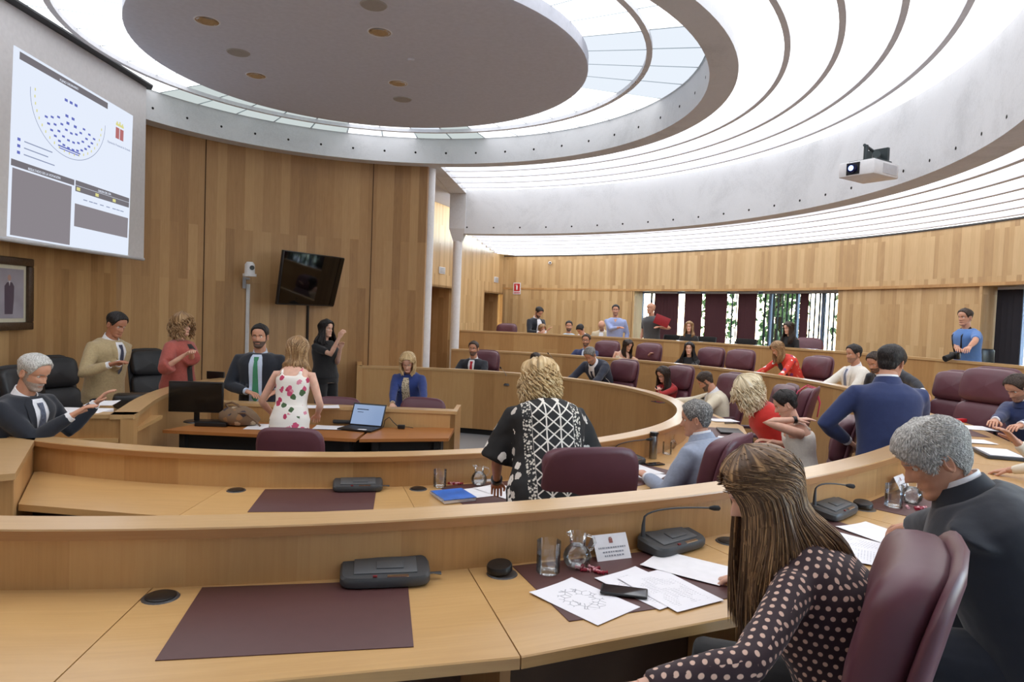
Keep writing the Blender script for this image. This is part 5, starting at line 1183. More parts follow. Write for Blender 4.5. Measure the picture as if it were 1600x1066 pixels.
def bake(o):
    dg = bpy.context.evaluated_depsgraph_get(); dg.update(); me = D.meshes.new_from_object(o.evaluated_get(dg)); mats = [m for m in o.data.materials]; old = o.data; o.modifiers.clear(); o.data = me; D.meshes.remove(old)
    if not me.materials:
        for m in mats: me.materials.append(m)
    return BVHTree.FromPolygons([v.co.copy() for v in me.vertices], [tuple(p.vertices) for p in me.polygons])
def fabric(name, rgb, rough=.85, amt=.05, scale=60, sheen=.2): return plain(name, rgb, rough, noise_amt=amt, nscale=scale, sheen=sheen, bump=.04)
PEOPLE = []
BCOL = dict(black=(44, 38, 36), dark=(62, 50, 44), brown=(110, 84, 62), ltbrown=(150, 120, 90), grey=(150, 146, 142), dkgrey=(104, 100, 98))
SCOL = {'fair': (222, 178, 156), 'mid': (200, 150, 124), 'tan': (178, 124, 98)}
def beard_mat(hc, sk, lv):
    k = .72 if lv > 1 else .3; a, b = BCOL.get(hc, (90, 80, 70)), SCOL[sk]
    return plain('beard_%s_%s_%d' % (hc, sk, lv), tuple(a[i] * k + b[i] * (1 - k) for i in range(3)), .8, noise_amt=.2, nscale=160)

def person(head, zf, face, label, H=1.75, fem=False, lean=5, side=0, twist=0, hyaw=0, hpitch=0, hroll=0, sit=False, skin='mid', wt=1.0,
           arms=(None, None), curl=.45, top=None, topmat=None, trousers=None, shirt=None, tie=None, vee=None, hair='short', hcol='dark', hlen=.3, beard=0, glasses=False, sleeve=1.0,
           skirt=None, vox=.016, belt=False, lipc=None, bald=False, lapel=True, poles=(None, None), seed=1, collar=True, neckline=None, fold=.012, jlen=-.17, uparm=None, hdrift=None, neck=.055, amin=1.02):
    rnd = random.Random(seed); s = H / 1.75 * (.97 if fem else 1.0); T = (.50 if fem else .52) * s; L = math.radians(lean)
    xa = Vector((1, 0, 0))
    def spine(t):
        k = t / T; n = 12; p = Vector((0, 0, 0)); step = t / n
        for i in range(n): a = L * (.75 + .5 * (i + .5) / n * max(k, 0)); p += Vector((math.sin(math.radians(side)) , math.sin(a), math.cos(a))).normalized() * step
        return p
    def frame(t):
        a = L * (.75 + .5 * max(0, t / T)); tw = math.radians(twist) * max(0, t / T); R_ = Matrix.Rotation(math.radians(side), 3, 'Y') @ Matrix.Rotation(tw, 3, 'Z'); return R_ @ xa, R_ @ Vector((0, math.cos(a), -math.sin(a)))
    NB = spine(T); tw = math.radians(twist)
    Hm3 = Matrix.Rotation(tw + math.radians(hyaw), 3, 'Z') @ Matrix.Rotation(-math.radians(hpitch), 3, 'X') @ Matrix.Rotation(math.radians(hroll), 3, 'Y')
    na = L * .55 + math.radians(hpitch) * .25; ndir = Vector((math.sin(math.radians(side)), math.sin(na), math.cos(na))).normalized()
    HC = NB + ndir * neck * s + Hm3 @ Vector((0, .022 * s, .088 * s))
    fa = math.radians(face); rz = fa - PI / 2; Rw = Matrix.Rotation(rz, 3, 'Z')
    head = Vector(head); off = Rw @ HC
    root = Vector((head.x - off.x, head.y - off.y, zf)); pz_ = head.z - HC.z - zf
    P = Vector((0, 0, pz_)); Ri = Rw.inverted()
    def loc(wp_): return Ri @ (Vector(wp_) - root)
    r = empty('person', root, rz, label, 'person')
    sp = lambda t: P + spine(t); TB = FEM if fem else MALE
    def ring(t, m=0, n=28, sc=1.0, ex=.85, tm=None):
        a, b = tab3(TB, t / s); a, b = a * s * wt * sc + m, b * s * wt * sc + m; x, y = frame(t); c = sp(t)
        return [c + x * (math.copysign(abs(math.sin(q)) ** ex, math.sin(q)) * a) + y * (math.copysign(abs(math.cos(q)) ** ex, math.cos(q)) * b) for q in [2 * PI * k / n for k in range(n)]]
    def surf(t, x_, m):
        a, b = tab3(TB, t / s); a, b = a * s * wt + m, b * s * wt + m; X, Y = frame(t); k = min(abs(x_) / a, .98); th = math.asin(k ** (1 / .85)); return sp(t) + X * x_ + Y * (math.cos(th) ** .85 * b)
    # joints
    sw = (.165 if fem else .188) * s * (1 + (wt - 1) * .5); ts = T - .098 * s; X, Y = frame(ts)
    SH = [sp(ts) + X * (-sw) , sp(ts) + X * sw]      # left (-x), right (+x)
    ua, fo = .285 * s, .255 * s; EL, WR, HD = [], [], []
    for i in (0, 1):
        sg = -1 if i == 0 else 1; a = arms[i]
        if a is None or a == 'down': tg = SH[i] + Vector((sg * .05, .06, -.50 * s))
        elif a == 'waist': tg = P + Vector((sg * .06, .20, .10))
        elif a == 'lap': tg = P + Vector((sg * .12, .32, .10))
        elif a == 'desk': tg = Vector((P.x + sg * .2, P.y + .42, (.80 if True else 0)))
        elif len(a) == 3 and a[0] == 'L': tg = None
        else: tg = loc(a)
        pole = Vector(poles[i]) if poles[i] else Vector((sg * .55, -.6, -.6))
        e, w_ = ik(SH[i], tg, ua, fo, pole); EL.append(e); WR.append(w_)
    hip = [P + Vector((-.09 * s, 0, -.02)), P + Vector((.09 * s, 0, -.02))]; KN, AN = [], []
    th, sn_ = .44 * s, .43 * s
    for i in (0, 1):
        sg = -1 if i == 0 else 1
        if sit: k = hip[i] + Vector((sg * .05, math.sqrt(max(th * th - .0025, 0)), -.0)); k.z = max(hip[i].z, .1); an = Vector((k.x, k.y + .03, .09))
        else:
            an = Vector((sg * .11, max(0, .0) + .02 + .0 * lean, .09)); dmax = (th + sn_) * .995
            k, an = ik(hip[i], an, th, sn_, Vector((0, 1, 0)))
        KN.append(k); AN.append(an)
    # body
    skm = SKIN[skin]; hm = HAIR[hcol]; mb = MB()
    mb.loft([ring(t * s, 0 if top == 'tank' or t < .30 else (-.010 if t < .42 else -.022), 24, .72 if t > .47 and top != 'tank' else 1.0) for t in (-.10, -.05, 0, .05, .10, .15, .2, .25, .3, .34, .38, .42, .45, .48, .5 if fem else .52)])
    nr = (.046 if fem else .056) * s; mb.tube([sp(T - .05 * s), NB + P, P + HC + Hm3 @ Vector((0, -.012, -.075)) * s, P + HC + Hm3 @ Vector((0, -.008, -.03)) * s], [nr * (1.2 if top == 'tank' else .95), nr * 1.02, nr, nr * .9], 18)
    aw = .85 if fem else 1.0
    for i in (0, 1):
        sg = -1 if i == 0 else 1; S, E_, W_ = SH[i], EL[i], WR[i]
        mb.tube([S + X * (-sg * .05), S, S.lerp(E_, .3), S.lerp(E_, .75), E_, E_.lerp(W_, .25), E_.lerp(W_, .7), W_], [v * s * aw for v in (.045, .050, .047, .040, .038, .039, .031, .025)], 14)
        d = (W_ - E_).normalized(); up_ = Vector((0, 0, 1)) if abs(d.z) < .8 else Vector((sg, .2, 0))
        if uparm and uparm[i]: up_ = Vector(uparm[i])
        add_hand(mb, W_, d, up_, -sg, curl if not isinstance(curl, tuple) else curl[i], s * (.9 if fem else 1.0))
        mb.tube([hip[i], hip[i].lerp(KN[i], .4), KN[i], KN[i].lerp(AN[i], .3), AN[i]], [v * s for v in (.088, .08, .056, .055, .036)], 14)
    HM = Matrix.Translation(P + HC) @ Hm3.to_4x4(); h = .235 * s * (.97 if fem else 1.0) / 1.0
    add_head(mb, HM, h, fem, beard)
    mb.build('body', [skm, EYEW, EYED, lipmat(lipc or ((176, 92, 88) if fem else (168, 110, 98))), hm if hcol not in ('pale', 'blonde') else HAIR['ltbrown'], beard_mat(hcol, skin, beard)], r, angle=180)
    # shoes
    for i in (0, 1):
        mb = MB(); a = AN[i]; rg = []
        for y_, w_, z0, z1 in ((-.08, .025, .0, .06), (-.05, .038, 0, .085), (.02, .04, 0, .09), (.08, .046, 0, .06), (.15, .044, 0, .045), (.19, .02, .004, .03)):
            rg.append([Vector((a.x + math.cos(q) * w_, a.y + y_, max(a.z - .09, -.0) + (z0 + z1) / 2 + math.sin(q) * (z1 - z0) / 2)) for q in [2 * PI * k / 12 for k in range(12)]])
        mb.loft(rg); mb.build('shoe', BLACK, r)
    # trousers or skirt
    if skirt:
        mb = MB(); k0 = (KN[0] + KN[1]) / 2
        if sit: mb.loft([ring(.1 * s, .012), ring(0, .016), ring(-.05 * s, .02)]); mb.tube([P, P.lerp(k0, .5), k0 + Vector((0, .04, 0))], [.15, .17, .15], 20, flat=.6)
        else:
            rg = [ring(t * s, .012, 28) for t in (.12, .06, 0, -.06, -.1)]; 
            for q_, sc_ in ((.3, 1.05), (.6, 1.08), (.95, 1.05)): c0 = P.lerp(k0, q_); rg.append([c0 + (p - sp(-.1 * s)) * sc_ for p in ring(-.1 * s, .015, 28)])
            mb.loft(rg)
        o = mb.build('skirt', skirt, r); cloth_mods(o, vox, fold)
    elif trousers:
        mb = MB(); mb.loft([ring(t * s, .010, 24) for t in (.10, .05, 0, -.05, -.10)])
        for i in (0, 1): mb.tube([hip[i], hip[i].lerp(KN[i], .4), KN[i], KN[i].lerp(AN[i], .4), AN[i] + Vector((0, 0, -.02))], [v * s for v in (.105, .097, .076, .072, .062)], 16)
        o = mb.build('trousers', trousers, r); cloth_mods(o, vox, fold)
    # upper garment
    mg = {'jacket': .026, 'shirt': .016, 'blouse': .016, 'tank': .008, 'loose': .045}[top]
    mb = MB()
    ts_ = [t for t in (-.20, -.15, -.10, -.05, 0, .05, .10, .15, .2, .25, .3, .34, .38, .42, .45, .475) if t >= (jlen if top in ('jacket', 'loose') else -.06 if top != 'tank' else -.1)]
    if top == 'tank': ts_ = [t for t in ts_ if t < .42]
    rgs = []
    for t in ts_:
        m_ = mg + (.012 if t < 0 and top in ('jacket', 'loose') else 0); rgs.append(ring(t * s, m_ if t < .45 else mg * .6, 28))
    if top != 'tank': rgs.append(ring((.50 if not fem else .48) * s, .010, 28))
    mb.loft(rgs)
    if top == 'tank':
        for sg in (-1, 1):
            x1 = .085 * s * sg; mb.tube([surf(.36 * s, x1 * 1.05, .0), surf(.41 * s, x1, .006), sp(T - .05 * s) + X * x1 + Vector((0, .0, .035)), sp(.40 * s) + X * x1 - Y * (.095 * s)], [.016, .014, .013, .02], 10)
    if top != 'tank' and sleeve > 0:
        rs = {'jacket': (.064, .069, .066, .058, .055, .053, .046, .041), 'shirt': (.056, .060, .058, .052, .050, .048, .041, .034), 'blouse': (.054, .057, .054, .05, .048, .047, .042, .038), 'loose': (.08, .085, .09, .1, .11, .11, .1, .09)}[top]
        for i in (0, 1):
            sg = -1 if i == 0 else 1; S, E_, W_ = SH[i], EL[i], WR[i]
            path = [S + X * (-sg * .06), S, S.lerp(E_, .3), S.lerp(E_, .75), E_, E_.lerp(W_, .25), E_.lerp(W_, .7), E_.lerp(W_, .93)]
            n_ = max(2, round(len(path) * sleeve)) if sleeve < 1 else len(path)
            mb.tube(path[:n_], [v * s * (aw * 1.06 if fem else 1) * (1 + (wt - 1) * .5) for v in rs[:n_]], 18)
    gname = {'jacket': 'jacket', 'shirt': 'shirt', 'blouse': 'blouse', 'tank': 'tank_top', 'loose': 'tunic'}[top]
    g = mb.build(gname, topmat, r); cloth_mods(g, vox, fold, 7); bvh = bake(g)
    if top == 'jacket' and shirt and (sleeve >= 1):
        for i in (0, 1):
            mb = MB(); E_, W_ = EL[i], WR[i]; mb.tube([E_.lerp(W_, .88), E_.lerp(W_, 1.0)], [.036 * s * aw, .034 * s * aw], 14); mb.build('shirt_cuff', shirt, r)
    def patch(name, prof, mt, m_, par, cols=6, thick=.004):
        rows = []
        ext = []
        for (t, x0, x1), (t2, y0, y1) in zip(prof, prof[1:]):
            n_ = max(1, int((t2 - t) / .025)); ext += [(t + (t2 - t) * k / n_, x0 + (y0 - x0) * k / n_, x1 + (y1 - x1) * k / n_) for k in range(n_)]
        ext.append(prof[-1])
        for t, x0, x1 in ext:
            row = []; X_, Y_ = frame(t * s)
            for j in range(cols + 1):
                o_ = sp(t * s) + X_ * ((x0 + (x1 - x0) * j / cols) * s) + Y_ * .20; hit = bvh.ray_cast(o_, -Y_)
                q = hit[0] if hit[0] is not None and (hit[0] - o_).length < .5 else surf(t * s, (x0 + (x1 - x0) * j / cols) * s, mg)
                row.append(q + Y_ * (m_ - mg))
            rows.append(row)
        mb = MB(); mb.grid(rows); X_, Y_ = frame(.3 * s); mb.grid([[p - Y_ * thick for p in rw] for rw in rows], flip=True)
        edge = rows; return mb.build(name, mt, par, angle=60)
    if shirt and vee:
        bm_ = mg + .004; patch('shirt_front', [(t, -w_, w_) for t, w_ in vee], shirt, bm_, r, thick=.02)
        if collar:
            mb = MB(); c0 = NB + P; rg = []
            for (k_, rr_) in ((-.035, 1.55), (-.01, 1.42), (.02, 1.22), (.035, 1.16), (.035, 1.06), (-.02, 1.1)):
                c_ = sp(T) + ndir * k_ * s; rg.append([c_ + X * math.sin(q) * nr * rr_ + Y * (math.cos(q) * nr * rr_) - Vector((0, 0, .030 * (1 + math.cos(q)))) for q in [2 * PI * k / 20 for k in range(20)]])
            mb.loft(rg, False); mb.build('shirt_collar', shirt, r)
        if tie:
            tb = vee[0][0] if vee[0][0] > .02 else .02; o = patch('tie', [(max(tb, .0) + .0, -.006, .006), (tb + .04, -.034, .034), (tb + .12, -.03, .03), (.36, -.022, .022), (.425, -.016, .016), (.445, -.022, .022), (.468, -.024, .024)], tie, bm_ + .006, r, cols=4, thick=.008)
        if lapel and top == 'jacket':
            for sg in (-1, 1): patch('lapel', [(t, sg * w_ * .92, sg * (w_ + (.008 if i == 0 else .045 if i < len(vee) - 1 else .03))) for i, (t, w_) in enumerate(vee)], topmat, bm_ + .004, g, cols=3, thick=.01)
    if belt: mb = MB(); mb.loft([ring(.03 * s, .022, 28), ring(.065 * s, .022, 28)], False); mb.build('belt', BLACK, r)
    if top == 'jacket' and vee is None:
        mb = MB(); rg = []
        for (k_, rr_) in ((-.03, 1.75), (.0, 1.5), (.022, 1.32), (.022, 1.22), (-.02, 1.3)):
            c_ = sp(T) + ndir * k_ * s; rg.append([c_ + X * math.sin(q) * nr * rr_ + Y * (math.cos(q) * nr * rr_) for q in [2 * PI * k / 20 for k in range(20)]])
        mb.loft(rg, False); mb.build('jacket_collar', topmat, g)
        if shirt:
            mb = MB(); rg = []
            for (k_, rr_) in ((-.01, 1.25), (.036, 1.15), (.036, 1.07), (.0, 1.1)):
                c_ = sp(T) + ndir * k_ * s; rg.append([c_ + X * math.sin(q) * nr * rr_ + Y * (math.cos(q) * nr * rr_) for q in [2 * PI * k / 20 for k in range(20)]])
            mb.loft(rg, False); mb.build('shirt_collar', shirt, r)
    if neckline: patch('neckline', neckline, skm, mg + .004, g, thick=.015)
    # hair
    def hl(phi):      # hairline height for an azimuth (0 = front)
        a = abs((phi + PI) % (2 * PI) - PI)
        return lerp_tab([(0, .33), (.5, .31), (.8, .24), (1.0, .12), (1.15, .0), (1.3, -.08), (1.42, .03), (1.65, .05), (1.85, -.10), (2.2, -.24), (3.2, -.30)], a)
    def cap(thick, lift=0, nlev=44, nseg=80, noise_=.006, freq=18, z0=-.40, below=-.03, fr=1.0):
        mb = MB(); rows = []
        for i in range(nlev + 1):
            z = z0 + (.5 - z0) * math.sin(PI / 2 * i / nlev); row = []
            for k in range(nseg):
                p = 2 * PI * k / nseg; e = z - hl(p) - lift; m_ = max(0, min(1, e / .06 + .15)); m_ = m_ * m_ * (3 - 2 * m_)
                nv = noise.noise(Vector((math.sin(p) * freq * .3, math.cos(p) * freq * .3, z * freq * .35 + seed))) + .5 * noise.noise(Vector((math.sin(p) * freq, math.cos(p) * freq, z * freq * .6 + seed)))
                tp = (.30 + 1.2 * max(0, min(1, (z + .02) / .42))) if hair in ('short', 'crop') else .55 + 1.1 * max(0, min(1, (z + .1) / .5))
                q = headpt(z, p, (thick / h * tp + noise_ / h * nv) * m_ + below * (1 - m_), feat=False); row.append(HM @ (q * h))
            rows.append(row)
        mb.grid(rows, closed=True, uvf=lambda i, j: (j / nseg, i / nlev)); return mb
    def lock(mb, pts, rad, flat=.45, u=None):
        n0 = len(mb.f); mb.tube(pts, [rad * k for k in ([.5] + [1] * (len(pts) - 3) + [.75, .12])], 7, True, flat=flat)
        u = rnd.random() * 30 if u is None else u
        for f in range(n0, len(mb.uv)): mb.uv[f] = [(u + i * .004, f * .02) for i in range(len(mb.uv[f]))]
    if hair in ('short', 'crop'):
        mb = cap(.0125, noise_=.004, below=-.04)
        def offs(z): return .0125 / h * (.30 + 1.2 * max(0, min(1, (z + .02) / .42)))
        if vox < .012:
            for i in range(9000):
                p = rnd.uniform(0, 2 * PI); z = hl(p) - .01 + (.49 - hl(p)) * rnd.random() ** .85; o0 = offs(z)
                a = HM @ (headpt(z, p, o0 - .002 / h, False) * h); z2 = z - .10 - rnd.uniform(0, .05) if z < .3 else z - .06; z2 = max(z2, hl(p) - .05); ang_ = .25 * math.sin(p * 2 + seed) + rnd.uniform(-.15, .15)
                b = HM @ (headpt(z2, p + ang_, offs(z2) + rnd.uniform(.001, .006) / h, False) * h); m_ = HM @ (headpt((z + z2) / 2, p + ang_ / 2, (o0 + offs(z2)) / 2 + rnd.uniform(.002, .006) / h, False) * h)
                lock(mb, [a, m_, m_.lerp(b, .8), b], .0015, .8)
        mb.build('hair', SHAIR[hcol], r, angle=180)
    elif hair in ('long', 'bob', 'wavy'):
        near_ = vox < .012; mb = cap(.016, noise_=.003); N_ = {'long': 330, 'bob': 300, 'wavy': 340}[hair] * (8 if near_ else 1); c0 = P + HC
        wr = .0085 if not near_ else .0024; us = [rnd.random() * 30 for _ in range(40)]
        trunk = [(sp(tt * s), frame(tt * s), tab3(TB, tt)) for tt in (.20, .25, .30, .34, .38, .41, .44, .47)]
        for i in range(N_):
            a_ = rnd.uniform(amin, PI); sg = rnd.choice((-1, 1)); p = sg * a_; p0 = sg * a_ * (.18 if a_ < 1.9 else .18 + .82 * (a_ - 1.9) / 1.3); top_ = rnd.uniform(.40, .49) if a_ < 1.9 else rnd.uniform(.2, .49); lay = rnd.uniform(.012, .024) + (.004 if a_ > 1.5 else 0); pts = []
            zb_ = -.10 if a_ < 1.8 else -.25
            for j in range(7): z = top_ + (zb_ - top_) * (j / 6) ** 1.25; pp = p0 + (p - p0) * min(1, (j / 4) ** .9); pts.append(HM @ (headpt(z, pp, lay / h, False) * h))
            last = pts[-1]; Ln = hlen * rnd.uniform(.86, 1.04) - (.03 if a_ > 1.8 else 0); rad = last - c0; rad.z = 0; rn = rad.normalized(); ns = 8; wt_ = max(0, min(1, (a_ - 1.1) / 1.2)); jit = Vector((rnd.uniform(-1, 1), rnd.uniform(-1, 1), 0)) * .012
            dr_ = Vector(hdrift) if hdrift else Vector((0, 0, 0))
            for j in range(1, ns + 1):
                k = j / ns; wv = jit * k * k
                if hair == 'wavy': wv = wv + Vector((math.sin(k * 13 + int(i / 9)), math.cos(k * 13 + int(i / 9) * 2), 0)) * .016 + rn * .03 * math.sin(k * PI * .9)
                q = last + Vector((0, 0, -Ln * k)) + dr_ * (wt_ * k) + rn * ((.010 if hair != 'bob' else .018) * math.sin(k * PI) - (.03 * k if hair == 'bob' else .012 * k)) + wv
                for c_, (Xf, Yf), (ta, tb_) in trunk:
                    dlt = q - c_; zz_ = dlt.dot(Xf.cross(Yf))
                    if abs(zz_) < .035:
                        xx, yy = dlt.dot(Xf) / (ta * s * wt + mg + .02), dlt.dot(Yf) / (tb_ * s * wt + mg + .018); rr_ = math.hypot(xx, yy)
                        if 1e-3 < rr_ < 1: q = q + (Xf * dlt.dot(Xf) + Yf * dlt.dot(Yf)) * min(1 / rr_ - 1, .6)
                        break
                pts.append(q)
            for _ in range(2): pts = [pts[0]] + [(pts[j - 1] + pts[j] * 2 + pts[j + 1]) / 4 for j in range(1, len(pts) - 1)] + [pts[-1]]
            lock(mb, pts, wr * rnd.uniform(.8, 1.2), .6 if near_ else .4, us[int((p + PI) * 3 + rnd.random() * 2.2) % 40] + rnd.random() * .6)
        mb.build('hair', hm, r, angle=180)
    elif hair == 'curly':
        mb = cap(.035, noise_=.02, freq=9); c0 = P + HC; N_ = 900 if vox < .0125 else 300
        for i in range(N_):
            p = rnd.uniform(.70, 2 * PI - .70) if rnd.random() < .8 else rnd.uniform(0, 2 * PI); z = rnd.uniform(-.3, .42)
            if z < .2 and (p < .8 or p > 2 * PI - .8): z = rnd.uniform(.33, .42)
            a = HM @ (headpt(z, p, rnd.uniform(.025, .05) / h, False) * h); nrm = (a - c0).normalized(); t1 = nrm.cross(Vector((0, 0, 1))).normalized(); t2 = nrm.cross(t1); pts = []; rad_ = rnd.uniform(.012, .02); ph = rnd.uniform(0, 6); Ln = rnd.uniform(.05, .1) * (hlen / .12)
            for j in range(9): k = j / 8; pts.append(a + nrm * (rad_ * math.sin(ph + k * 7) * .6 + .012 * k) + t1 * rad_ * math.cos(ph + k * 7) + Vector((0, 0, -Ln * k)) )
            lock(mb, pts, .0066 if vox >= .0125 else .0052, .7)
        mb.build('hair', hm, r, angle=180)
    elif hair == 'bald':
        mb = cap(.004, lift=0, noise_=.001); 
        o = None
    if glasses:
        mb = MB()
        for sg in (-1, 1):
            c_ = Vector((sg * .135, .385, -.005)); pts = [HM @ ((c_ + Vector((math.cos(q) * .10, -abs(math.cos(q)) * .0, math.sin(q) * .07))) * h) for q in [2 * PI * k / 16 for k in range(17)]]; mb.tube(pts, .0018, 6)
            mb.tube([HM @ (Vector((sg * .235, .38, .0)) * h), HM @ (Vector((sg * .32, .0, .0)) * h)], .0018, 6)
        mb.tube([HM @ (Vector((-.04, .40, 0)) * h), HM @ (Vector((.04, .40, 0)) * h)], .0018, 6); mb.build('glasses', BLACK, r)
    info = dict(root=r, P=P, sp=sp, frame=frame, WR=WR, EL=EL, SH=SH, HM=HM, h=h, loc=loc, NB=NB + P, surf=surf, s=s, mg=mg, KN=KN, Rw=Rw, org=root, hc=P + HC)
    PEOPLE.append(info); return info
def onring_uv(n, off, u, v, near=False, zf=0, hz=None):
    d = ray(u, v); d = d / d.y; best = None; prev = None; y = 1.0; hits = []
    while y < 20:
        q = Vector((d.x * y, y)) - C0; g = q.length - rr(n, math.atan2(q.y, q.x)) - off
        if prev is not None and (g > 0) != (prev > 0): hits.append(y)
        prev = g; y += .01
    y = hits[0] if near else hits[-1]; return Vector((d.x * y, y, CAMZ + d.z * y if hz is None else zf + hz))
def upx(u, v, y): return at(u, v, y=y)
# clothes
def dots_mat():
    t = NT('polka_dot_fabric'); tc = t.n('ShaderNodeTexCoord'); so = t.n('ShaderNodeSeparateXYZ'); sn_ = t.n('ShaderNodeSeparateXYZ'); t.l(tc.outputs['Object'], so.inputs[0]); t.l(tc.outputs['Normal'], sn_.inputs[0])
    ax = t.math('ABSOLUTE', sn_.outputs[0]); ay = t.math('ABSOLUTE', sn_.outputs[1]); k = t.math('GREATER_THAN', ax, ay)
    u = t.math('ADD', t.math('MULTIPLY', so.outputs[1], k), t.math('MULTIPLY', so.outputs[0], t.math('SUBTRACT', 1.0, k)))
    az = t.math('ABSOLUTE', sn_.outputs[2]); kz = t.math('GREATER_THAN', az, t.math('MAXIMUM', ax, ay)); nk = t.math('SUBTRACT', 1.0, kz)
    u = t.math('ADD', t.math('MULTIPLY', u, nk), t.math('MULTIPLY', so.outputs[0], kz)); v = t.math('ADD', t.math('MULTIPLY', so.outputs[2], nk), t.math('MULTIPLY', so.outputs[1], kz)); S = 1 / .0225
    us, vs = t.math('MULTIPLY', u, S), t.math('MULTIPLY', v, S * 1.0)
    row = t.math('FLOOR', vs); par = t.math('MODULO', t.math('ABSOLUTE', row), 2.0); us2 = t.math('ADD', us, t.math('MULTIPLY', par, .5))
    fu = t.math('SUBTRACT', t.math('FRACT', us2), .5); fv = t.math('SUBTRACT', t.math('FRACT', vs), .5)
    d = t.math('SQRT', t.math('ADD', t.math('POWER', fu, 2.0), t.math('POWER', fv, 2.0)))
    t.l(t.ramp(d, [(.22, s2l((222, 186, 166))), (.27, s2l((48, 26, 34)))]), t.b.inputs['Base Color']); t.b.inputs['Roughness'].default_value = .75; t.b.inputs['Sheen Weight'].default_value = .15; return t.mat
def print_mat(name, base, cols, scale, thr, thr2=None, stripes=None):
    """scattered petals / blotches on a base colour"""
    t = NT(name); tc = t.n('ShaderNodeTexCoord'); v = t.n('ShaderNodeTexVoronoi', i_Scale=scale); t.l(tc.outputs['Object'], v.inputs[0])
    wv = t.n('ShaderNodeTexNoise', i_Scale=scale * 2.2, i_Detail=2.0); t.l(tc.outputs['Object'], wv.inputs[0])
    d = t.math('ADD', v.outputs[0], t.math('MULTIPLY', t.math('SUBTRACT', wv.outputs[0], .5), .55))
    m_ = t.math('LESS_THAN', d, thr); c = s2l(base)
    sep = t.n('ShaderNodeSeparateColor'); t.l(v.outputs['Color'], sep.inputs[0]); n_ = len(cols)
    fc = t.ramp(sep.outputs[0], [(i / n_, s2l(cc_)) for i, cc_ in enumerate(cols)], 'CONSTANT')
    out = t.mix(m_, c, fc)
    if thr2: out = t.mix(t.math('LESS_THAN', d, thr2), out, c)
    t.l(out, t.b.inputs['Base Color']); t.b.inputs['Roughness'].default_value = .75; return t, out, tc
def kimono_mat():
    t, out, tc = print_mat('black_white_print', (16, 15, 17), [(226, 220, 212), (205, 198, 190), (230, 226, 220)], 13, .34, .06)
    so = t.n('ShaderNodeSeparateXYZ'); t.l(tc.outputs['Object'], so.inputs[0]); x, z = so.outputs[0], so.outputs[2]; ax = t.math('ABSOLUTE', t.math('SUBTRACT', x, 0.0))
    zig = t.math('ABSOLUTE', t.math('SUBTRACT', t.math('FRACT', t.math('MULTIPLY', z, 16)), .5)); xx = t.math('FRACT', t.math('MULTIPLY', ax, 13)); xz = t.math('ABSOLUTE', t.math('SUBTRACT', xx, .5))
    zz_ = t.math('LESS_THAN', t.math('ABSOLUTE', t.math('SUBTRACT', zig, xz)), .07)
    line = t.math('LESS_THAN', t.math('ABSOLUTE', t.math('SUBTRACT', t.math('FRACT', t.math('MULTIPLY', ax, 13)), .5)), .05)
    inner = t.math('LESS_THAN', ax, .115); cen = t.mix(t.math('MAXIMUM', zz_, line), s2l((18, 17, 19)), s2l((222, 216, 206)))
    o2 = t.mix(inner, out, cen); bd = t.math('LESS_THAN', t.math('ABSOLUTE', t.math('SUBTRACT', ax, .135)), .022)
    fine = t.n('ShaderNodeTexVoronoi', i_Scale=70.0); t.l(tc.outputs['Object'], fine.inputs[0]); bf = t.ramp(fine.outputs[0], [(.35, s2l((214, 208, 196))), (.5, s2l((24, 23, 25)))])
    t.l(t.mix(bd, o2, bf), t.b.inputs['Base Color']); return t.mat
def pm(*a, **k): t, out, tc = print_mat(*a, **k); return t.mat
F = dict(navy=fabric('navy_suit', (30, 36, 54)), dknavy=fabric('dark_navy_suit', (24, 29, 40)), blue=fabric('blue_suit', (34, 48, 92)), black=fabric('black_cloth', (20, 20, 23)), beige=fabric('beige_blazer', (176, 156, 118), amt=.1),
         cream=fabric('cream_jacket', (226, 216, 192)), ltgrey=fabric('light_grey_blazer', (150, 160, 180), amt=.07), white=fabric('white_shirt', (232, 232, 236)), pblue=fabric('pale_blue_shirt', (196, 208, 228)), lilac=fabric('lilac_shirt', (150, 165, 208)),
         red=fabric('red_fabric', (196, 40, 32)), dkred=fabric('crimson_blouse', (168, 34, 34)), coral=fabric('coral_shawl', (172, 86, 76), amt=.1), royal=fabric('royal_blue_blazer', (36, 56, 118)), polo=fabric('grey_polo', (66, 68, 72)), photo=fabric('photographer_blue', (82, 124, 186)),
         khaki=fabric('khaki', (196, 180, 150)), green=fabric('green_tie', (58, 128, 92)), redtie=fabric('red_tie', (176, 34, 48)), navytie=fabric('navy_tie', (36, 40, 66)), greytie=fabric('grey_blue_tie', (110, 118, 140)), offw=fabric('off_white_knit', (226, 222, 212), amt=.06), ltblue=fabric('light_blue_tee', (176, 200, 216)),
         creamtop=fabric('cream_top', (222, 212, 190)), dots=dots_mat(), kimono=kimono_mat(), floral=pm('white_floral_dress', (240, 234, 226), [(206, 80, 116), (222, 140, 160), (70, 96, 60), (190, 60, 96)], 15, .36), leopard=pm('leopard_blouse', (206, 190, 160), [(70, 52, 40), (110, 84, 60)], 55, .32),
         redfloral=pm('red_floral_jacket', (212, 60, 46), [(236, 226, 220), (240, 236, 232), (130, 60, 120), (226, 120, 90)], 13, .36), stripe=fabric('striped_tie', (86, 92, 110), amt=.5, scale=90), pattern=pm('cream_pattern_blouse', (226, 218, 200), [(150, 140, 120), (180, 170, 150)], 18, .2))
SUIT = [(.17, .0), (.24, .022), (.32, .042), (.40, .058), (.465, .056), (.49, .045)]
OPEN = [(-.10, .062), (0, .066), (.1, .066), (.2, .068), (.3, .07), (.4, .072), (.465, .060), (.49, .045)]
R = onring_uv
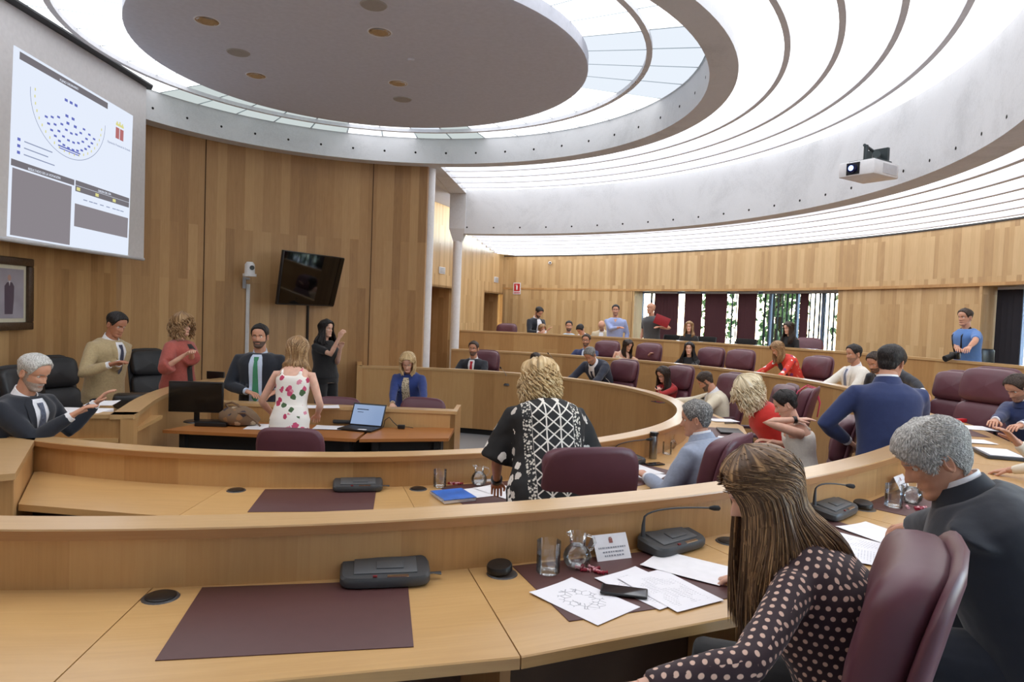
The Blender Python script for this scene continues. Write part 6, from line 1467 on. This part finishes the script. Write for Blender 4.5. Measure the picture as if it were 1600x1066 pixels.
def gal(u, v, off): 
    co = quadfit([(711, 515.6), (860, 520.5), (976, 528.6), (1068, 533), (1180, 539.5), (1322, 549.5), (1424, 557.8), (1600, 572)]); vr = float(co[0]) * (u / 1000) ** 2 + float(co[1]) * u / 1000 + float(co[2])
    return at(u, v, y=at(u, vr, z=RAILC_Z).y + off)
def cen(p, d=0): return math.degrees(math.atan2(C0.y - p.y, C0.x - p.x)) + d
def deskhands(n, p, zd, l=True, r_=True, sp_=.18, fwd=.42):
    a = math.radians(cen(p)); f = Vector((math.cos(a), math.sin(a), 0)); q = Vector((-f.y, f.x, 0)); b = Vector((p.x, p.y, zd + .035)); return (b + f * fwd + q * sp_ if l else None, b + f * fwd - q * sp_ if r_ else None)

# --- foreground
h = at(1192, 768, y=1.80)
polka = person(h, .19, 148, 'woman with long highlighted brown hair in a polka dot blouse, reading at the near desk', H=1.70, fem=True, lean=24, hpitch=24, hyaw=26, sit=True, skin='fair', top='blouse', topmat=F['dots'], trousers=F['black'], hair='long', hcol='brown', hlen=.33, hdrift=(.06, -.13, 0), amin=.74,
       arms=(at(1000, 1078, y=1.40), at(1150, 903, z=.985)), curl=(.5, .8), vox=.009, wt=1.12, seed=5, uparm=((0, 0, 1), (0, 0, 1)), poles=((-.9, -.35, -.3), None))
h = at(1462, 716, y=2.16)
greyman = person(h, .19, 146, 'grey-haired man in a dark suit leaning over the near desk at right', H=1.80, lean=26, hpitch=30, hyaw=14, sit=True, skin='mid', top='jacket', topmat=F['dknavy'], shirt=F['white'], trousers=F['dknavy'], hair='short', hcol='grey',
       arms=(at(1440, 905, z=1.0), at(1400, 830, z=1.0)), vox=.009, wt=1.24, seed=9, neck=.022)
# --- inner ring, near side
h = at(845, 600, y=3.95)
person(h, 0, 100, 'woman with curly blonde hair bending over, in a black and white print tunic', H=1.66, fem=True, lean=34, hpitch=30, skin='tan', top='loose', topmat=F['kimono'], trousers=F['black'], hair='curly', hcol='blonde', hlen=.12, arms=(at(776, 752, z=.90), at(900, 752, z=.90)), sleeve=.62, vox=.012, wt=1.22, seed=3, curl=.6, jlen=-.2, fold=.02)
p = R('A', .84, 1088, 655, True)
person(p, 0, cen(p, 5), 'grey-haired man in a light grey-blue blazer seen from behind, seated', H=1.76, lean=14, hpitch=8, hyaw=18, sit=True, skin='mid', top='jacket', topmat=F['ltgrey'], shirt=F['white'], trousers=F['navy'], hair='short', hcol='dkgrey', arms=(at(1010, 745, z=.80), at(1100, 700, z=.80)), vox=.012, seed=4, wt=1.14, neck=.03)
p = at(1228, 632, y=5.3)
e_ = Vector((p.x, p.y, 0))
person(p, 0, 168, 'woman with short black hair in a white tank top, hand behind her neck', H=1.66, fem=True, lean=14, hpitch=24, hyaw=-5, sit=True, skin='fair', top='tank', topmat=F['offw'], trousers=F['black'], hair='short', hcol='black', arms=(at(1246, 656, y=5.17), at(1205, 690, y=5.6)), poles=((-.2, .9, -.15), None), curl=(.2, .5), vox=.012, seed=6, uparm=((0, -.2, 1), None))
p = at(1172, 612, y=5.75)
person(p, 0, 178, 'woman with curly pale blonde hair and red dress bending at the inner ring', H=1.66, fem=True, lean=26, hpitch=34, skin='fair', top='blouse', topmat=F['red'], skirt=F['red'], hair='curly', hcol='pale', hlen=.16, arms=(at(1150, 660, z=.82), at(1158, 650, z=.82)), vox=.012, seed=7, wt=1.18)
# --- inner ring, far side
p = R('A', .9, 1103, 596); l_, r_ = deskhands('A', p, .76)
person(p, 0, cen(p, -25), 'bearded man in a cream jacket looking down at the inner ring', H=1.78, lean=18, hpitch=34, hyaw=-10, sit=True, top='jacket', topmat=F['cream'], shirt=F['white'], vee=SUIT, tie=F['navytie'], trousers=F['khaki'], beard=2, hcol='dark', arms=(l_, r_), vox=.014, seed=8)
p = R('A', .95, 1036, 585); l_, r_ = deskhands('A', p, .76)
person(p, 0, cen(p, 8), 'woman with long straight dark hair and crimson blouse at the inner ring', H=1.66, fem=True, lean=16, hpitch=24, sit=True, skin='fair', top='blouse', topmat=F['dkred'], trousers=F['black'], hair='long', hcol='dark', hlen=.28, arms=(l_, at(1022, 612, z=.98)), glasses=True, vox=.014, seed=11, neckline=[(.30, 0, 0), (.38, -.03, .03), (.455, -.05, .05)])
p = R('A', .72, 922, 555); l_, r_ = deskhands('A', p, .78, sp_=.26, fwd=.30)
person(p, 0, cen(p, 4), 'grey-haired man in a navy suit bending over the inner ring', H=1.80, lean=38, hpitch=40, hyaw=8, skin='mid', top='jacket', topmat=F['navy'], shirt=F['white'], vee=SUIT, tie=F['navytie'], trousers=F['navy'], hcol='dkgrey', beard=1, arms=(l_, r_), vox=.015, seed=12)
p = R('A', .9, 740, 545); l_, r_ = deskhands('A', p, .76)
person(p, 0, cen(p, 2), 'bearded man in a dark suit with a red tie sitting upright', H=1.80, lean=4, sit=True, skin='mid', top='jacket', topmat=F['dknavy'], shirt=F['white'], vee=[(.08, 0), (.2, .03), (.32, .048), (.40, .058), (.465, .056), (.49, .045)], tie=F['redtie'], trousers=F['dknavy'], hcol='dark', beard=2, arms=(l_, r_), vox=.015, seed=13)
p = R('A', .9, 837, 562)
person(p, 0, cen(p, 20), 'woman with dark hair and glasses mostly hidden behind the blonde curly head', H=1.62, fem=True, lean=10, hpitch=15, hyaw=15, sit=True, skin='fair', top='blouse', topmat=F['black'], trousers=F['black'], hair='bob', hcol='dark', hlen=.16, arms=('lap', 'lap'), glasses=True, vox=.016, seed=14)
# --- second ring, far side
p = R('B', .9, 916, 532); l_, r_ = deskhands('B', p, .95)
person(p, .19, cen(p, 10), 'bearded man with glasses and blue suit behind the bending grey-haired man', H=1.76, lean=4, sit=True, top='jacket', topmat=F['blue'], shirt=F['pblue'], vee=SUIT, trousers=F['blue'], hcol='dark', beard=2, glasses=True, arms=(l_, r_), vox=.016, seed=15)
p = R('B', .95, 981, 540)
person(p, .19, cen(p, 25), 'dark-haired woman in a sleeveless cream top leaning sideways', H=1.66, fem=True, lean=14, side=-16, hpitch=25, hyaw=40, sit=True, skin='fair', top='tank', topmat=F['creamtop'], trousers=F['black'], hair='bob', hcol='dark', hlen=.2, arms=(at(1014, 556, y=12.9), None), vox=.016, seed=16)
p = R('B', .9, 1077, 545); l_, r_ = deskhands('B', p, .95)
person(p, .19, cen(p, 15), 'woman with voluminous curly black hair at the second ring', H=1.66, fem=True, lean=6, hyaw=10, sit=True, skin='fair', top='blouse', topmat=F['black'], trousers=F['black'], hair='wavy', hcol='black', hlen=.34, arms=(l_, r_), vox=.016, seed=17, wt=1.05)
p = R('B', .75, 1215, 545); l_, r_ = deskhands('B', p, .97, fwd=.30, sp_=.25)
person(p, .19, cen(p, -12), 'woman in a red and white floral jacket bending over the second ring', H=1.68, fem=True, lean=34, hpitch=34, hyaw=-5, skin='fair', top='jacket', topmat=F['redfloral'], shirt=F['black'], vee=[(-.05, .05), (.1, .06), (.3, .06), (.4, .06), (.45, .03)], collar=False, lapel=False, trousers=F['black'], hair='bob', hcol='ltbrown', hlen=.2, arms=(l_, r_), vox=.015, seed=18)
p = R('B', .85, 1334, 553); l_, r_ = deskhands('B', p, .95)
person(p, .19, cen(p, -6), 'dark-haired man in a cream jacket and grey-blue tie at the second ring', H=1.80, lean=4, hyaw=2, hpitch=6, sit=True, top='jacket', topmat=F['offw'], shirt=F['white'], vee=SUIT, tie=F['greytie'], trousers=F['khaki'], hcol='black', beard=1, arms=(l_, r_), vox=.015, seed=19)
p = at(1368, 566, y=8.2)
person(p, .19, 208, 'bearded man in dark suit leaning aside behind the man in blue suit', H=1.80, lean=50, side=8, hpitch=24, hyaw=-5, top='jacket', topmat=F['dknavy'], shirt=F['white'], trousers=F['dknavy'], hcol='dark', beard=2, arms=(at(1468, 632, y=7.2), 'down'), vox=.014, seed=20, poles=((-1, -.2, .3), None))
p = at(1392, 568, y=4.75)
person(p, 0, 78, 'tall man in a blue suit standing with his back to the camera', H=1.82, neck=.035, lean=9, hyaw=-38, hpitch=16, top='jacket', topmat=F['blue'], shirt=F['white'], trousers=F['navy'], hcol='black', arms=(Vector((p.x - .22, p.y + .1, 1.06)), Vector((p.x + .34, p.y + .26, 1.02))), poles=((-1, -.4, -.3), (1, -.4, -.3)), vox=.012, seed=21)
p = at(1590, 606, y=6.25)
person(p, .19, 192, 'man in a navy suit at the right edge, handling papers', H=1.80, lean=20, hpitch=32, sit=True, top='jacket', topmat=F['blue'], shirt=F['white'], trousers=F['navy'], hcol='dark', beard=1, arms=(at(1535, 690, z=1.0), at(1530, 682, z=1.0)), vox=.013, seed=22)
p = at(1660, 640, y=3.9)
person(p, .19, 165, 'person at the right edge with only a hand and white sleeve in view', H=1.70, fem=True, lean=15, hpitch=20, sit=True, top='blouse', topmat=F['pattern'], trousers=F['black'], hair='bob', hcol='dark', arms=(at(1588, 690, y=3.75), at(1575, 735, z=.99)), poles=((0, -.4, -.9), None), vox=.013, seed=23)
# --- dais and centre
p = at(53, 582, y=4.55)
person(p, 0, -8, 'grey-bearded man in a navy suit seated at the left edge', H=1.76, lean=8, hpitch=20, sit=True, skin='mid', top='jacket', topmat=F['dknavy'], shirt=F['white'], vee=SUIT, tie=F['stripe'], trousers=F['navy'], hcol='grey', beard=2, poles=((-.3, -.2, -1), (.3, -.2, -1)), arms=(at(150, 630, y=4.98), at(112, 650, y=4.5)), vox=.012, seed=24)
p = at(182, 507, y=6.9)
person(p, 0, -14, 'dark-haired man in a beige blazer buttoning his jacket', H=1.78, lean=9, hpitch=22, hyaw=-5, skin='tan', top='jacket', topmat=F['beige'], shirt=F['white'], vee=SUIT, tie=F['navytie'], trousers=F['navy'], hcol='black', arms=(at(186, 568, y=6.75), at(172, 570, y=6.6)), poles=((-.4, -.9, -.5), (.4, -.9, -.5)), vox=.013, seed=25, wt=1.05)
p = at(285, 510, y=7.6)
sh = person(p, 0, -12, 'woman with curly hair and a coral shawl over a black dress', H=1.68, fem=True, lean=2, skin='fair', top='loose', topmat=F['coral'], skirt=F['black'], shirt=F['black'], vee=[(-.19, .05), (-.1, .05), (0, .05), (.1, .045), (.25, .045), (.36, .05), (.44, .04)], collar=False, hair='curly', hcol='ltbrown', hlen=.13, arms=(at(300, 552, y=7.35), at(288, 555, y=7.3)), sleeve=.7, poles=((-.5, -.3, -.9), (.5, -.3, -.9)), vox=.013, seed=26, wt=.98, jlen=-.2)
p = at(406, 526, y=7.1)
person(p, ZW, 275, 'bearded man in an open dark suit with a green tie', H=1.80, lean=2, hyaw=0, skin='mid', top='jacket', topmat=F['dknavy'], shirt=F['pblue'], vee=OPEN, tie=F['green'], trousers=F['khaki'], belt=True, hcol='black', beard=2, arms=(at(431, 612, y=6.9), at(386, 612, y=6.9)), poles=((-1, -.5, 0), (1, -.5, 0)), vox=.013, seed=27, wt=1.08)
p = at(465, 547, y=5.85)
person(p, ZW, 88, 'woman with light brown hair in a white floral dress, seen from behind', H=1.64, fem=True, lean=12, hpitch=12, skin='fair', top='tank', topmat=F['floral'], skirt=F['floral'], hair='long', hcol='ltbrown', hlen=.16, arms=(at(426, 648, y=5.95), at(496, 648, y=5.95)), vox=.012, seed=28, wt=1.0)
p = at(510, 514, y=9.0)
person(p, ZW, -35, 'dark-haired sign language interpreter in black, hands raised', H=1.72, fem=True, lean=-2, hyaw=5, skin='fair', top='blouse', topmat=F['black'], trousers=F['black'], hair='wavy', hcol='black', hlen=.2, arms=(at(532, 545, y=8.85), at(530, 528, y=8.75)), sleeve=.5, poles=((-.2, -.4, -1), (.2, -.4, -1)), vox=.014, seed=29, curl=(.3, .9), wt=1.12)
p = at(637, 566, y=7.7)
person(p, ZW, 262, 'woman with blonde bob in a royal blue blazer looking down', H=1.66, fem=True, lean=12, hpitch=30, hyaw=8, skin='fair', top='jacket', topmat=F['royal'], shirt=F['leopard'], vee=[(-.1, .05), (.0, .055), (.1, .055), (.2, .055), (.3, .055), (.4, .05), (.45, .035)], collar=False, trousers=F['navy'], hair='bob', hcol='blonde', hlen=.11, arms=(at(660, 640, y=7.3), at(612, 640, y=7.3)), vox=.013, seed=30)
# --- gallery
G = .40
p = gal(842, 488, .7); person(p, G, 305, 'bearded man in a dark suit standing and looking at his phone', H=1.80, lean=8, hpitch=34, top='jacket', topmat=F['dknavy'], shirt=F['white'], vee=OPEN, trousers=F['dknavy'], hcol='black', beard=2, arms=(p + Vector((.12, -.3, -.42)), p + Vector((.0, -.34, -.46))), vox=.018, seed=31)
p = gal(847, 514, .5); person(p, G, 290, 'blonde woman with a phone just above the gallery rail', H=1.60, fem=True, lean=14, hpitch=20, sit=True, top='blouse', topmat=F['white'], trousers=F['black'], hair='bob', hcol='ltbrown', hlen=.14, arms=('lap', p + Vector((.12, -.2, -.02))), vox=.018, seed=32)
p = gal(889, 510, .9); person(p, G, 265, 'dark-bearded man in a pale blue shirt seated in the gallery', H=1.76, lean=2, sit=True, top='shirt', topmat=F['ltblue'], trousers=F['black'], hcol='black', beard=2, arms=('lap', 'lap'), vox=.018, seed=33)
p = gal(907, 515, .5); person(p, G, 235, 'person with black hair bowed behind the man in glasses', H=1.70, lean=20, hpitch=45, sit=True, top='shirt', topmat=F['white'], trousers=F['black'], hcol='black', arms=('lap', 'lap'), vox=.018, seed=34)
p = gal(940, 509, 1.6); person(p, G, 255, 'balding man in a beige jacket looking down in the gallery', H=1.74, lean=14, hpitch=40, sit=True, skin='mid', top='jacket', topmat=F['khaki'], shirt=F['white'], vee=SUIT, trousers=F['khaki'], hair='none', hcol='dkgrey', beard=1, arms=('lap', 'lap'), vox=.018, seed=35)
p = gal(962, 485, .8); person(p, G, 262, 'man in a lilac shirt standing with a phone by the gallery wall', H=1.78, lean=2, hyaw=-5, top='shirt', topmat=F['lilac'], trousers=F['navy'], hcol='black', beard=1, arms=('down', p + Vector((.02, -.38, -.38))), vox=.018, seed=36, wt=1.05, neckline=[(.40, 0, 0), (.44, -.02, .02), (.475, -.04, .04)])
p = gal(1017, 482, .9); gp = person(p, G, 215, 'bald man in a dark grey polo shirt holding a red folder', H=1.80, lean=4, hyaw=-10, skin='mid', top='shirt', topmat=F['polo'], trousers=F['khaki'], hair='none', hcol='grey', arms=(p + Vector((.16, -.32, -.40)), 'down'), sleeve=.5, vox=.018, seed=37, wt=1.1)
p2 = p + Vector((.14, -.36, -.36)); o = block('folder', p2, (.32, .03, .21), -.25, plain('folder_red', (150, 30, 40), .5), 'red folder held by the bald man in grey polo', 'folder'); o.rotation_euler = (0, .35, -.3)
p = gal(1077, 511, .6); person(p, G, 255, 'blonde woman in a black top seated in front of the maroon blinds', H=1.64, fem=True, lean=0, hyaw=-10, sit=True, skin='fair', top='blouse', topmat=F['black'], trousers=F['black'], hair='bob', hcol='ltbrown', hlen=.2, arms=('lap', 'lap'), sleeve=.5, vox=.018, seed=38)
p = gal(1232, 513, .5); person(p, G, 205, 'woman with long dark hair and black top seated at the gallery rail', H=1.68, fem=True, lean=10, hpitch=10, sit=True, skin='fair', top='blouse', topmat=F['black'], trousers=F['black'], hair='long', hcol='dark', hlen=.26, arms=('lap', 'lap'), vox=.018, seed=39)
p = gal(1508, 496, .45); ph = person(p, G, 182, 'photographer in a blue shirt leaning on the gallery rail at right', H=1.80, lean=6, hyaw=15, hpitch=4, skin='mid', top='shirt', topmat=F['photo'], trousers=F['black'], hcol='dark', arms=(at(1503, 562, z=1.49), at(1497, 545, y=p.y - .2)), poles=((-1, -.4, -.2), (1, -.6, -.2)), sleeve=.5, vox=.015, seed=40, wt=1.1)
# things people carry
c_ = at(1492, 556, y=p.y - .28); r = empty('photo_camera', c_, math.radians(190) - PI / 2, 'black camera hanging at the photographer\'s waist', 'camera'); mb = MB(); mb.box((0, 0, 0), (.14, .07, .10), bev=.012); mb.build('body', BLACK, r); mb = MB(); mb.tube([(0, .03, 0), (0, .16, -.05)], [.04, .045], 16); mb.build('lens', BLACK_MATTE, r)
i = ph; mb = MB(); Xs, Ys = i['frame'](.3)
pts = [i['surf'](.16, -.06, .018), i['surf'](.3, -.09, .018), i['surf'](.42, -.10, .018), i['sp'](.47) + Vector((-.08, -.0, .06)), i['sp'](.42) + Vector((-.06, -.11, 0))]; mb.tube(pts, .018, 8, flat=.3); pts = [i['surf'](.16, .06, .018), i['surf'](.3, .09, .018), i['surf'](.42, .10, .018), i['sp'](.47) + Vector((.08, 0, .06)), i['sp'](.42) + Vector((.06, -.11, 0))]; mb.tube(pts, .018, 8, flat=.3); mb.build('camera_strap', BLACK, i['root'])
bg = at(1536, 560, y=p.y + .05); block('shoulder_bag', Vector((bg.x, bg.y, bg.z - .12)), (.30, .16, .26), .4, BLACK, 'black shoulder bag at the photographer\'s hip', 'bag', None, .03)
# handbag on the long table
r = empty('handbag', at(373, 664, z=.744), 0, 'patterned brown and grey handbag on the long table', 'bag'); BAG = pm('bag_print', (120, 96, 72), [(60, 52, 60), (190, 170, 140), (150, 110, 70), (90, 84, 96)], 16, .42)
mb = MB(); rg = []
for z_, a, b in ((0, .10, .05), (.01, .16, .09), (.06, .19, .11), (.11, .17, .10), (.15, .12, .07), (.17, .07, .04)): rg.append([Vector((math.cos(q) * a * (1 + .08 * math.sin(3 * q + z_ * 30)), math.sin(q) * b * (1 + .1 * math.cos(4 * q)), z_)) for q in [2 * PI * k / 28 for k in range(28)]])
mb.loft(rg); mb.build('body', BAG, r, angle=180); mb = MB(); mb.tube([(-.10, .02, .14), (-.13, .0, .19), (-.06, -.02, .21), (.0, -.03, .19), (.04, -.04, .15)], .010, 8); mb.tube([(.0, -.08, .12), (.1, -.11, .13), (.2, -.1, .05), (.23, -.08, .01)], .009, 8); mb.build('handle', plain('bag_leather', (110, 84, 60), .5), r)
# wrist watches
def watch(info, k, lab, rad=.031):
    a, b = info['EL'][k], info['WR'][k]; d = (b - a).normalized(); c = b - d * .02; mb = MB(); mb.tube([c - d * .012, c + d * .012], rad, 20); q = mb.build('watch_strap', BLACK, info['root'])
watch(PEOPLE[2], 0, '', .034); watch(PEOPLE[4], 0, '', .028)
# pen in the hand of the reading woman, lanyard on the chair, bags near the dais
block('travel_bag', at(218, 636, z=.84), (.45, .25, .13), .5, BLACK, 'black bag lying on the presidency desk', 'bag', None, .04)
r = empty('metal_cup', at(287, 592, z=.93), 0, 'small silver cup at the edge of the presidency desk', 'cup'); mb = MB(); mb.lathe([(0, 0), (.04, 0), (.045, .11), (.042, .11), (.038, .01), (0, .008)]); mb.build('vessel', STEEL, r)
b_ = at(337, 590, z=1.0); block('display_panel', Vector((b_.x, b_.y, .98)), (.22, .03, .09), -.2, BLACK, 'small black display on top of the presidency desk rail', 'display', None, .004)
